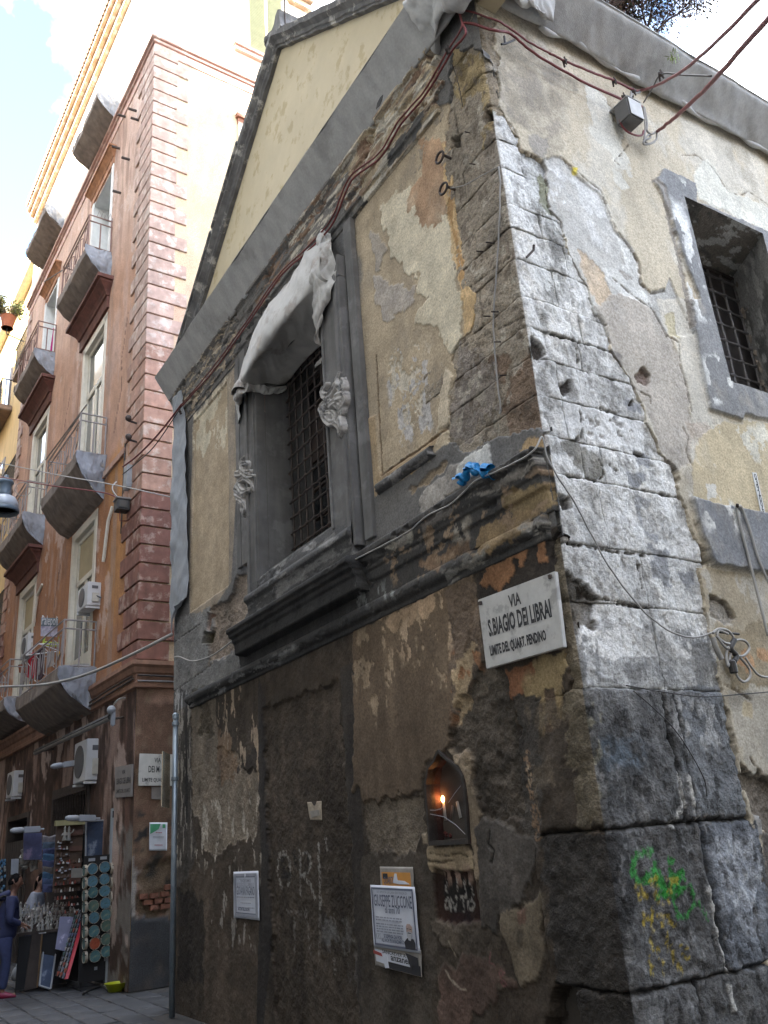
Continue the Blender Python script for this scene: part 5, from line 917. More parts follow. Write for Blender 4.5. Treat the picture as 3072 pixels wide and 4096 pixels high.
# side windows on the sunny flank
def side_window(x0, x1, z0, z1):
    m_sh = mat('green_shutter', (.40, .41, .30), .6, var=.1)
    f = MB(); f.box((x0 - .14, -.05, z0), (x0, .1, z1)); f.box((x1, -.05, z0), (x1 + .14, .1, z1)); f.box((x0 - .14, -.05, z1), (x1 + .14, .1, z1 + .16)); o = f.obj('window', m_cream, PINK)
    b = MB().box((x0, -.012, z0), (x1, .05, z1)); pn = b.obj('shutter', m_sh, o)
    sl = MB(); n = int((z1 - z0) / .05)
    for k in range(n): sl.obox(((x0 + x1) / 2, -.02, z0 + (k + .5) * .05), ((x1 - x0) / 2 - .05, 0, 0), (0, .012, .012), (0, -.004, .004))
    sl.obj('slat', m_sh, o, kind='stuff')
    MB().box(((x0 + x1) / 2 - .03, -.04, z0), ((x0 + x1) / 2 + .03, .0, z1)).obj('shutter_stile', m_cream, o)
side_window(2.22, 3.2, 19.4, 21.8)
for zz in (19.2,):
    b = MB(); b.box((1.85, -.08, zz - .12), (3.6, .02, zz)); b.box((1.82, -.13, zz), (3.6, .02, zz + .07)); b.obj('window_sill', m_pinkb, PINK, bevel=.01)
b = MB(); b.box((1.86, -.10, 17.02), (3.6, .02, 17.12)); b.box((1.9, -.05, 16.86), (3.6, .02, 17.02)); b.obj('window_cornice', mat('red_brown_cornice', (.30, .13, .08), .85, var=.3, scale=6, bump=.3), PINK)
side_window(2.05, 3.0, 14.6, 16.75)
# quoins
def qset(n, c, c2): return [mat(n + '_%d' % k, tuple(x * f for x in c), .88, var=.25, scale=5 + k, bump=.35, col2=c2, patch=p_, pscale=3 + k * .7, streak=.2) for k, (f, p_) in enumerate(((1, .16), (.94, .25), (1.05, .12), (.9, .18)))]
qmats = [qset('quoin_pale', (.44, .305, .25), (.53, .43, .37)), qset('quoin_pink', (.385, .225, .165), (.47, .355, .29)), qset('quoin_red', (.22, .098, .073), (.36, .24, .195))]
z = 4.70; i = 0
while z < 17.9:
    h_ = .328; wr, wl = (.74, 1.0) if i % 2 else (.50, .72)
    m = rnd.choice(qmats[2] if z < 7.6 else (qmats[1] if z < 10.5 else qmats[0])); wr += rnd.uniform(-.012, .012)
    b = MB(); g_ = .014; w2 = .022
    b.box((-.032, -.032, z + g_), (wr, .02, z + h_ - g_)); o = MB()
    vs = [(-.034, -.034), (wr, -.034), (wr, .03), (.03, .03), (.03, wl), (-.034, wl)]
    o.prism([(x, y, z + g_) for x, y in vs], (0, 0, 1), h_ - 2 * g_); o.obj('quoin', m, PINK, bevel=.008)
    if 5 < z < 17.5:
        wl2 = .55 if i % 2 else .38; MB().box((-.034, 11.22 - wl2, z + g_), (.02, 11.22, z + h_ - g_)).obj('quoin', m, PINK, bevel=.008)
    z += h_; i += 1
m_band = mat('terracotta_band', (.24, .13, .085), .9, var=.25, scale=6, bump=.3, streak=.2)
def band(prof, m, name, y1=11.2, x1=4.0):
    vs, fs = [], []; k = len(prof)
    for X, Y in ((None, y1), (None, None), (x1, None)):
        for d, z in prof: vs.append((X if X is not None else -d, Y if Y is not None else -d, z))
    for r in range(2): fs += [(r * k + j, r * k + j + 1, (r + 1) * k + j + 1, (r + 1) * k + j) for j in range(k - 1)]
    MB().add(vs, fs).obj(name, m, PINK)
band([(0, 4.70), (.11, 4.69), (.12, 4.62), (.09, 4.58), (.07, 4.50), (.04, 4.47), (.04, 4.36), (.06, 4.34), (.06, 4.27), (0, 4.25)], m_band, 'string_course')
MB().box((-.05, .98, 8.78), (0, 2.3, 8.9)).obj('string_course', qmats[1][0], PINK)
# windows
m_frame = mat('cream_paint_frame', (.60, .565, .48), .6, var=.1, scale=6); m_glass = mat('window_glass', (.09, .095, .09), .08, var=.2, scale=2, bump=0, spec=.8); m_blind = mat('drawn_blind', (.40, .335, .21), .8, var=.12, scale=3)
m_corn = mat('dark_red_cornice', (.125, .048, .036), .8, var=.3, scale=6, bump=.3, streak=.2)
def french(y0, y1, z0, z1, kind):
    f = MB(); X = .10
    f.box((-.015, y0 - .10, z0), (X + .12, y0 + .07, z1)); f.box((-.015, y1 - .07, z0), (X + .12, y1 + .10, z1)); f.box((-.015, y0 - .10, z1 - .13), (X + .12, y1 + .10, z1 + .05))
    o = f.obj('window', m_frame, PINK, bevel=.006)
    zt = z0 + .66 * (z1 - z0); ym = (y0 + y1) / 2
    for a, b_, c, d in ((y0 + .07, y1 - .07, zt, zt + .12), (ym - .06, ym + .06, z0, zt), (y0 + .07, y0 + .17, z0, z1 - .13), (y1 - .17, y1 - .07, z0, z1 - .13), (y0 + .17, y1 - .17, z1 - .24, z1 - .13), (y0 + .17, ym - .06, z0, z0 + .75), (ym + .06, y1 - .17, z0, z0 + .75)): MB().box((X - .03, a, c), (X + .05, b_, d)).obj('casement', m_frame, o, bevel=.005)
    for a, b_, c, d in ((y0 + .17, y1 - .17, zt + .12, z1 - .24), (y0 + .17, ym - .06, z0 + .75, zt), (ym + .06, y1 - .17, z0 + .75, zt)): MB().box((X, a, c), (X + .02, b_, d)).obj('pane', m_blind if (kind == 1 and c > zt) else m_glass, o)
    MB().box((X + .12, y0, z0), (X + .14, y1, z1)).obj('curtain', m_blind if kind else mat('pale_curtain', (.45, .44, .40), .9), o)
def recess(y0, y1, z0, z1):                  # deep whitewashed door niche with a door leaf half in shade
    m_w = mat('white_reveal', (.62, .63, .62), .8, var=.1); b = MB(); b.box((0, y0 - .08, z0), (.45, y0, z1)); b.box((0, y1, z0), (.45, y1 + .08, z1)); b.box((0, y0 - .08, z1), (.45, y1 + .08, z1 + .08)); b.box((-.02, y0 - .10, z0), (.01, y0 + .03, z1 + .08)); b.box((-.02, y1 - .03, z0), (.01, y1 + .10, z1 + .08))
    o = b.obj('window', m_w, PINK); MB().box((.42, y0, z0), (.45, y1, z1)).obj('door_leaf', mat('grey_blue_door', (.42, .46, .48), .6), o); MB().box((.39, (y0 + y1) / 2 - .03, z0), (.42, (y0 + y1) / 2 + .03, z1)).obj('stile', m_frame, o)
for k, (y0, y1, z0, z1) in enumerate(WIN[:6]):
    if k in (2, 5): recess(y0, y1, z0, z1)
    else: french(y0, y1, z0, z1, 1 if k in (0, 3) else 0)
def cornice(y0, y1, z0, z1, d, m):
    # moulded head: flat frieze, then a curved moulding sweeping out to a fillet, returned at both ends
    h_ = z1 - z0; pr = [(.0, 0), (.16, 0), (.17, .42), (.26, .44), (.30, .52), (.42, .62), (.66, .74), (.80, .80), (.82, .86), (1, .87), (1, 1), (0, 1.0)]
    vs, fs = [], []; k = len(pr)
    for X, Y in ((None, y1), (1, y1), (1, y0), (None, y0)):
        s_ = 1 if Y == y1 else -1
        for o, t in pr: vs.append((0.01 if X is None else -d * o, Y - s_ * d * (1 - o) * .8, z0 + h_ * t))
    for r in range(3): fs += [(r * k + j, r * k + (j + 1) % k, (r + 1) * k + (j + 1) % k, (r + 1) * k + j) for j in range(k)]
    MB().add(vs, fs).obj('window_cornice', m, PINK)
cornice(2.3, 4.85, 12.95, 13.62, .34, m_corn); cornice(7.1, 9.75, 13.0, 13.66, .34, m_corn); cornice(7.1, 9.75, 8.36, 8.98, .34, m_corn)
m_corn2 = mat('rusty_orange_cornice', (.36, .17, .085), .8, var=.35, scale=5, bump=.3, streak=.25)
cornice(2.55, 4.55, 17.08, 17.52, .18, m_corn2); cornice(7.3, 9.1, 17.0, 17.42, .18, m_corn2)
# balconies
m_slab = mat('balcony_stone', (.22, .20, .185), .9, var=.25, scale=5, bump=.3); m_bnet = mat('brown_netting', (.19, .155, .13), .95, var=.25, scale=6, bump=.5, bscale=50, streak=.25); m_bnet2 = mat('pale_blue_netting', (.26, .275, .305), .92, var=.12, scale=8, bump=.4, bscale=60); m_rail = mat('painted_rail', (.26, .24, .235), .6, var=.2); m_railb = mat('rust_brown_rail', (.20, .12, .10), .7, var=.25)
def balcony(y0, y1, zs_, d, hang, rail, seed, y_wrap=.0):
    sl = MB().box((-d, y0, zs_ - .14), (0, y1, zs_)); o = sl.obj('balcony', m_slab, PINK, bevel=.012)
    zb = zs_ - .16
    rows = [[(-d - .03, y1 + .04, zs_ + .10), (-d - .03, (y0 + y1) / 2, zs_ + .05), (-d - .03, y0 - .04, zs_ + .10)], [(-d - .04, y1 + .04, zb), (-d - .04, (y0 + y1) / 2, zb - .03), (-d - .04, y0 - .04, zb)], [(-d * .75, y1 + .03, zb - hang * .45), (-d * .75, (y0 + y1) / 2, zb - hang * .5), (-d * .75, y0 - .03, zb - hang * .42)], [(-d * .3, y1 + .0, zb - hang * .85), (-d * .3, (y0 + y1) / 2, zb - hang * .95), (-d * .3, y0 + .0, zb - hang * .8)], [(0, y1 - .05, zb - hang), (0, (y0 + y1) / 2, zb - hang * 1.02), (0, y0 + .05, zb - hang)]]
    loft('underside_netting', rows, 80, 50, m_bnet, o, wr=.022, ws=2.6, seed=seed, crisp=True)
    for s, yy in ((-1, y0), (1, y1)):
        rows = [[(.0, yy + s * .02, zs_ + .12), (-d * .5, yy + s * .04, zs_ + .10), (-d - .04, yy + s * .04, zs_ + .12)], [(.0, yy + s * .02, zs_ - .10), (-d * .5, yy + s * .05, zs_ - .12), (-d - .05, yy + s * .05, zs_ - .05)], [(.0, yy - s * .0, zb - hang * .5), (-d * .5, yy + s * .03, zb - hang * .42), (-d * .9, yy + s * .04, zb - hang * .2)], [(.0, yy - s * .04, zb - hang * .98), (-d * .35, yy - s * .01, zb - hang * .74), (-d * .8, yy + s * .02, zb - hang * .36)]]
        loft('end_netting', rows, 50, 50, m_bnet2 if s < 0 else m_bnet, o, wr=.06, ws=4, seed=seed + 3, crisp=True)
    if not rail: return o
    zt = zs_ + .98; mr = rail; X = -d + .03
    for a, b_ in (((X, y0 + .03, zt), (X, y1 - .03, zt)), ((0, y0 + .03, zt), (X, y0 + .03, zt)), ((0, y1 - .03, zt), (X, y1 - .03, zt)), ((X, y0 + .03, zs_ + .14), (X, y1 - .03, zs_ + .14)), ((0, y0 + .03, zs_ + .14), (X, y0 + .03, zs_ + .14)), ((X, y0 + .03, zs_ + .82), (X, y1 - .03, zs_ + .82)), ((0, y0 + .03, zs_ + .82), (X, y0 + .03, zs_ + .82)), ((X, y0 + .03, zs_), (X, y0 + .03, zt)), ((X, y1 - .03, zs_), (X, y1 - .03, zt)), ((-.02, y0 + .03, zs_), (-.02, y0 + .03, zt)), ((X / 2, y0 + .03, zs_), (X / 2, y0 + .03, zs_ + .82))):
        MB().tube([a, b_], .016, 6).obj('rail', mr, o)
    n = int((y1 - y0) / .34)
    for k in range(n):
        ya = y0 + .03 + (k + .15) * (y1 - y0 - .06) / n; w = .34 * .7
        q = [(X, ya, zs_ + .14), (X, ya, zs_ + .62), (X, ya + w, zs_ + .74), (X, ya + w, zs_ + .26), (X, ya + w * .4, zs_ + .2)] if k % 2 else [(X, ya, zs_ + .82), (X, ya + w * .3, zs_ + .4), (X, ya + w, zs_ + .3), (X, ya + w, zs_ + .7), (X, ya + w * .5, zs_ + .74)]
        MB().tube(q, .011, 5).obj('baluster', mr, o)
    return o
bD = balcony(2.30, 5.45, 4.92, .62, .52, m_rail, 621); bC = balcony(2.25, 4.85, 9.15, .55, .66, m_rail, 625); bB = balcony(2.55, 4.75, 14.30, .55, .48, m_railb, 631); bA = balcony(2.55, 4.55, 18.85, .50, .40, None, 635)
balcony(7.1, 9.9, 5.20, .55, .30, m_rail, 641); balcony(7.1, 9.85, 9.62, .50, .50, m_rail, 645); balcony(7.3, 9.5, 14.35, .50, .45, m_railb, 651); balcony(7.4, 9.6, 19.15, .50, .38, None, 655)
MB().tube([(-.4, 4.6, 15.3), (-.58, 6.5, 16.0)], .016).obj('clothes_pole', m_slab, bB); MB().tube([(-.50, 2.0, 10.18), (-.56, 4.9, 10.2)], .016).obj('clothes_pole', m_slab, bC)
fan = MB()
for k in range(7): fan.tube([(-.3 + .08 * k - .06, 2.58, 15.28), (-.3 + .08 * k, 2.58, 15.48), (-.3 + .08 * k + .06, 2.58, 15.28)], .008, 4)
fan.obj('scrollwork', m_rail, bB, kind='stuff')
for y_, z_ in ((1.15, 17.3), (1.95, 17.85), (1.5, 16.2), (2.05, 15.7), (.95, 16.85), (2.3, 17.2)): MB().tube([(.02, y_, z_), (-.17, y_ + .05, z_ + .03)], .03, 6).obj('iron_stub', m_bar, PINK)
MB().tube([(-.02, 1.0, 9.0), (-.03, .98, 8.7), (-.03, 1.02, 7.2)], .015).obj('conduit', m_greydk, PINK)
MB().tube([(-.02, 1.62, 7.95), (-.05, 1.75, 7.7), (-.05, 1.95, 6.95)], .035).obj('pipe', m_frame, PINK); MB().tube([(-.02, 6.8, 7.9), (-.05, 7.1, 7.7), (-.05, 7.25, 7.0)], .035).obj('pipe', m_frame, PINK)
for o_, yy in ((0, 3.4), (.05, 3.2)): MB().tube([(-.07, .0 + o_, 4.40 + o_), (-.09, 1.2, 4.36 + o_ * 1.5), (-.08, yy, 4.33 + o_)], .016).obj('cable_run', m_bar, PINK)
MB().tube([(-.02, -.08, 4.45), (1.0, -.08, 4.44), (3.0, -.08, 4.46)], .018).obj('cable_run', m_bar, PINK); MB().tube([(-.02, -.07, 4.36), (3.0, -.07, 4.39)], .014).obj('cable_run', m_rail, PINK)
for y_, z_ in ((.35, 9.1), (.3, 8.7)):
    b = MB(); b.tube([(0, y_, z_), (-.2, y_ - .05, z_)], .02); b.ball((-.2, y_ - .05, z_ + .05), .06, 8, 6); b.obj('insulator', m_bar, PINK)
b = MB(); b.box((-.12, .50, 7.9), (-.0, .72, 8.35)); b.obj('meter_box', mat('grey_plastic', (.30, .31, .32), .6), PINK, bevel=.015)
# yellow house beyond
YEL = empty('yellow_house', 'narrow yellow house with black iron balconies beyond the pink house', 'apartment house', tuple(PO), PA)
m_yel = mat('yellow_wall', (.62, .44, .20), .85, var=.1, scale=2, streak=.12); m_gpil = mat('grey_pilaster', (.33, .31, .31), .9, var=.25, scale=3, streak=.3); m_blk = mat('black_rail', (.02, .02, .022), .5)
b = MB(); b.box((.5, 11.23, 0), (4, 40, 21.4)); b.obj('front_wall', m_yel, YEL)
MB().box((.45, 11.24, 4), (.51, 11.6, 21)).obj('pilaster', mat('pale_pilaster', (.55, .50, .44), .85), YEL); MB().box((.44, 12.4, 5), (.51, 13.4, 16.6)).obj('pilaster', m_gpil, YEL)
b = MB(); b.tube([(.42, 11.23, 21.5), (.42, 40, 21.5)], .30, 16); b.box((.35, 11.23, 21.75), (4, 40, 21.85)); b.obj('roof_cornice', m_cream, YEL, bevel=.02)
def iron_balcony(y0, y1, zs_, d):
    d -= .5; o = MB().box((-d, y0, zs_ - .22), (.5, y1, zs_)).obj('balcony', mat('brown_slab', (.23, .16, .12), .9, var=.25, scale=5), YEL, bevel=.03)
    for a, b_ in (((-d + .03, y0, zs_ + 1), (-d + .03, y1, zs_ + 1)), ((.5, y0 + .02, zs_ + 1), (-d + .03, y0 + .02, zs_ + 1)), ((-d + .03, y0, zs_ + .08), (-d + .03, y1, zs_ + .08))): MB().tube([a, b_], .02, 6).obj('rail', m_blk, o)
    for k in range(int((y1 - y0) / .14)): MB().tube([(-d + .03, y0 + k * .14, zs_), (-d + .03, y0 + k * .14, zs_ + 1)], .012, 5).obj('baluster', m_blk, o)
    for k in range(4): MB().tube([(-d + .03 + k * .14, y0 + .02, zs_), (-d + .03 + k * .14, y0 + .02, zs_ + 1)], .014, 5).obj('baluster', m_blk, o)
for y0, y1, zz in ((11.3, 13.9, 12.45), (11.3, 13.5, 17.0), (15.5, 18.2, 17.0), (15.3, 18.0, 12.45), (11.3, 13.8, 8.2), (11.4, 14.0, 4.4)):
    iron_balcony(y0, y1, zz, .44)
    w = MB(); w.box((.46, y0 + .55, zz), (.52, y0 + 1.9, zz + 2.7)); o = w.obj('window', m_gpil, YEL); MB().box((.44, y0 + .7, zz + .1), (.459, y0 + 1.2, zz + 2.5)).obj('pane', m_glass, o); MB().box((.44, y0 + 1.26, zz + .1), (.459, y0 + 1.76, zz + 2.5)).obj('pane', m_glass, o)
# unseen houses opposite, behind and beside the camera, added to block sun and skylight
m_far = mat('light_grey_stucco', (.45, .43, .39), .9, var=.12, scale=1.2, streak=.15)
def plain_house(name, label, a, b, m, face):
    H = empty(name, label, 'apartment house', (a[0], a[1], 0)); o = MB().box((0, 0, 0), (b[0] - a[0], b[1] - a[1], b[2])).obj('walls', m, H)
    W_ = (b[0] - a[0]) if face in 'yY' else (b[1] - a[1])
    for f in range(int(b[2] / 4)):
        for k in range(int(W_ / 3)):
            t = 1.0 + k * 3.0; z = 1 + 4 * f
            if face == 'x': q = MB().box((b[0] - a[0] - .02, t, z), (b[0] - a[0] + .05, t + 1.2, z + 2.3)); g = MB().box((b[0] - a[0] + .05, t + .12, z + .1), (b[0] - a[0] + .06, t + 1.08, z + 2.2))
            else: q = MB().box((t, b[1] - a[1] - .02, z), (t + 1.2, b[1] - a[1] + .05, z + 2.3)); g = MB().box((t + .12, b[1] - a[1] + .05, z + .1), (t + 1.08, b[1] - a[1] + .06, z + 2.2))
            w = q.obj('window', m_frame, H); g.obj('pane', m_glass, w)
    MB().box((-.1, -.1, b[2]), (b[0] - a[0] + .4, b[1] - a[1] + .1, b[2] + .3)).obj('roof_cornice', m_cream, H)
plain_house('pale_house', 'tall pale grey house with rows of plain windows on the opposite side of the street', (-12, -13, 0), (-2.3, 41, 23.3), m_far, 'x')  # distance and pale tint set to dim the street and keep bounce neutral

plain_house('grey_house', 'plain pale grey house facing the church side across the side street', (4.2, -12, 0), (22, -1.6, 9.0), mat('pale_grey_stucco', (.42, .40, .37), .9, var=.12, scale=1.2, streak=.15), 'y')
plain_house('added_red_house', 'unseen brick red house added behind the camera to block low skylight', (-12, -24, 0), (20, -13.2, 15), mat('brick_red_stucco', (.34, .20, .15), .9, var=.12, scale=1.2, streak=.15), 'y')  # unseen house put in to keep low skylight off the lower walls
plain_house('added_far_house', 'unseen brown house added across the far end of the street to cut skylight', (-12, 42, 0), (3.2, 50, 20), mat('brown_stucco', (.30, .22, .16), .9, var=.12, scale=1.2, streak=.15), 'x')  # closes the unseen street end, added to reduce light in the street
# ------------------------------------------------------------------ signs, posters, shrine, cables
m_marble = mat('marble_slab', (.50, .495, .47), .55, var=.12, scale=7, bump=.08, col2=(.34, .335, .32), patch=.08, pscale=5); m_ink = mat('black_paint', (.035, .035, .037), .7, bump=0); m_blackp = mat('print_black', (.03, .03, .035), .8, bump=0)
def fit(name, body, L, R, hgt, m, parent, up, nrm, lift=.002, bold=0.0, pm=None, ext=.0008):
    # lettering stretched so that its baseline runs from L to R
    L, R, up, nrm = map(np.array, (L, R, up, nrm)); w = np.linalg.norm(R - L)
    cu = bpy.data.curves.new(name, 'FONT'); cu.body = body; cu.size = 1; cu.extrude = 0.0; cu.offset = bold; cu.resolution_u = 2
    t = bpy.data.objects.new('tmp', cu); COL.objects.link(t); bpy.context.view_layer.update()
    me = bpy.data.meshes.new_from_object(t.evaluated_get(bpy.context.evaluated_depsgraph_get())); bpy.data.objects.remove(t)
    X = np.array([v.co[:] for v in me.vertices]); x0, x1 = X[:, 0].min(), X[:, 0].max(); y1 = X[:, 1].max(); y0 = min(0, X[:, 1].min())
    ex = (R - L) / w; P = L[None] + ((X[:, 0] - x0) / (x1 - x0) * w)[:, None] * ex[None] + (X[:, 1] / y1 * hgt)[:, None] * up[None] + nrm[None] * lift
    me.vertices.foreach_set('co', P.astype(np.float32).ravel()); me.update()
    o = link(name, me, m, parent)
    if pm is not None: o.matrix_parent_inverse = pm
    return o
NF = np.array([-1.0, 0, 0]); NR = np.array([0, -1.0, 0]); UP = np.array([0, 0, 1.0])
def at_root(name, label, cat, p, group=None):
    o = empty(name, label, cat, tuple(p), group=group); return o, Matrix.Translation((-p[0], -p[1], -p[2]))
# street sign on the corner
d = .085; TL, TR, BR, BL = [FR('I', *q, d) for q in ((921, 1055), (1383, 882), (1437, 1340), (972, 1472))]
s, I_ = at_root('street_sign', 'large white marble street sign reading VIA S.BIAGIO DEI LIBRAI beside the church corner', 'street sign', (TL + BR) / 2)
o = MB().prism([TL, TR, BR, BL], (1, 0, 0), .035).obj('slab', m_marble, s, bevel=.004); o.matrix_parent_inverse = I_
ex = (TR - TL) / np.linalg.norm(TR - TL); upv = (TL - BL) / np.linalg.norm(TL - BL)
W_, H_ = np.linalg.norm(TR - TL), np.linalg.norm(TL - BL); at = lambda u, v: BL + ex * W_ * u + upv * H_ * v
fit('lettering', 'VIA', at(.41, .735), at(.565, .735), .084, m_ink, s, upv, NF, pm=I_, bold=.025); fit('lettering', 'S.BIAGIO DEI LIBRAI', at(.10, .435), at(.90, .44), .118, m_ink, s, upv, NF, pm=I_, bold=.034); fit('lettering', 'LIMITE DEL QUART. PENDINO', at(.085, .165), at(.80, .165), .068, m_ink, s, upv, NF, pm=I_, bold=.04)
for q in ((940, 1075), (1360, 915)): o = MB().box(FR('I', *q, d + .004) - .012, FR('I', *q, d + .004) + .012).obj('fixing', m_bar, s); o.matrix_parent_inverse = I_
# two signs on the pink house
def house_sign(label, P3, up, nrm, lines, name='street_sign', m=m_marble):
    TL, TR, BR, BL = P3; s, I_ = at_root(name, label, 'street sign', (TL + BR) / 2); o = MB().prism([TL, TR, BR, BL], -nrm, .03).obj('slab', m, s, bevel=.004); o.matrix_parent_inverse = I_
    ex = (TR - TL) / np.linalg.norm(TR - TL); W_, H_ = np.linalg.norm(TR - TL), np.linalg.norm(TL - BL)
    for t, a, b, v, h_ in lines: fit('lettering', t, BL + ex * W_ * a + up * H_ * v, BL + ex * W_ * b + up * H_ * v, h_, m_ink, s, up, nrm, pm=I_, bold=.015)
q = [LW(PS('D', u, v, .04)) for u, v in ((955, 365), (1200, 372), (1196, 586), (945, 585))]
house_sign('white street sign on the pink house flank, half hidden by the pole plate', q, UP, -pey, [('VIA', .42, .60, .73, .07), ('DEI M', .26, .56, .42, .095), ('LIMITE QUART. S', .10, .82, .13, .055)])
q = [LW(PF('D', u, v, .04)) for u, v in ((785, 458), (900, 437), (893, 660), (782, 668))]
house_sign('dull grey marble street sign on the front of the pink house beside its corner', q, UP, -pex, [('VIA', .40, .60, .72, .065), ('S.BIAGIO DEI LIBRAI', .08, .92, .42, .09), ('LIMITE DEL QUART.', .10, .90, .14, .055)], m=mat('dull_marble', (.24, .225, .215), .6, var=.12, scale=6))
o = MB().prism([LW(PS('D', u, v, .02)) for u, v in ((1035, 592), (1150, 592), (1150, 682), (1035, 676))], pey, .015).obj('blank_plate', mat('grey_plate', (.20, .18, .165), .7), None); o['label'] = 'small blank brownish plate below the street sign on the flank of the pink house'; o['category'] = 'plate'
# posters
m_paper = mat('bluish_white_paper', (.60, .63, .70), .7, var=.06, scale=9, bump=.25, bscale=14); m_navy = mat('navy_print', (.10, .115, .17), .8, bump=0); m_grey = mat('grey_print', (.30, .32, .37), .8, bump=0)
class Poster:
    def __init__(s, label, TL, TR, BR, BL, m=m_paper, name='poster', nrm=NF, cat='poster'):
        s.q = (TL, TR, BR, BL); s.n = nrm; s.root, s.I = at_root(name, label, cat, (TL + BR) / 2); n = 14
        g = np.array([[TL * (1 - a) * (1 - b) + TR * a * (1 - b) + BR * a * b + BL * (1 - a) * b + nrm * (.002 + .004 * mnoise.noise((a * 5, b * 4, TL[1])) + .006 * max(0, abs(a - .5) * 2 - .85) * (b * 3)) for b in np.linspace(0, 1, n)] for a in np.linspace(0, 1, n)])
        o = link('sheet', grid_mesh('sheet', g), m, s.root); o.matrix_parent_inverse = s.I; md = o.modifiers.new('t', 'SOLIDIFY'); md.thickness = .002
    def at(s, u, v, l=.011): TL, TR, BR, BL = s.q; return TL * (1 - u) * (1 - v) + TR * u * (1 - v) + BR * u * v + BL * (1 - u) * v + s.n * l
    def poly(s, pts, m, name='print', l=.011):
        P = [s.at(*p, l) for p in pts]; o = MB().prism(P, -s.n, .001).obj(name, m, s.root); o.matrix_parent_inverse = s.I
    def line(s, t, u0, u1, v, h_, m=m_navy, b=.01): fit('lettering', t, s.at(u0, v), s.at(u1, v), h_, m, s.root, UP, s.n, pm=s.I, bold=b)
    def frame(s, a, w, m):
        wv = w * 1.3
        for p in (((a, a), (1 - a, a), (1 - a, a + wv), (a, a + wv)), ((a, 1 - a - wv), (1 - a, 1 - a - wv), (1 - a, 1 - a), (a, 1 - a)), ((a, a + wv), (a + w, a + wv), (a + w, 1 - a - wv), (a, 1 - a - wv)), ((1 - a - w, a + wv), (1 - a, a + wv), (1 - a, 1 - a - wv), (1 - a - w, 1 - a - wv))): s.poly(p, m, 'border')
    def words(s, u0, u1, v, h_, m=m_grey, seed=1):      # print too small to read
        r = random.Random(seed); b = MB(); u = u0
        while u < u1:
            w = min(r.uniform(.03, .09), u1 - u)
            if w < .01: break
            P = [s.at(a, c) for a, c in ((u, v - h_), (u + w, v - h_), (u + w, v), (u, v))]; b.prism(P, -s.n, .001); u += w + .014
        o = b.obj('small_print', m, s.root, kind='stuff'); o.matrix_parent_inverse = s.I
fp = lambda z, *pts, d=.012: [FR(z, u, v, d) for u, v in pts]
m_orangep = mat('orange_paper', (.58, .27, .06), .7, var=.12, scale=12, bump=.2, bscale=20); m_greyp = mat('grey_old_paper', (.30, .28, .25), .8, var=.2, scale=10, bump=.3, bscale=20)
p0 = Poster('torn orange poster showing above the larger death notice', *fp('J', (365, 1105), (585, 1108), (600, 1330), (380, 1330), d=.014), m=m_greyp)
p0.poly([(.05, .16), (.92, .17), (.93, .9), (.07, .9)], m_orangep, 'orange_sheet', .006); p0.poly([(.1, .20), (.25, .2), (.25, .36), (.1, .36)], m_blackp); p0.line('QUARTI', .13, .42, .50, .05, m_navy); p0.poly([(.40, .48), (.47, .2), (.53, .2), (.55, .40), (.75, .42), (.9, .52), (.6, .52)], m_paper, 'torn_paper')
pl = Poster('torn layers of old black and white bills below the larger death notice', *fp('J', (325, 1600), (640, 1660), (648, 1840), (340, 1760), d=.013), m=m_greyp)
pl.poly([(.28, .55), (.98, .6), (.99, .98), (.25, .96), (.3, .8)], m_blackp, 'black_sheet', .008); pl.poly([(.03, .3), (.85, .32), (.8, .72), (.3, .70), (.28, .84), (.04, .8)], m_paper, 'torn_paper', .011); pl.line('SANCREVER A.', .2, .72, .40, .025, m_blackp); pl.line('anzanel.', .38, .80, .62, .045, m_blackp, .02); pl.poly([(.2, .5), (.3, .45), (.33, .95), (.24, 1.0)], m_paper, 'torn_paper', .014); pl.poly([(.70, .2), (.95, .3), (.97, .7), (.85, .6), (.8, .8), (.76, .5)], m_blackp, 'ink_stain', .014); pl.poly([(.0, .35), (.18, .42), (.2, .55), (.0, .5)], mat('red_print', (.32, .06, .05), .8), 'red_strip', .014)
p1 = Poster('white death notice with dark double border and photo of a bearded man', *fp('J', (302, 1226), (597, 1240), (637, 1682), (330, 1636), d=.022))
p1.frame(.035, .022, m_navy); p1.frame(.066, .006, m_grey)
p1.line('SI È SPENTA LA CARA ESISTENZA DI', .17, .84, .125, .022, m_grey); p1.line('GIUSEPPE ZUCCONE', .09, .93, .335, .085, m_navy, .012); p1.line('di anni 70', .33, .66, .435, .048, m_navy, .015)
for k, v in enumerate((.525, .565, .63, .67, .71, .75)): p1.words(.10, .70 if k > 1 else .68, v, .022, seed=k)
p1.line('SI DISPENSA DAI FIORI', .26, .66, .83, .026, m_navy, .03); p1.line('VALE ANCHE PER RINGRAZIAMENTO', .20, .70, .895, .026, m_navy, .03); p1.line('KRS', .08, .19, .865, .045, m_grey, .01)
m_skinp = mat('print_skin', (.40, .30, .27), .8, bump=0); m_greybeard = mat('print_grey', (.42, .43, .46), .8, bump=0)
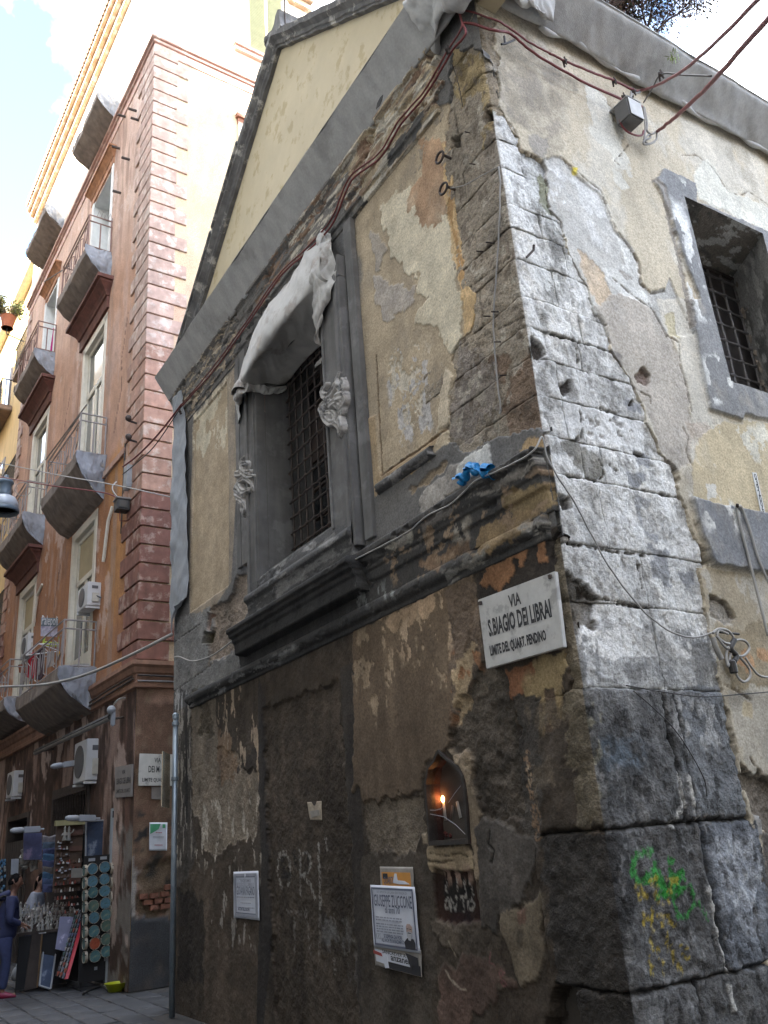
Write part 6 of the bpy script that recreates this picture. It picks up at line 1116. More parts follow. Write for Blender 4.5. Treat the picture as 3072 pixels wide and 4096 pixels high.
p1.poly([(.72, .96), (.70, .86), (.76, .80), (.80, .78), (.90, .80), (.93, .86), (.925, .955)], m_blackp, 'portrait_coat', .012); p1.poly([(.76, .62), (.79, .575), (.85, .575), (.89, .62), (.885, .70), (.85, .76), (.80, .76), (.765, .70)], m_skinp, 'portrait_face', .0125); p1.poly([(.77, .70), (.82, .69), (.88, .70), (.875, .77), (.84, .83), (.80, .82), (.775, .76)], m_greybeard, 'portrait_beard', .0135); p1.poly([(.775, .645), (.815, .645), (.815, .655), (.775, .655)], m_blackp, 'portrait_eye', .0135); p1.poly([(.835, .648), (.875, .65), (.875, .66), (.835, .658)], m_blackp, 'portrait_eye', .0135); p1.poly([(.795, .705), (.86, .708), (.86, .72), (.795, .718)], m_blackp, 'portrait_moustache', .0142)
p2 = Poster('small death notice with thick grey border on the brown wall strip', *fp('G', (618, 1082), (801, 1075), (812, 1440), (622, 1420), d=.014))
p2.frame(.045, .05, m_grey); p2.frame(.11, .012, m_navy); p2.line('TRIGESIMO', .26, .74, .23, .03, m_grey); p2.line('NEL RICORDO DELLA SCOMPARSA DI', .16, .84, .315, .035, m_grey); p2.line('GIOVANNI PAGANO', .15, .86, .50, .085, m_navy)
for k, v in enumerate((.56, .68)): p2.words(.15 + .15 * k, .85 - .15 * k, v, .025, seed=20 + k)
p2.line('ANTONIO BELLOBUONO', .2, .66, .83, .03, m_navy, .03); p2.words(.18, .84, .775, .02, seed=31)
p2.poly([(.48, .05), (.52, .05), (.53, .1), (.5, .14), (.47, .1)], m_paper, 'emblem', .013)
p3_ = Poster('torn beige paper scrap stuck on the rough blocked doorway', *fp('G', (1160, 570), (1265, 560), (1272, 702), (1185, 700), d=-.02), m=mat('beige_paper', (.40, .34, .26), .85, var=.2, scale=20, bump=.6, bscale=25)); p3_.poly([(.12, .50), (.85, .45), (.9, .75), (.5, .8), (.2, .9)], m_greyp, 'torn_paper'); p3_.poly([(.35, -.02), (.75, -.02), (.6, .2), (.5, .22)], m_core, 'torn_notch')
q = [LW(PS('D', u, v, .015)) for u, v in ((1020, 836), (1142, 836), (1139, 1028), (1016, 1028))]
p4_ = Poster('white notice with green corner pasted on the flank of the pink house', *q, nrm=-pey); m_gp = mat('green_print', (.07, .30, .16), .8, bump=0)
p4_.poly([(.03, .06), (.62, .05), (.5, .24), (.04, .42)], m_gp, 'green_corner'); p4_.poly([(.72, .06), (.88, .06), (.88, .2), (.72, .2)], m_gp, 'logo'); p4_.words(.35, .7, .38, .03, mat('red_print2', (.35, .10, .13), .8), 41); p4_.words(.2, .8, .52, .02, seed=42); p4_.words(.2, .8, .56, .02, seed=43); p4_.words(.3, .75, .82, .03, mat('red_print2', (.35, .10, .13), .8), 44)
# number strip on the side wall
A0, A1, A2, A3 = [RT('L', u, v, .012) for u, v in ((1562, 1067), (1588, 1069), (1645, 1326), (1620, 1322))]
s, I_ = at_root('number_plate', 'narrow white vertical number strip above the grey band of the side wall', 'number plate', (A0 + A2) / 2); o = MB().prism([A0, A1, A2, A3], (0, 1, 0), .008).obj('strip', mat('white_plastic', (.62, .62, .60), .5), s); o.matrix_parent_inverse = I_
for k, ch_ in enumerate('0392006'):
    t = (k + .72) / 7.6; l = A0 * (1 - t) + A3 * t; r = A1 * (1 - t) + A2 * t; t2 = t + .085; c0 = l * (1 - t2 + t) + 0; fit('digit', ch_, l * .78 + r * .22 - UP * .03, l * .22 + r * .78 - UP * .03, .055, m_ink, s, UP, NR, pm=I_, bold=.02)
# shrine
npts = niche_px
s, I_ = at_root('votive_shrine', 'glazed pointed wall shrine with a lit candle lamp set into the dark wall', 'wall shrine', FR('J', 790, 960, 0))
outer = [FR('J', u, v, .035) for u, v in npts]; cen = np.mean(outer, 0); inner = [c + (cen - c) * .085 for c in outer]; k = len(outer); fs = []; vs = outer + inner + [c + np.array([.09, 0, 0]) for c in outer] + [c + np.array([.05, 0, 0]) for c in inner]
for i in range(k): j = (i + 1) % k; fs += [(i, j, k + j, k + i), (i, 2 * k + i, 2 * k + j, j), (k + i, k + j, 3 * k + j, 3 * k + i)]
m_leadf = mat('dark_metal_frame', (.045, .040, .036), .6, metal=.3, var=.3, scale=20, bump=.3); o = MB().add(vs, fs).obj('frame', m_leadf, s); o.matrix_parent_inverse = I_
m_niche = mat('dark_red_niche', (.036, .012, .011), .9, var=.4, scale=8, bump=.4); D = np.array([.26, 0, 0]); vs = [c + np.array([.02, 0, 0]) for c in outer] + [c + D for c in outer]; fs = [(i, (i + 1) % k, k + (i + 1) % k, k + i) for i in range(k)] + [tuple(range(k, 2 * k))]
o = MB().add(vs, fs).obj('niche', m_niche, s); o.matrix_parent_inverse = I_
m_pane = mat('old_glass', (.05, .045, .045), .06, bump=0, alpha=.10, spec=.5); o = MB().add([c + np.array([.02, 0, 0]) for c in inner], [tuple(range(k))]).obj('glass', m_pane, s); o.matrix_parent_inverse = I_
m_wax = mat('white_wax', (.52, .49, .45), .5, var=.05); m_bulb = mat('lit_bulb', (1, .6, .25), .5, bump=0, emit=((1.0, .42, .12), 9.0))
for a, b in (((795, 685), (808, 800)), ((883, 672), (908, 782)), ((855, 700), (845, 790))):
    c0, c1 = FR('J', *a, -.12), FR('J', *b, -.12); m_ = m_wax if a[0] != 855 else mat('dim_wax', (.12, .09, .08), .6); o = MB().tube([c1, c1 + (c0 - c1) * .97, c0], [.020, .019, .014], 10).obj('candle', m_, s, smooth=True); o.matrix_parent_inverse = I_
c0 = FR('J', 790, 662, -.12); o = MB().lathe([(.010, -.02), (.014, -.015), (.022, 0), (.019, .018), (.008, .034), (.002, .042)], c0, n=10).obj('lit_bulb', m_bulb, s, smooth=True); o.matrix_parent_inverse = I_
ld = bpy.data.lights.new('shrine_lamp', 'POINT'); ld.energy = .03; ld.color = (1.0, .36, .12); ld.shadow_soft_size = .02; lo = bpy.data.objects.new('shrine_lamp', ld); COL.objects.link(lo); lo.location = tuple(c0 + np.array([-.05, 0, .03]))
fl = MB()
for k in range(16): c1 = FR('J', rnd.uniform(690, 930), rnd.uniform(860, 925), -.10 - rnd.random() * .08); fl.ball(c1, rnd.uniform(.015, .035), 6, 5, .2)
o = fl.obj('dried_flower', mat('dried_red', (.10, .025, .022), .9, var=.5, scale=40), s, kind='stuff'); o.matrix_parent_inverse = I_
fig = MB(); c1 = FR('J', 855, 905, -.19); fig.lathe([(.065, 0), (.06, .05), (.045, .16), (.05, .22), (.028, .27), (.035, .30), (.03, .34), (.0, .36)], c1, n=10); o = fig.obj('statuette', mat('dark_statuette', (.07, .055, .05), .7), s, smooth=True); o.matrix_parent_inverse = I_
for q in ([(690, 730), (730, 732), (770, 722), (785, 705)], [(690, 755), (790, 775), (870, 830), (930, 890)], [(900, 570), (860, 620), (820, 680)]): o = MB().tube([FR('J', *w, .013) for w in q], .0022, 4).obj('glass_crack', m_greybeard, s); o.matrix_parent_inverse = I_
# ------------------------------------------------------------------ cables
m_red = mat('red_cable', (.16, .035, .035), .6, var=.25, scale=12, bump=.1); m_blkc = mat('black_cable', (.035, .032, .03), .6); m_whc = mat('white_cable', (.33, .32, .30), .6, var=.08); m_greyc = mat('grey_cord', (.30, .29, .27), .8); m_blue = mat('blue_cable', (.10, .11, .30), .6)
def cable(label, pts, r, m, n=None, cat='cable', group=None, name='cable', wob=.0):
    P = crom(pts, n or max(12, len(pts) * 7)); P = P + np.array([[wob * mnoise.noise((i * .37, 1, r * 90)), wob * mnoise.noise((i * .37, 7, r * 90)), wob * mnoise.noise((i * .37, 3, r * 90))] for i in range(len(P))])
    return MB().tube(P, r, 6).obj(name, m, None, smooth=True, label=label, cat=cat, group=group)
fl_ = lambda z, pts, d: [FR(z, u, v, d) for u, v in pts]; rl_ = lambda z, pts, d: [RT(z, u, v, d) for u, v in pts]
SK = LW(np.array([-.25, .35, 8.2]))
up1 = fl_('E', [(215, 1390), (300, 1295), (420, 1150), (530, 1005), (700, 765)], .13) + fl_('E', [(880, 505), (1060, 330), (1230, 135)], .13) + fl_('N', [(690, 980), (850, 850), (960, 670), (1100, 505), (1225, 290), (1310, 150)], .13) + [np.array([X0 - .10, Y0 + .08, 8.33])] + rl_('K', [(100, 108), (190, 155), (300, 235), (420, 300)], .10)
lo1 = fl_('E', [(215, 1405), (310, 1300), (430, 1165), (545, 1010), (710, 778)], .12) + fl_('E', [(885, 522), (1075, 345), (1240, 165)], .12) + fl_('N', [(700, 1000), (860, 870), (975, 685), (1110, 525), (1250, 290), (1330, 190)], .12) + [np.array([X0 - .10, Y0 + .06, 8.16])] + rl_('K', [(110, 172), (190, 185), (260, 240), (350, 310), (560, 435), (700, 505), (860, 572), (945, 605)], .10)
cable('upper red cable running under the cornice netting and round the church corner', up1, .009, m_red, 160, wob=.006); cable('lower thick red cable bundle under the netting leading to the box on the side wall', lo1, .0115, m_red, 160, wob=.006)
cable('dark red cables hung from the pink house corner to the church cornice', [SK] + [SK + (up1[0] - SK) * t - UP * .25 * 4 * t * (1 - t) * .4 for t in (.25, .5, .75)] + [up1[0]], .016, m_red, 30); cable('thin dark cable hung beside the dark red one from the pink house', [SK + np.array([0, 0, -.15])] + [SK + (lo1[0] - SK) * t - UP * (.15 + .25 * t * (1 - t)) for t in (.3, .6)] + [lo1[0]], .009, m_blkc, 30)
A_ = RT('K', 940, 512, .10); far = plane('K', 1659, -55, (0, 1, 0), (0, Y0 - 2.6, 0)); far2 = plane('K', 1700, 60, (0, 1, 0), (0, Y0 - 2.4, 0))
cable('cable along the side wall curving away to the upper right sky', rl_('K', [(420, 300), (500, 340), (640, 400), (790, 458), (900, 510)], .10) + [A_] + [A_ + (far - A_) * t - UP * .10 * 4 * t * (1 - t) for t in (.1, .3, .6, 1)], .0115, m_red, 90, wob=.006)
B_ = RT('K', 1030, 745, .08); cable('thick cable crossing the sky from below the wall box', [B_] + [B_ + (far2 - B_) * t - UP * .05 * 4 * t * (1 - t) for t in (.1, .3, .6, 1)], .0155, m_red, 50, wob=.006)
C_ = RT('K', 955, 580, .10); D_ = A_ + (far - A_) * .30; E_ = B_ + (far2 - B_) * .62; cable('thin tie wire linking the two cables that cross the sky', [C_, (C_ + D_) / 2, D_, (D_ + E_) / 2, E_], .007, m_blkc, 30)
for k, c in enumerate([RT('K', 790, 458, .1), RT('K', 510, 345, .1), RT('K', 845, 548, .1), RT('K', 900, 520, .1), D_, FR('N', 1235, 275, .14), FR('E', 205, 1440, .13)]): b = MB(); b.tube([c + np.array([0, 0, .05]), c + np.array([.0, -.01, -.05])], .008, 5); b.tube([c + np.array([-.03, 0, .0]), c + np.array([.04, .05, .0])], .010, 5); b.ball(c, .022, 6, 5, .2); ch(b.obj('cable_clip', m_bar, church))
MB().box(FR('E', 195, 1500, .10) - np.array([.02, .04, 0]), FR('E', 205, 1395, .13)).obj('cable_bracket', m_bar, church, bevel=.005); ch(church.children[-1])
# box on the side wall
bx = RT('K', 885, 640, .16); s, I_ = at_root('junction_box', 'white and grey electric box hung high on the side wall among red cables', 'junction box', bx)
o = MB().box((bx[0] - .10, Y0 - .22, bx[2] - .11), (bx[0] + .085, Y0 - .05, bx[2] + .115)).obj('case', mat('grey_box', (.13, .128, .125), .6, var=.1, scale=8, streak=.2), s, bevel=.012); o.matrix_parent_inverse = I_
o = MB().box((bx[0] - .105, Y0 - .226, bx[2] + .098), (bx[0] + .09, Y0 - .0, bx[2] + .118)).obj('lid', mat('box_lid', (.42, .42, .41), .6), s, bevel=.008); o.matrix_parent_inverse = I_
o = MB().box((bx[0] - .09, Y0 - .226, bx[2] - .10), (bx[0] + .075, Y0 - .221, bx[2] + .09)).obj('label_plate', mat('pale_label', (.5, .5, .49), .6), s); o.matrix_parent_inverse = I_
for q, m_ in (([(835, 620), (820, 680), (850, 735), (905, 765), (945, 765), (955, 740)], m_red), ([(950, 600), (958, 640), (965, 720), (960, 790), (985, 815), (1025, 790), (1030, 750)], m_greyc), ([(960, 610), (975, 700), (975, 740), (1000, 760), (1030, 742)], m_greyc), ([(955, 790), (975, 790), (995, 775), (980, 765), (955, 800), (960, 818), (1000, 812), (1020, 800)], m_greyc), ([(880, 555), (895, 530), (930, 525), (935, 510)], m_greyc), ([(880, 553), (882, 520)], m_greyc), ([(150, 250), (180, 245), (225, 225)], m_blkc), ([(170, 250), (165, 205)], m_blkc)):
    o = MB().tube(crom(rl_('K', q, .09), 30), .010, 5).obj('cable_tail', m_, s, smooth=True); o.matrix_parent_inverse = I_
# white cable along the ledge and down the side wall with its coil
wl = fl_('I', [(180, 812), (265, 770), (400, 700), (510, 638), (620, 545), (760, 475), (905, 340), (1045, 275), (1190, 205)], .14) + fl_('I', [(1265, 148)], .13) + [np.array([X0 - .06, Y0 - .05, 4.18])] + rl_('L', [(290, 965), (345, 1075), (455, 1240), (560, 1440), (640, 1590), (760, 1770), (900, 1935)], .045) + rl_('M', [(890, 0), (970, 48), (1080, 70), (1180, 42), (1225, 25)], .045)
cable('pale cable lying on the ledge and draped diagonally down the side wall', wl, .0065, m_whc, 170, wob=.004)
s, I_ = at_root('cable_coil', 'untidy coil of white cable with a black socket hanging on the side wall', 'cable coil', RT('M', 1290, 120, .05))
for q, m_, r in (([(1180, 45), (1210, 22), (1260, 30), (1295, 70), (1280, 105), (1240, 95), (1205, 60), (1215, 30), (1265, 50)], m_whc, .0095), ([(1200, 60), (1260, 130), (1310, 85), (1360, 90), (1382, 130), (1350, 170), (1305, 165), (1260, 120)], m_whc, .0095), ([(1270, 100), (1255, 170), (1265, 230), (1285, 150), (1330, 180), (1380, 240), (1385, 290), (1350, 315), (1310, 270), (1300, 160)], m_whc, .0095), ([(1180, 70), (1195, 120), (1230, 190)], m_greyc, .02), ([(1220, 40), (1325, 50)], m_blkc, .009), ([(1300, 80), (1280, 130), (1310, 170), (1300, 200)], m_blkc, .02)): o = MB().tube(crom(rl_('M', q, .05 + .02 * rnd.random()), 60), r, 6).obj('loop', m_, s, smooth=True); o.matrix_parent_inverse = I_
c = RT('M', 1290, 228, .06); o = MB().lathe([(.022, -.05), (.028, -.045), (.028, .03), (.018, .045)], c, n=12).obj('socket', m_blkc, s); o.matrix_parent_inverse = I_
cable('white cable running off to the right edge from the coil', rl_('M', [(1360, 180), (1400, 240), (1450, 285), (1560, 290)], .04), .009, m_whc, 24)
cable('two pale cables looped over a hook below the number strip', rl_('L', [(1659, 2080), (1610, 1880), (1540, 1600), (1490, 1400), (1465, 1290), (1478, 1278), (1500, 1295), (1550, 1430), (1600, 1600), (1680, 1790)], .06), .012, m_whc, 60); o = MB().tube([RT('L', 1472, 1282, -.02), RT('L', 1470, 1278, .09), RT('L', 1470, 1262, .1)], .012, 5).obj('iron_hook', m_bar, church); ch(o)
cable('thin dark wire sagging across the great dark corner block', rl_('M', [(700, 335), (850, 362), (1000, 385), (1150, 398), (1320, 385), (1600, 362)], .03), .004, m_blkc, 40); cable('thin dark wire hanging down the face of the great dark block', rl_('M', [(740, 365), (840, 450), (960, 570), (1050, 700), (1130, 850), (1148, 950)], .03), .0035, m_blkc, 40)
cable('grey cord hanging down the bare stones beside the front panel', fl_('H', [(1098, 262), (1106, 420), (1100, 640), (1085, 920), (1065, 1200), (1075, 1450), (1092, 1640), (1108, 1780), (1104, 1830)], .0), .007, m_greyc, 60, wob=.006); cable('thin wire stretched from the iron ring to the corner', fl_('H', [(775, 402), (880, 380), (990, 320), (1095, 265)], .03), .004, m_greyc, 20)
cable('thin wire running diagonally near the top of the bare stones', fl_('N', [(1255, 350), (1290, 460), (1315, 590)], .02), .004, m_bar, 20)
cable('white cable hooked across the torn masonry at the far end of the front', fl_('F', [(180, 1160), (215, 1155), (290, 1185), (360, 1182), (470, 1140), (620, 1030)], .05), .010, m_whc, 30)
ce = FR('C', 1430, 1318, .05); ca = plane('V', -300, 1722, (0, 1, 0), (0, 17, 0)); cable('thick grey cable sagging low across the side street to the pink house', crom([ce, plane('C', 1150, 1462, (0, 1, 0), (0, 11.9, 0)), plane('C', 850, 1602, (0, 1, 0), (0, 12.8, 0)), plane('C', 600, 1690, (0, 1, 0), (0, 13.5, 0)), plane('C', 340, 1740, (0, 1, 0), (0, 14.5, 0)), plane('C', 0, 1757, (0, 1, 0), (0, 15.5, 0)), ca], 60), .022, m_greyc, 60)
ce = FR('C', 1432, 186, .06); cable('pale wire stretched high across the street in front of the balconies', [ce, plane('C', 960, 85, (0, 1, 0), (0, 13, 0)), plane('C', 480, 0, (0, 1, 0), (0, 15, 0)), plane('Q', 0, 1663, (0, 1, 0), (0, 17.5, 0)), plane('Q', -200, 1625, (0, 1, 0), (0, 18.5, 0))], .011, m_whc, 50)
lb = LW(np.array([-.14, .62, 7.62])); cable('red brown wire stretched from the pink house box across the street', [lb, plane('C', 880, 152, (0, 1, 0), (0, 14.6, 0)), plane('C', 420, 88, (0, 1, 0), (0, 15.5, 0)), plane('Q', 0, 1785, (0, 1, 0), (0, 18.5, 0)), plane('Q', -200, 1740, (0, 1, 0), (0, 20, 0))], .013, m_red, 50)
lpa = [plane('Q', 150 + 70 * math.cos(a) + 55, 1895 + 60 * math.sin(a), (0, 1, 0), (0, 17.2, 0)) for a in np.linspace(0, 2 * math.pi, 20)]; cable('small loop of spare wire hanging from the street wires', lpa, .009, m_greyc, 50); cable('short curl of white wire hanging near the pink house corner', [plane('C', u, v, (0, 1, 0), (0, 13.4, 0)) for u, v in ((965, 55), (935, 90), (935, 130), (970, 180))], .012, m_whc, 24)
# lamp box at the house corner
s, I_ = at_root('wall_lantern', 'small black box lantern fixed by the terracotta corner stones', 'lantern', lb)
for nm, a, b_, m_ in (('body', (-.13, -.12, -.16), (.09, .10, .04), m_blkc), ('cap', (-.15, -.14, .04), (.11, .12, .07), m_rail), ('glass', (-.10, -.135, -.13), (.06, -.12, .01), m_glass)): o = MB().box(lb + np.array(a), lb + np.array(b_)).obj(nm, m_, s, bevel=.006); o.matrix_parent_inverse = I_
o = MB().tube([lb + np.array([-.05, 0, -.16]), lb + np.array([-.04, 0, -.34]), lb + np.array([.10, .05, -.30])], .010).obj('bracket', m_red, s); o.matrix_parent_inverse = I_
# street lamp on the wires
c = plane('Q', 38, 1995, (0, 1, 0), (0, 19.0, 0)); k_ = .0040 * 1.9 * .9
s, I_ = at_root('street_lamp', 'blue grey bell shaped street lamp hung on wires at the left edge', 'street lamp', c)
m_lampm = mat('blue_grey_enamel', (.10, .14, .18), .4, var=.1); m_bell = mat('pale_lamp_glass', (.42, .47, .53), .3, var=.05)
for nm, pr, m_ in (('fitting', [(.02, .62), (.05, .60), (.05, .52), (.14, .49), (.17, .42), (.16, .40), (.13, .38), (.13, .18), (.16, .10)], m_lampm), ('shade', [(.16, .10), (.23, .06), (.29, -.06), (.315, -.20), (.30, -.20), (.27, -.07), (.15, .06)], m_bell), ('ring', [(.32, -.20), (.325, -.26), (.31, -.29), (.29, -.27), (.30, -.2)], m_lampm), ('diffuser', [(.05, -.02), (.12, -.05), (.25, -.2), (.24, -.21), (.02, -.14)], m_glass)):
    o = MB().lathe(pr, c, n=24).obj(nm, m_, s, smooth=True); o.matrix_parent_inverse = I_
# pole with its plate at the far end of the church front
pb, ptop = FR('p', 687, 4120, .16), FR('p', 681, 3030, .16); pb[2] = 0
s, I_ = at_root('sign_pole', 'galvanised steel pole with a plate seen edge on at the end of the church', 'sign pole', pb)
m_galv = mat('galvanised_steel', (.26, .31, .35), .45, metal=.6, var=.15, scale=9, bump=.1); px_, py_ = pb[0], pb[1]
o = MB().tube([(px_, py_, 0), (px_, py_, 3.42)], .034, 14).obj('pole', m_galv, s, smooth=True); o.matrix_parent_inverse = I_; o = MB().lathe([(.042, 3.38), (.042, 3.44), (.02, 3.46)], (px_, py_, 0), n=14).obj('cap', m_galv, s); o.matrix_parent_inverse = I_
for zz in (3.30, 2.62): o = MB().lathe([(.046, zz), (.046, zz + .04)], (px_, py_, 0), n=14).obj('clamp', m_galv, s); o.matrix_parent_inverse = I_
m_plate = mat('shiny_plate_back', (.62, .55, .42), .25, metal=.9, var=.3, scale=4, bump=.15, bscale=6)
q = plane('D', 1132, 545, (0, 1, 0), (0, py_, 0)); vd = np.array([px_, py_, 0]) / math.hypot(px_, py_); lt = np.array([vd[1], -vd[0], 0]); ctr = np.array([q[0], py_, q[2]]); o = MB().obox(ctr, vd * .22 + lt * .045, lt * .005, (0, 0, (pb[2] * 0 + .33))).obj('plate', m_plate, s, bevel=.003); o.matrix_parent_inverse = I_
# shrub on the roof
def shrub(label, c, n, rad, name='roof_shrub', seed=3, leafcols=None, lift=(0, 0, 0), spread=.2, ls=1.0):
    r = random.Random(seed); s = empty(name, label, 'shrub', tuple(c)); b = MB(); lv = [MB() for _ in leafcols]; tips = []
    def grow(p, d, L, w, lev):
        q = [p]; dd = Vector(d)
        for i in range(4): dd = (dd + Vector((r.uniform(-.35, .35), r.uniform(-.35, .35), r.uniform(-.2, .3)))).normalized(); q.append(q[-1] + np.array(dd) * L / 4)
        b.tube(q, [w, w * .85, w * .7, w * .6, w * .45], 5)
        if lev == 0: tips.append(q); return
        for k in range(4 if lev > 1 else 5): grow(q[r.choice((1, 2, 3, 4))], np.array(dd) + np.array([r.uniform(-1, 1), r.uniform(-1, 1), r.uniform(-.5, .8)]) * .9, L * .68, w * .5, lev - 1)
    for k in range(5 if spread < .3 else 9): grow(np.array([r.uniform(-spread, spread), r.uniform(-.1, .1), 0.]), (r.uniform(-.9, .9) + lift[0], r.uniform(-.5, .5), .8), rad * .5, .017, 3)
    b.obj('branch', mat('twig_bark', (.10, .07, .06), .9), s)
    for k in range(n):
        q = r.choice(tips); p = q[r.randint(1, 4)] + np.array([r.gauss(0, .07) for _ in range(3)]); a = Vector((r.gauss(0, 1), r.gauss(0, 1), r.gauss(0, 1))).normalized(); bb = a.orthogonal().normalized(); l, w = ls * r.uniform(.025, .048), ls * r.uniform(.010, .018); a, bb, p = np.array(a), np.array(bb), np.array(p)
        m_ = r.choice(lv); m_.add([p, p + a * l * .5 + bb * w, p + a * l, p + a * l * .5 - bb * w], [(0, 1, 2, 3)])
    for m_, cc_ in zip(lv, leafcols): m_.obj('leaf', mat('leaf_%d' % int(cc_[0] * 1000), cc_, .6, var=.3, scale=3, bump=0), s, kind='stuff')
    return s
c = np.array([6.2, Y0 - .02, 9.05])
shrub('sparse reddish shrub growing on the roof edge against the sky', c, 20000, 1.0, leafcols=[(.15, .11, .085), (.17, .09, .085), (.12, .14, .07)], lift=(.05, 0, 0), spread=.85)
tuft = MB()
for k in range(40): p_ = RT('Y', 850 + rnd.gauss(0, 22), 500 + rnd.gauss(0, 22), .40); a = np.array([rnd.gauss(0, .016), rnd.gauss(0, .012), rnd.gauss(0, .016)]); tuft.add([p_, p_ + a + np.array([.01, 0, 0]), p_ + a * 2, p_ + a - np.array([.01, 0, 0])], [(0, 1, 2, 3)])
tuft.obj('weed', mat('weed_green', (.16, .20, .06), .7), None, label='small green weed rooted in the netting below the roof edge', cat='weed')
for z, u, v, n in (('L', 693, 300, 26), ('L', 660, 1848, 30), ('M', 575, 335, 24), ('K', 415, 1045, 40)):
    t = MB()
    for k in range(n): p_ = RT(z, u + rnd.gauss(0, 14), v + rnd.gauss(0, 6), .03); a = np.array([rnd.gauss(0, .012), -abs(rnd.gauss(0, .012)), rnd.gauss(.008, .012)]); t.add([p_, p_ + a + np.array([.005, 0, 0]), p_ + a * 2.2, p_ + a - np.array([.005, 0, 0])], [(0, 1, 2, 3)])
    t.obj('moss_tuft', mat('moss', (.10, .12, .05), .9), church, kind='stuff'); ch(church.children[-1])
# ------------------------------------------------------------------ things fixed to the pink house
m_acw = mat('white_ac_metal', (.56, .57, .58), .5, var=.06, scale=4); m_acd = mat('ac_grille_dark', (.10, .10, .105), .6)
def ac(label, z, u0, v0, u1, v1, y0, ln=.66):
    # narrow end towards the viewer, measured on the plane y0
    A, B = PY(z, u0, v0, y0), PY(z, u1, v1, y0); w, h_ = B[0] - A[0], A[2] - B[2]; dx = max(.06, -B[0])
    s = empty('air_conditioner', label, 'air conditioner', tuple(LW(np.array([(A[0] + B[0]) / 2, y0, B[2]]))), PA, group='air conditioners on the pink house'); b = MB().box((-w / 2, 0, 0), (w / 2, ln, h_)); b.obj('case', m_acw, s, bevel=.012)
    MB().lathe([(h_ * .40, 0), (h_ * .40, .012), (h_ * .32, .015), (h_ * .08, .015)], (-w / 2 - .002, ln * .55, h_ / 2), (-1, 0, 0), 24).obj('fan_grille', m_acd, s)
    MB().box((-w * .22, -.008, h_ * .72), (w * .20, .0, h_ * .84)).obj('handle_recess', m_acd, s); MB().box((-w * .20, -.03, h_ * .14), (w * .30, .0, h_ * .52)).obj('service_cover', mat('cream_plastic', (.50, .48, .42), .5), s, bevel=.006)
    MB().box((-w * .55, .02, -.05), (w / 2 + dx, .07, -.012)).obj('bracket', m_acw, s); MB().box((-w * .55, ln - .09, -.05), (w / 2 + dx, ln - .04, -.012)).obj('bracket', m_acw, s); MB().box((w / 2 + dx - .04, .02, -.04), (w / 2 + dx, .07, h_ * .6)).obj('bracket', m_acw, s)
    MB().tube(crom([(w * .1, -.02, h_ * .4), (w * .45, -.06, h_ * .3), (w * .8, -.02, h_ * .42), (w * .95, .04, h_ * .3)], 16), .014, 6).obj('pipe', m_acd, s)
ac('white air conditioner with cream cover beside the middle window of the pink house', 'C', 732, 880, 842, 1085, 2.2)
ac('white air conditioner beside the lower far window, behind the hanging laundry', 'C', 236, 1305, 320, 1480, 7.4)
ac('big white air conditioner above the souvenir stall with black pipes', 'D', 596, 262, 722, 545, 1.9, .75)
ac('white air conditioner at the left above the neighbouring shop', 'D', 98, 480, 196, 655, 7.4)
# banner and laundry on the lowest near balcony
b0 = [LW(PY('C', u, v, 5.2)) for u, v in ((340, 1182), (558, 1190), (556, 1348), (336, 1338))]
m_bann = mat('slate_banner', (.10, .125, .145), .7, bump=0); ban = Poster('blue grey bed and breakfast banner with pale marbled lower half hung on the balcony pole', *b0, m=m_bann, name='banner', nrm=-pey, cat='banner')
fit('lettering', 'Palepoli', ban.at(.02, .38), ban.at(.62, .38), .20, mat('banner_white', (.55, .57, .58), .7, bump=0), ban.root, UP, -pey, pm=ban.I); fit('lettering', 'B&B', ban.at(.64, .38), ban.at(.98, .38), .20, mat('banner_green', (.16, .34, .24), .7, bump=0), ban.root, UP, -pey, pm=ban.I, bold=.02)
ban.poly([(.0, .46), (1, .46), (1, 1), (0, 1)], mat('marbled_lilac', (.36, .35, .42), .7, var=.5, scale=9, col2=(.22, .20, .27), patch=.25, pscale=7), 'marbled_panel', .008)
MB().tube([LW(PY('C', 335, 1176, 5.2)), LW(PY('C', 800, 1205, 4.0))], .018).obj('banner_pole', m_rail, ban.root); ban.root.children[-1].matrix_parent_inverse = ban.I
cr0 = [LW(PY('C', u, v, 5.0)) for u, v in ((215, 1495), (320, 1400), (560, 1408), (500, 1460), (215, 1495))]
MB().tube(cr0, .014, 6).tube([cr0[1], cr0[3]], .012, 6).obj('drying_rack', m_acw, None, label='white folding drying rack hung over the balcony rail', cat='drying rack')
m_lime = mat('lime_plastic', (.36, .46, .06), .5); g_ = MB()
for a, b_ in (((355, 1410), (500, 1420)), ((360, 1385), (505, 1400)), ((355, 1410), (372, 1340)), ((500, 1420), (490, 1345))): g_.tube([LW(PY('C', *a, 5.05)), LW(PY('C', *b_, 5.05))], .022, 5)
g_.obj('plastic_rack', m_lime, None, label='lime green plastic rack clipped above the laundry', cat='rack')
def wash(label, pts, m, y, seed, name='laundry_item'):
    P = [[LW(PY('C', u, v, y)) for u, v in r_] for r_ in pts]; loft(name, P, 24, 40, m, None, wr=.06, ws=5, thick=.006, seed=seed, label=label, cat='laundry', group='laundry on the balcony')
wash('bright red garment hanging on the balcony drying rack', [[(245, 1490), (275, 1470), (305, 1465)], [(230, 1580), (265, 1570), (300, 1560)], [(220, 1670), (255, 1695), (295, 1670)]], mat('red_cloth', (.36, .012, .025), .9, var=.15), 5.02, 701)
wash('dark brown garment hanging beside the red one', [[(312, 1460), (340, 1440), (375, 1420)], [(308, 1580), (340, 1590), (372, 1570)], [(305, 1690), (340, 1700), (370, 1660)]], mat('dark_brown_cloth', (.055, .035, .04), .9), 5.0, 703)
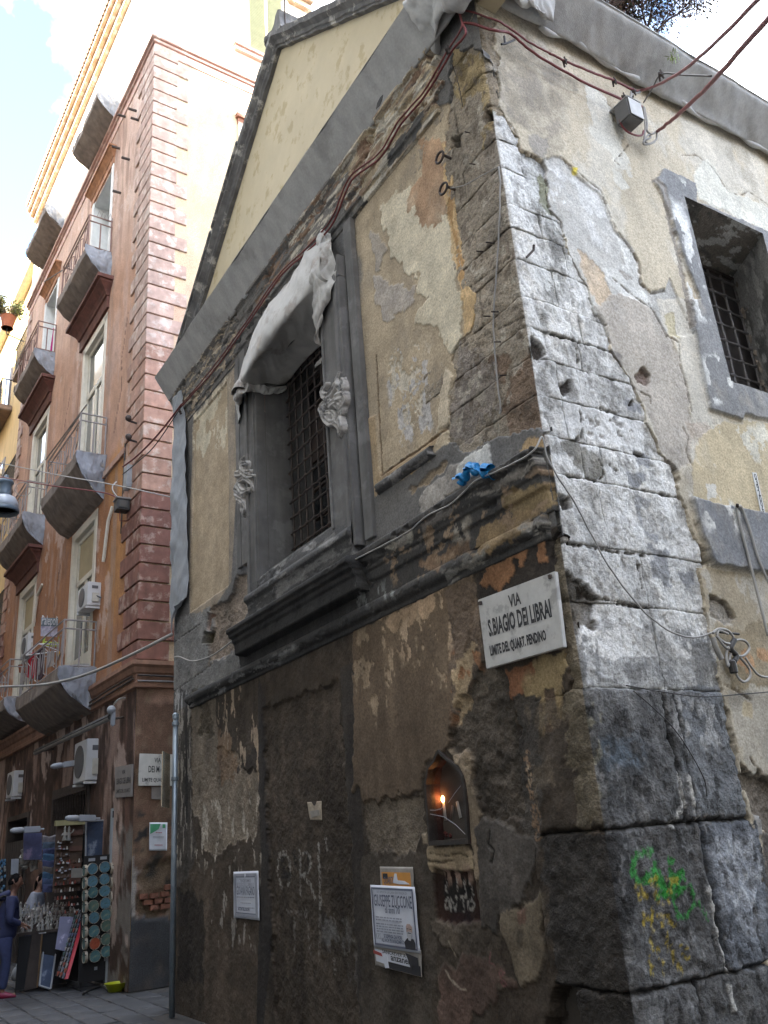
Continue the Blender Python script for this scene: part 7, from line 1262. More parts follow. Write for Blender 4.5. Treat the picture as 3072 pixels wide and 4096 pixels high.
wash('beige grey garment hanging in the middle of the drying rack', [[(415, 1465), (435, 1455), (455, 1470)], [(400, 1520), (430, 1530), (450, 1540)], [(385, 1585), (420, 1590), (455, 1570)]], mat('beige_cloth', (.28, .25, .22), .9), 4.9, 705)
wash('dark navy garment hanging at the right of the drying rack', [[(540, 1430), (560, 1420), (578, 1425)], [(538, 1530), (560, 1530), (582, 1520)], [(540, 1600), (560, 1625), (590, 1590)]], mat('navy_cloth', (.02, .025, .06), .9), 4.6, 707)
wash('small yellow cloth pegged to the drying rack', [[(470, 1465), (485, 1460), (500, 1468)], [(468, 1490), (485, 1488), (500, 1495)], [(475, 1505), (485, 1512), (498, 1508)]], mat('yellow_cloth', (.48, .30, .03), .9), 4.85, 709)
for (u, v), r, h_, lab, m_ in (((610, 1735), .15, .26, 'smaller white bucket on the lowest balcony', m_acw), ((690, 1735), .26, .42, 'larger white bucket on the lowest balcony', m_acw), ((190, 1735), .13, .16, 'small terracotta pot on the far low balcony rail', mat('terracotta_pot', (.30, .10, .05), .8))):
    c = PY('C', u, v, 2.9 if u > 300 else 7.4); c[2] = (4.76 if u > 300 else 5.95); c = LW(c); MB().lathe([(r * .8, 0), (r, h_ * .95), (r * 1.06, h_), (r * .9, h_), (r * .7, h_ * .1)], c, n=18).obj('bucket' if u > 300 else 'flower_pot', m_, None, smooth=False, label=lab, cat='bucket' if u > 300 else 'flower pot')
mg = [[LW(PY('B', u, v, 7.8)) for u, v in r_] for r_ in ([(440, 650), (452, 640), (462, 655)], [(425, 770), (440, 770), (458, 770)], [(408, 890), (428, 895), (440, 890)])]; loft('magenta_cloth', mg, 14, 30, mat('magenta_cloth', (.42, .01, .16), .9), None, wr=.04, ws=6, thick=.006, label='narrow magenta cloth hanging on the far upper balcony', cat='cloth')
# pot plant on the yellow house balcony
c = LW(PY('Q', 70, 400, 13.0))
s = shrub('leafy green pot plant hanging over the yellow house balcony at the left edge', c + np.array([0, 0, .1]), 1500, .8, ls=2.4, name='pot_plant', seed=11, leafcols=[(.16, .20, .05), (.12, .16, .045)]); MB().lathe([(.16, -.42), (.24, 0), (.26, .02), (.2, .02), (.15, -.3)], (0, 0, 0), n=14).obj('pot', mat('terracotta_pot', (.30, .10, .05), .8), s); MB().lathe([(.2, -.42), (.2, -.40)], (0, 0, 0), n=10).obj('saucer', mat('terracotta_pot', (.30, .10, .05), .8), s)
b = MB().tube([c + np.array([0, 0, -.42]), c + np.array([.0, .05, -.6]), c + np.array([.6, .3, -.6])], .02).obj('pot_bracket', m_blk, s); b.matrix_parent_inverse = Matrix.Translation(tuple(-c))
# ------------------------------------------------------------------ the souvenir stall by the pink house
def thing_l(name, label, cat, q, group=None): return empty(name, label, cat, tuple(LW(np.array(q, float))), PA, group)
m_wood = mat('dark_wood', (.055, .042, .035), .75, var=.3, scale=6, streak=.3); m_boardk = mat('black_board', (.012, .012, .013), .8); m_white = mat('white_paint', (.28, .30, .33), .6, var=.06); m_steel = mat('pale_steel', (.36, .40, .43), .4, metal=.4, var=.1)
# doors behind the stall
for y0, y1, zt in ((2.35, 4.55, 3.0), (6.6, 8.4, 2.75)):
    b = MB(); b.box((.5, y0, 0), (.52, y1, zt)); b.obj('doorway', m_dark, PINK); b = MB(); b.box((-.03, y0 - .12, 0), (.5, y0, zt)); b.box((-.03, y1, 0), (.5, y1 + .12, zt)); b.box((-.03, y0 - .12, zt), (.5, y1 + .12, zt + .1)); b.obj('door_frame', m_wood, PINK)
gt = MB().box((-.05, 2.35, 2.93), (-.01, 4.62, 2.99)); gt.box((-.05, 2.35, 2.22), (-.01, 4.62, 2.28)); go = gt.obj('fanlight_grille', m_bar, PINK); go['kind'] = 'stuff'
for k in range(14): y = 2.42 + k * .165; MB().tube([(-.03, y, 2.26), (-.03 + .0, y + .05, 2.45), (-.03, y - .04, 2.68), (-.03, y + .02, 2.95)], .012, 5).obj('bar', m_bar, go)
for k in range(9): MB().box((-.06, 6.7 + k * .19, 0), (-.02, 6.86 + k * .19, 2.3)).obj('shutter_board', m_wood, PINK)
# black display board with painted tambourines
YB = 0.95
bq = [PY('D', u, v, YB) for u, v in ((578, 1065), (752, 1065), (762, 1880), (590, 1880))]
bd = thing_l('display_board', 'tall black display board full of painted tambourines at the right end of the stall', 'display board', (bq[0] + bq[2]) / 2 * [1, 1, 0] + [0, 0, .05])
o_ = np.array([*((bq[0] + bq[2]) / 2)[:2], .05]); MB().box((bq[0][0] - o_[0], .02, .05), (bq[1][0] - o_[0], .05, bq[0][2] - .05)).obj('panel', m_boardk, bd)
MB().box((bq[0][0] - o_[0], .02, 0), (bq[0][0] - o_[0] + .03, .6, .06)).obj('foot', m_boardk, bd); MB().box((bq[1][0] - o_[0] - .03, .02, 0), (bq[1][0] - o_[0], .6, .06)).obj('foot', m_boardk, bd)
for u, v in ((628, 1090), (708, 1078), (672, 1618), (655, 1832), (722, 1770)):
    c = PY('D', u, v, YB); w = .05 if v < 1100 else .022; MB().box((c[0] - o_[0] - w, .005, c[2] - o_[2] - .022), (c[0] - o_[0] + w, .012, c[2] - o_[2] + .022)).obj('price_tag', m_white, bd)
pw = PY('D', 772, 740, .98); st = thing_l('steel_upright', 'pale steel upright at the right edge of the souvenir stall', 'post', (pw[0], .98, 0)); b = MB(); b.box((-.03, -.03, .0), (.03, .03, pw[2])); b.obj('post', m_steel, st, bevel=.005); MB().box((-.05, -.05, 0), (.05, .05, .02)).obj('foot', m_steel, st); MB().box((-.015, -.036, pw[2] - .14), (.015, -.028, pw[2] - .04)).obj('slot', m_ink, st)
m_rim = mat('pale_wood_rim', (.34, .31, .25), .6, var=.1); skins = [mat('skin_%s' % n, c, .5, var=.35, scale=14, bump=0, col2=c2, patch=.12, pscale=16) for n, c, c2 in (('sea_blue', (.07, .165, .22), (.04, .09, .08)), ('teal', (.06, .15, .165), (.17, .20, .15)), ('green_bay', (.08, .14, .115), (.16, .15, .10)), ('orange_sunset', (.32, .07, .03), (.18, .04, .02)))]
tam_m = {}
def tambourine(q, skin, label, edge=False, r=.083):
    s = thing_l('tambourine', label, 'tambourine', q, 'painted tambourines on the stall'); ax = (0, -1, 0) if not edge else (edge, 0, 0); rot = Vector((0, -1, 0)).rotation_difference(Vector(ax)) if edge else None
    if 'rim' not in tam_m:
        tam_m['rim'] = MB().lathe([(r * .94, -.02), (r, -.02), (r, .022), (r * .94, .022), (r * .94, -.02)], (0, 0, 0), (0, -1, 0), 24).mesh('rim'); tam_m['skin'] = MB().lathe([(.0, .016), (r * .5, .017), (r * .955, .014), (r * .955, .010), (0, .008)], (0, 0, 0), (0, -1, 0), 24).mesh('painted_skin')
        tam_m['j'] = MB().box((-.006, -.028, r - .006), (.006, -.004, r + .006)).mesh('jingle'); tam_m['rim'].materials.append(m_rim); tam_m['j'].materials.append(m_bar)
    ro = link('rim', tam_m['rim'], None, s); me = tam_m['skin'].copy() if skin not in tam_m else tam_m[skin]
    if skin not in tam_m: me.materials.append(skins[skin]); tam_m[skin] = me
    sk = link('painted_skin', me, None, s); js = []
    for a in (1.2, 3.3, 5.2): j = link('jingle', tam_m['j'], None, s); j.rotation_euler = (0, a, 0); js.append(j)
    if edge: s.rotation_euler = (0, 0, PA + math.pi / 2 * (-1 if edge < 0 else 1))
    else: s.rotation_euler = (rnd.uniform(-.06, .02), rnd.uniform(-.4, .4), PA + rnd.uniform(-.12, .12))
ordn = ['top', 'second', 'third', 'fourth', 'fifth', 'sixth', 'seventh', 'lowest']
for k, (u, v) in enumerate(((630, 1152), (630, 1237), (632, 1312), (636, 1405), (640, 1485), (640, 1578), (645, 1662), (648, 1748))):
    tambourine(PY('D', u, v, YB - .03), 3 if k == 6 else (0, 0, 1, 2, 0, 1, 3, 1)[k], ('orange red painted tambourine, seventh down in the left column of the black board' if k == 6 else f'blue green painted tambourine, {ordn[k]} of the left column on the black board'))
for k, (u, v) in enumerate(((714, 1140), (712, 1222), (714, 1303), (718, 1387), (722, 1465), (724, 1540), (724, 1632), (725, 1715))): tambourine(PY('D', u, v, YB - .03), (0, 0, 0, 0, 1, 2, 2, 1)[k], f'blue green painted tambourine, {ordn[k]} of the right column on the black board')
for k, v in enumerate((1165, 1250, 1335, 1412, 1500, 1585, 1662, 1755)): tambourine(PY('D', 580, v, YB - .06), 1, f'tambourine seen edge on, {ordn[k]} along the left edge of the black board', edge=-1)
for k, v in enumerate((1150, 1248, 1345, 1440, 1560, 1660)): tambourine(PY('D', 756 + k, v, YB - .02), 1, f'tambourine seen edge on, {ordn[k] if k < 5 else "lowest"} along the right edge of the black board', edge=1)
# pictures, scarves, trays
def panel(name, label, cat, z, pts, y, m, th=.03, frame=None, group=None):
    P = [PY(z, u, v, y + dy) for u, v, dy in pts]; c = sum(P) / 4; s = thing_l(name, label, cat, (c[0], c[1], c[2]), group); Q = [p - c for p in P]
    MB().prism(Q, (0, 1, 0), th).obj('panel', m, s)
    if frame:
        b = MB()
        for i in range(4): a, e = Q[i], Q[(i + 1) % 4]; b.tube([a + [0, -.006, 0], e + [0, -.006, 0]], .014, 4)
        b.obj('frame', frame, s)
    return s, c
m_sea = mat('dark_seascape', (.035, .055, .10), .5, var=.4, scale=5, bump=0, col2=(.16, .19, .24), patch=.02, pscale=4); m_purp = mat('dusky_print', (.06, .065, .13), .5, var=.4, scale=6, bump=0, col2=(.15, .12, .19), patch=.06, pscale=3); m_lil = mat('lilac_print', (.13, .135, .21), .5, var=.2, scale=4, bump=0, col2=(.34, .33, .44), patch=.02, pscale=5)
panel('painting', 'large dark seascape painting above the board of tambourines', 'painting', 'D', [(588, 828, 0), (742, 820, 0), (742, 1068, 0), (585, 1078, 0)], 1.45, m_sea, frame=m_white)
panel('painting', 'blue and purple print hanging at the left of the scarves', 'painting', 'D', [(162, 908, 0), (286, 905, 0), (286, 1090, 0), (160, 1090, 0)], 2.9, m_purp)
panel('painting', 'dark picture in a thin white frame leaning on the ground', 'painting', 'D', [(295, 1705, .1), (380, 1720, .1), (345, 1972, -.15), (268, 1950, -.15)], 1.7, m_sea, frame=m_white)
panel('print_sheet', 'lilac blue sheet print sloping below the figurines', 'print', 'D', [(410, 1478, .1), (510, 1480, .1), (470, 1720, -.2), (378, 1700, -.2)], 1.65, m_lil, .012)
panel('paper_sheet', 'white printed sheet pinned beside the hanging puppets', 'paper', 'D', [(78, 1085, 0), (130, 1082, 0), (124, 1190, 0), (74, 1192, 0)], 3.3, m_white, .01)
panel('sign_card', 'plain grey card hung on the brown cabinet', 'card', 'D', [(488, 1148, 0), (568, 1148, 0), (568, 1213, 0), (485, 1213, 0)], 1.5, mat('grey_card', (.21, .20, .18), .8), .01)
# tilted magnet rack with a red side
P = [PY('D', u, v, y) for u, v, y in ((520, 1440, 1.75), (572, 1425, 1.55), (440, 1905, 1.15), (382, 1880, 1.35))]; c = sum(P) / 4; s = thing_l('magnet_rack', 'tilted rack of tiny magnets with a bright red side', 'souvenir rack', c); Q = [p - c for p in P]
MB().prism(Q, (.0, 1, -.2), .05).obj('back', m_boardk, s); rs_ = MB().prism([Q[1] + [.004, -.01, 0], Q[1] + [.05, -.02, -.02], Q[2] + [.05, -.02, 0], Q[2] + [.004, -.01, 0]], (0, 1, -.2), .06).obj('red_side', mat('bright_red_paint', (.38, .015, .03), .5), s)
mag_m = [mat('magnet_%d' % i, c_, .5) for i, c_ in enumerate(((.10, .13, .22), (.16, .18, .22), (.28, .27, .26), (.08, .14, .13), (.30, .08, .05)))]
mags = [MB() for _ in mag_m]
for i in range(14):
    for j in range(3):
        a, b_ = (i + .5) / 14, (j + .5) / 3; p_ = Q[0] * (1 - a) * (1 - b_) + Q[1] * (1 - a) * b_ + Q[2] * a * b_ + Q[3] * a * (1 - b_); mags[rnd.randrange(5) if a < .75 else rnd.choice((1, 4, 2))].box(p_ + [-.016, -.02, -.03], p_ + [.016, 0, .03])
for m_, b in zip(mag_m, mags): b.obj('magnet', m_, s, kind='stuff')
for q in ((.36, ), (.70, )): p0_, p1_ = Q[0] * (1 - q[0]) + Q[1] * q[0], Q[3] * (1 - q[0]) + Q[2] * q[0]; MB().tube([p0_ + [0, -.022, 0], p1_ + [0, -.022, 0]], .004, 4).obj('divider', m_white, s)
# cabinet of small figures
P = [PY('D', u, v, 1.75) for u, v in ((395, 832), (578, 825), (570, 1300), (385, 1310))]; c = sum(P) / 4; s = thing_l('souvenir_cabinet', 'tall brown cabinet of small souvenirs under a yellowish top board', 'cabinet', c); Q = [p - c for p in P]; w0, w1, h0, h1 = Q[0][0], Q[1][0], Q[3][2], Q[0][2]
MB().box((w0, .06, h0), (w1, .09, h1)).obj('back', mat('brown_cabinet', (.085, .055, .038), .7, var=.2), s); MB().box((w0 - .03, -.02, h1 - .06), (w1 + .03, .09, h1 + .02)).obj('top_board', mat('yellow_board', (.26, .24, .12), .7), s)
for k in range(4): MB().box((w0 + .50 * (w1 - w0), .03, h1 - .14 - k * .24), (w1 - .01, .06, h1 - .36 + .24 - k * .24 - .10)).obj('door_panel', mat('brown_panel', (.12, .062, .045), .7), s, bevel=.004)
it = [MB(), MB(), MB()]
for k in range(11):
    z = h1 - .28 - k * .105
    MB().box((w0 + .01, .02, z - .045), (w0 + (.5 if z > h0 + .5 else 1) * (w1 - w0), .06, z - .04)).obj('shelf', m_wood, s)
    x = w0 + .03
    while x < w0 + (.5 if z > h0 + .5 else .97) * (w1 - w0): h_ = rnd.uniform(.03, .07); it[rnd.choice((0, 0, 1, 2))].lathe([(.016, 0), (.014, h_ * .5), (.008, h_ * .62), (.012, h_ * .85), (.0, h_)], (x, .02, z - .04), n=6); x += rnd.uniform(.035, .06)
for b, m_ in zip(it, (mat('dark_souvenir', (.09, .06, .05), .6), mat('white_souvenir', (.50, .49, .46), .6), mat('red_souvenir', (.22, .05, .035), .6))): b.obj('souvenir', m_, s, kind='stuff')
tg = MB()
for k in range(18): x, z = rnd.uniform(w0 + .02, w0 + .5 * (w1 - w0)), rnd.uniform(h0 + .1, h1 - .3); tg.box((x, .0, z), (x + .035, .006, z + .02))
tg.obj('price_tag', m_white, s, kind='stuff')
# scarves
for k in range(9):
    v = 925 + k * 41; P = [PY('D', u, vv, 2.3) for u, vv in ((288, v), (386, v - 6))]; cl = rnd.choice(((.06, .09, .17), (.045, .055, .12), (.10, .09, .085), (.05, .11, .19)) if k > 1 else ((.16, .15, .16), (.07, .10, .14))); m_ = mat('scarf_%d' % k, cl, .9, var=.3, scale=20)
    rows = [[P[0] + [0, 0, 0], (P[0] + P[1]) / 2 + [0, 0, -.005], P[1]], [P[0] + [0, -.04, -.02], (P[0] + P[1]) / 2 + [0, -.05, -.03], P[1] + [0, -.04, -.02]], [P[0] + [0, -.03, -.13], (P[0] + P[1]) / 2 + [0, -.035, -.14], P[1] + [0, -.03, -.13]]]
    loft('scarf', [[LW(p_) for p_ in r_] for r_ in rows], 14, 12, m_, None, wr=.02, ws=7, seed=800 + k, label=f'folded scarf, {ordn[k] if k < 7 else ("eighth" if k == 7 else "lowest")} from the top on the hanging scarf ladder', cat='scarf', group='folded scarves on the stall ladder')
P0, P1 = PY('D', 288, 910, 2.34), PY('D', 288, 1290, 2.34); s = thing_l('scarf_ladder', 'thin dark frame holding the folded scarves', 'rack', P1); w_ = PY('D', 388, 910, 2.34)[0] - P0[0]
for x in (0, w_): MB().tube([(x, 0, 0), (x, 0, P0[2] - P1[2])], .012).obj('upright', m_wood, s)
# table with white figurines
tq = PY('D', 330, 1560, 2.0); tz = .82
s = thing_l('stall_table', 'dark wooden stall table crowded with white figurines', 'table', (tq[0], 2.2, 0)); MB().box((-.50, -.45, tz - .04), (.45, .75, tz)).obj('tabletop', m_wood, s, bevel=.005)
for x in (-.45, .40):
    for y in (-.40, .70): MB().box((x - .025, y - .025, 0), (x + .025, y + .025, tz - .04)).obj('leg', m_wood, s)
MB().box((-.48, -.43, .05), (.43, -.42, tz - .05)).obj('front_cloth', m_boardk, s)
m_fig = mat('white_figurine', (.26, .255, .235), .55, var=.2, scale=20); m_figd = mat('grey_figurine', (.24, .22, .20), .6, var=.3, scale=20)
fb = MB().lathe([(.032, 0), (.034, .01), (.022, .05), (.026, .085), (.014, .105), (.018, .122), (.014, .138), (.020, .142), (.0, .175)], (0, 0, 0), n=8); fb.tube([(-.022, 0, .085), (-.045, -.02, .06), (-.03, -.04, .075)], .008, 5); fb.tube([(.022, 0, .085), (.05, -.01, .10), (.055, -.015, .13)], .008, 5); fme = fb.mesh('figurine', True); fme.materials.append(m_fig); fme2 = fme.copy(); fme2.materials.clear(); fme2.materials.append(m_figd)
for k in range(34):
    row = k // 12; x = tq[0] - .42 + .072 * (k % 12) + rnd.uniform(-.015, .015); y = 1.85 + .13 * row + rnd.uniform(-.03, .03); g_ = rnd.uniform(.8, 1.25)
    wh_ = rnd.random() < .7; o = link('figurine', fme if wh_ else fme2, None, None, f'small {"white" if wh_ else "grey"} clown figurine in the {("front", "middle", "back")[row]} row on the dark stall table', 'figurine', 'figurines on the stall table'); o.location = tuple(LW(np.array([x, y, tz + .11 * row]))); o.scale = (g_, g_, g_); o.rotation_euler = (0, 0, rnd.uniform(-.6, .9))
MB().box((-.48, -.25, tz), (.43, -.13 + .0, tz + .10)).obj('step', m_wood, s); MB().box((-.48, -.12, tz), (.43, .02, tz + .21)).obj('step', m_wood, s)
for k in range(16):
    q = PY('D', 140 + 100 * rnd.random(), 1050 + 120 * rnd.random(), 3.1); o = link('puppet', fme if k % 3 else fme2, None, None, 'small white puppet hanging in a bunch left of the scarves', 'puppet', 'white puppets hanging in a bunch'); o.location = tuple(LW(q)); o.scale = (1.5, 1.5, 1.4); o.rotation_euler = (rnd.uniform(-.4, .4), rnd.uniform(-.4, .4), rnd.uniform(-1, 1))
for k, (u, v) in enumerate(((440, 935), (468, 935))): o = link('doll', fme, None, None, ('left' if k == 0 else 'right') + ' one of two white dolls at the top of the brown cabinet', 'doll', 'dolls on the cabinet'); o.location = tuple(LW(PY('D', u, v + 25, 1.72))); o.scale = (1.2, 1.2, 1.3)
cd_ = PY('D', 290, 1592, 1.55); MB().box(LW(cd_) - [.05, .03, .0], LW(cd_) + [.05, .03, .006]).obj('leaflet', m_white, None, label='small white leaflet held out over the table edge', cat='leaflet')
P = [PY('D', u, v, 1.75) for u, v in ((225, 1560), (285, 1600), (262, 1960), (165, 1985))]; c = sum(P) / 4; s = thing_l('wooden_stand', 'dark leaning wooden stand under the stall table', 'stand', c); Q = [p - c for p in P]; MB().prism(Q, (0, 1, 0), .04).obj('board', m_wood, s); MB().tube([Q[1] + [0, -.02, 0], Q[2] + [-.02, -.02, 0]], .014, 5).obj('edge_strip', mat('ochre_strip', (.16, .10, .05), .7), s)
# far left rack
P = [PY('D', u, v, 5.2) for u, v in ((-60, 1095), (42, 1095), (42, 1320), (-60, 1320))]; c = sum(P) / 4; s = thing_l('souvenir_rack', 'dark rack of blue and white trinkets at the left edge', 'souvenir rack', c); Q = [p - c for p in P]; MB().prism(Q, (0, 1, 0), .03).obj('panel', m_boardk, s); it = [MB(), MB()]
for k in range(60): it[k % 2].ball((rnd.uniform(Q[0][0], Q[1][0]), -.02, rnd.uniform(Q[2][2], Q[0][2])), (.022, .015, .03), 6, 4, .2)
for b, m_ in zip(it, (m_fig, mat('blue_trinket', (.06, .16, .26), .5))): b.obj('trinket', m_, s, kind='stuff')
MB().tube([Q[2] * [1, 1, 1], Q[2] * [1, 1, 0] + [0, 0, -c[2]]], .02).obj('leg', m_wood, s); MB().tube([Q[3] * [1, 1, 1], Q[3] * [1, 1, 0] + [0, 0, -c[2]]], .02).obj('leg', m_wood, s)
# lamps of the stall
def flood(label, pts, y):
    P = [PY('D', u, v, y) for u, v in pts]; s = thing_l('stall_lamp', label, 'lamp', P[0], 'unlit white lamps over the stall'); D_ = P[1] - P[0]; t = D_ / np.linalg.norm(D_)
    MB().tube([(0, 0, 0), t * .05, t * .16, t * .22], [.02, .045, .05, .035], 10).obj('head', m_white, s, smooth=True); MB().obox(t * .34, t * .13, (0, .05, 0), (0, 0, .05)).obj('gear_box', m_white, s, bevel=.01); MB().tube([t * .46, D_], .018).obj('arm', m_white, s)
flood('white lamp head over the right half of the stall', ((445, 806), (684, 808)), 1.3); flood('white lamp head over the left half of the stall', ((70, 892), (300, 880)), 2.6); flood('white lamp high on the wall beside the large air conditioner', ((345, 455), (505, 432)), 2.6)
# awning
a0, a1 = PF('D', 242, 362, .30), PF('D', 752, 122, .30); s = thing_l('rolled_awning', 'long rolled grey awning above the souvenir stall', 'awning', a1); d_ = a0 - a1
MB().tube([(0, 0, 0), d_], .045, 8).obj('roller', mat('grey_awning', (.23, .22, .21), .7, var=.2, scale=4), s, smooth=True); MB().tube([(0, -.03, .02), d_ + [0, -.03, .02]], .05, 6).obj('cassette', m_greydk, s); MB().obox((0, -.14, .0), (.03, 0, 0), (0, .05, 0), (0, 0, .15)).obj('end_plate', m_white, s, bevel=.02); MB().ball((-.03, -.14, .10), .07, 10, 8).obj('gear', m_white, s, smooth=True)
for t in (.05, .95): MB().tube([d_ * t, d_ * t + [.30, 0, .05]], .02).obj('wall_arm', m_bar, s)
MB().tube(crom([d_ * .02 + [0, 0, .1], (.05, -.2, .25), (.2, -.1, .3)], 10), .012).obj('cable', m_whc, s)
# bowl, hose, white bag on the ground
c = plane('p', 463, 3968, (0, 0, 1), (0, 0, 0)); MB().lathe([(.07, 0), (.10, .01), (.155, .115), (.165, .12), (.15, .118), (.09, .02), (.0, .016)], c, n=28).obj('bowl', mat('lime_yellow_plastic', (.34, .38, .012), .35, var=.05, bump=0), None, smooth=True, label='lime yellow plastic bowl on the dark ground by the house corner', cat='bowl')
MB().tube(crom([plane('D', u, v, (0, 0, 1), (0, 0, .02)) for u, v in ((565, 2005), (620, 1975), (690, 1955), (742, 1985))], 30), .018).obj('hose', m_blkc, None, smooth=True, label='black hose lying on the ground beside the lime bowl', cat='hose')
c = plane('D', 105, 1918, (0, 0, 1), (0, 0, 0)); bg = MB().ball(c + [0, 0, .10], (.075, .06, .11), 12, 9, .12); bg.tube([c + [0, 0, .18], c + [.01, 0, .24], c + [.04, 0, .26]], [.03, .015, .01], 6); bg.obj('plastic_bag', m_white, None, smooth=True, label='small knotted white plastic bag standing on the ground', cat='plastic bag')

# ------------------------------------------------------------------ people
def skin_mesh(name, V, E, R, m, parent, root=0, sub=2):
    me = bpy.data.meshes.new(name); me.from_pydata([tuple(v) for v in V], E, []); o = link(name, me, m, parent); md = o.modifiers.new('skin', 'SKIN'); sv = me.skin_vertices[0].data
    for i, r in enumerate(R): sv[i].radius = (r, r) if not hasattr(r, '__len__') else r
    sv[root].use_root = True; md.use_smooth_shade = True; ss = o.modifiers.new('sub', 'SUBSURF'); ss.levels = sub; ss.render_levels = sub
    return o
class Body:
    def __init__(s): s.V, s.E, s.R = [], [], []
    def chain(s, pts, rs, start=None):
        k = start
        for p, r in zip(pts, rs):
            s.V.append(np.array(p, float)); s.R.append(r)
            if k is not None: s.E.append((k, len(s.V) - 1))
            k = len(s.V) - 1
        return k
def person(label, world, rz, sc, arms, legs, mats, hair_len=.0, bend=.06, group=None):
    root = empty('person', label, 'person', world, rz, group); root.scale = (sc, sc, sc); msk, mj, mt, ms, mh = mats
    sp = [(0, 0, .92), (.0, 0, 1.02), (bend * .4, 0, 1.18), (bend * .7, 0, 1.33), (bend, 0, 1.43)]; nk = (bend + .015, 0, 1.50); hd = [(bend + .035, 0, 1.57), (bend + .05, 0, 1.64), (bend + .045, 0, 1.72), (bend + .04, 0, 1.765)]
    b = Body(); p0 = b.chain(sp, [(.08, .08), (.09, .08), (.13, .095), (.135, .10), (.08, .07)]); n = b.chain([nk], [.055], p0); h_ = b.chain(hd, [.072, .088, .088, .05], n); hm = n + 2
    b.chain([(bend + .135, 0, 1.625), (bend + .158, 0, 1.612)], [.022, .014], hm)                # nose
    for sd in (1, -1): b.chain([(bend + .02, sd * .088, 1.63), (bend + .005, sd * .105, 1.64)], [.018, .014], hm)   # ears
    jk = Body(); q0 = jk.chain([(0, 0, .78), (0, 0, .95), (bend * .4, 0, 1.16), (bend * .7, 0, 1.33), (bend, 0, 1.44)], [(.20, .19), (.19, .175), (.195, .16), (.195, .145), (.10, .09)])
    tr = Body(); tr.chain([(0, 0, .95), (0, 0, .86)], [.19, .185])
    for k, sd in enumerate((1, -1)):
        el, wr_ = [np.array(x, float) for x in arms[k]]; sh = np.array([bend * .8, sd * .19, 1.385]); a = b.chain([sh, (sh + el) / 2, el, (el + wr_) / 2, wr_], [.06, .05, .042, .038, .028], 3)
        dr = (wr_ - el) / np.linalg.norm(wr_ - el); sdv = np.cross(dr, [0, 0, 1.0]); sdv = sdv / (np.linalg.norm(sdv) + 1e-6); pl_ = b.chain([wr_ + dr * .05], [(.034, .018)], a)
        for f in range(4): c0 = wr_ + dr * .085 + sdv * (.027 - .018 * f); L = (.065, .075, .07, .055)[f]; b.chain([c0, c0 + dr * L * .5 + np.array([0, 0, -.006]), c0 + dr * L * .85 + np.array([0, 0, -.03])], [.0095, .009, .0075], pl_)
        b.chain([wr_ + dr * .03 + sdv * .035, wr_ + dr * .065 + sdv * .05 + np.array([0, 0, -.01])], [.011, .009], a)
        jk.chain([sh, (sh + el) / 2, el, (el + wr_) / 2, wr_ - dr * .02], [.085, .075, .066, .058, .05], 3)
        hip = np.array([0, sd * .095, .86]); kn, an, toe = [np.array(x, float) for x in legs[k]]; b.chain([hip, (hip + kn) / 2, kn, kn * .6 + an * .4, an, (an + toe) / 2 + [0, 0, -.02], toe], [.07, .07, .055, .05, .036, .035, .03], 0)
        tr.chain([hip, (hip + kn) / 2, kn, kn * .55 + an * .45, an + [0, 0, .03]], [.118, .10, .078, .072, .066], 1)
        st_ = MB(); sh_ = toe - an; sh_[2] = 0; sh_ /= np.linalg.norm(sh_); sid = np.cross([0, 0, 1], sh_); zf = an[2] - .085; P = []
        for t, w, h_2 in ((-.07, .028, .07), (-.05, .040, .10), (0, .042, .11), (.07, .045, .085), (.14, .05, .06), (.18, .040, .045), (.205, .02, .03)):
            cc = an * [1, 1, 0] + sh_ * t + [0, 0, zf]; P.append([cc + sid * w, cc + sid * w * .95 + [0, 0, h_2 * .6], cc + sid * w * .5 + [0, 0, h_2], cc - sid * w * .5 + [0, 0, h_2], cc - sid * w * .95 + [0, 0, h_2 * .6], cc - sid * w])
        n6 = 6; vs = [v for r_ in P for v in r_]; fs = [(i * n6 + j, i * n6 + (j + 1) % n6, (i + 1) * n6 + (j + 1) % n6, (i + 1) * n6 + j) for i in range(6) for j in range(n6)] + [tuple(range(n6)), tuple(range(36, 42))]
        o = MB().add(vs, fs).obj('shoe', ms, root, smooth=True); sl = MB(); sl.add([v * [1, 1, 1] + [0, 0, -.02 if False else 0] for v in vs], []); so = MB(); ring = [r_[0] for r_ in P] + [r_[5] for r_ in P][::-1]; so.prism([v + np.array([0, 0, -.022]) for v in ring], (0, 0, 1), .024); so.obj('sole', m_white, o)
    skin_mesh('body', b.V, b.E, b.R, msk, root); skin_mesh('jacket', jk.V, jk.E, jk.R, mj, root); skin_mesh('trousers', tr.V, tr.E, tr.R, mt, root)
    hr = MB(); n_, m_ = 16, 9; vs, fs = [], []
    for i in range(m_ + 1):
        th = (math.pi * .60) * i / m_
        for k in range(n_):
            a = 2 * math.pi * k / n_; back = max(0, -math.cos(a)); r_ = .102 + .006 * mnoise.noise((a, th * 3, 1)); z_ = r_ * math.cos(th) * 1.15 - back * (i / m_) * (.03 + hair_len); vs.append((bend + .03 + r_ * 1.05 * math.sin(th) * math.cos(a) * (.86 if math.cos(a) > .2 and i > 4 else 1), r_ * math.sin(th) * math.sin(a) * .92, 1.665 + z_ + (.03 if math.cos(a) > .3 and i > 5 else 0)))
    for i in range(m_): fs += [(i * n_ + k, (i + 1) * n_ + k, (i + 1) * n_ + (k + 1) % n_, i * n_ + (k + 1) % n_) for k in range(n_)]
    hr.add(vs, fs); ho = hr.obj('hair', mh, root, smooth=True); md = ho.modifiers.new('s', 'SOLIDIFY'); md.thickness = -.02
    for sd in (1, -1): MB().ball((bend + .128, sd * .035, 1.648), (.008, .013, .009), 8, 6).obj('eye', m_dark, root, smooth=True)
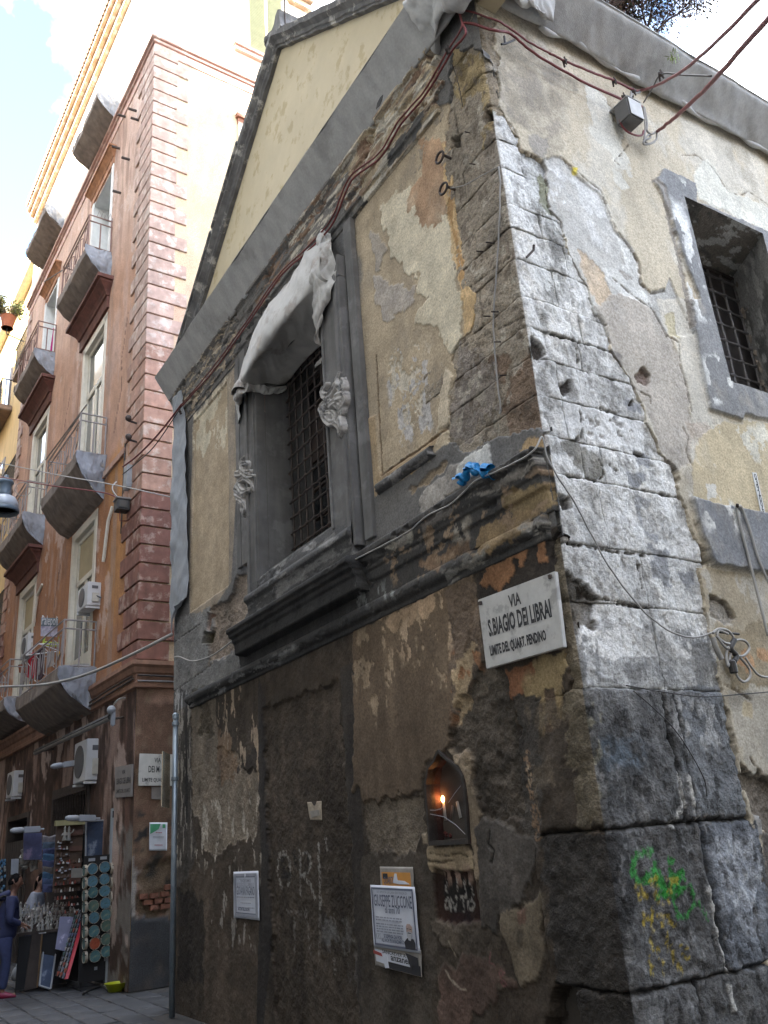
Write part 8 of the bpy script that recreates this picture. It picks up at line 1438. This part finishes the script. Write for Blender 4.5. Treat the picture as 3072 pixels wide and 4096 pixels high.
    MB().ball((bend + .128, 0, 1.575), (.010, .026, .006), 8, 6).obj('mouth', mat('lips', (.16, .06, .05), .6, bump=0), root, smooth=True)
    return root
m_skin = mat('brown_skin', (.17, .085, .055), .55, var=.08, bump=0); m_skin2 = mat('light_skin', (.36, .21, .15), .55, var=.08, bump=0); m_jack = mat('navy_jacket', (.020, .026, .075), .8, var=.2, scale=8, bump=.3, bscale=25); m_jean = mat('blue_jeans', (.03, .04, .10), .9, var=.25, scale=9, bump=.2); m_hair = mat('black_hair', (.008, .007, .007), .95, spec=.1); m_mag = mat('magenta_shoe', (.20, .015, .05), .5, bump=0); m_top = mat('pale_grey_top', (.33, .36, .44), .9, var=.15, scale=8, bump=.2); m_jean2 = mat('dark_jeans', (.02, .022, .045), .9); m_shoew = mat('white_shoe', (.45, .46, .48), .6)
w1 = plane('p', 52, 3985, (0, 0, 1), (0, 0, 0)); pr1 = person('person in a navy jacket and jeans with magenta trainers standing at the stall', (w1[0] - .18, w1[1], 0), -.12, .94, [((.02, .27, 1.10), (.22, .22, 1.0)), ((.04, -.26, 1.10), (.24, -.18, 1.02))], [((.06, .10, .48), (-.10, .11, .085), (.10, .12, .03)), ((.05, -.10, .48), (.02, -.11, .085), (.22, -.14, .03))], (m_skin, m_jack, m_jean, m_mag, m_hair), .0, .07)
hood = MB().lathe([(.075, 0), (.11, .03), (.12, .08), (.09, .12), (.07, .10)], (-.035, 0, 1.40), (-.35, 0, 1), 14).obj('hood', m_jack, pr1, smooth=True)
bp = empty('backpack', 'black backpack with a pale blue patch worn by the person in navy', 'backpack', (w1[0] - .18 - .20, w1[1] + .02, 1.10), -.12); MB().box((-.13, -.15, -.22), (.05, .15, .22)).obj('bag', m_boardk, bp, bevel=.05); MB().box((-.07, -.156, -.10), (.02, -.150, .02)).obj('patch', mat('pale_blue_patch', (.22, .36, .46), .7, bump=0), bp)
for sd in (1, -1): MB().tube(crom([(.03, sd * .10, .20), (.16, sd * .11, .27), (.30, sd * .11, .12), (.22, sd * .12, -.14), (.04, sd * .12, -.18)], 16), .016, 5).obj('strap', m_boardk, bp)
w2 = plane('p', 112, 3918, (0, 0, 1), (0, 0, 0)); person('person in a pale grey top leaning towards the table behind the one in navy', (w2[0] - .02, w2[1] + .15, 0), -.55, .92, [((.14, .26, 1.12), (.34, .20, 1.02)), ((.16, -.26, 1.12), (.40, -.20, .98))], [((.05, .10, .47), (-.05, .11, .085), (.14, .12, .03)), ((.04, -.10, .47), (.0, -.11, .085), (.19, -.12, .03))], (m_skin2, m_top, m_jean2, m_shoew, m_hair), .12, .14)
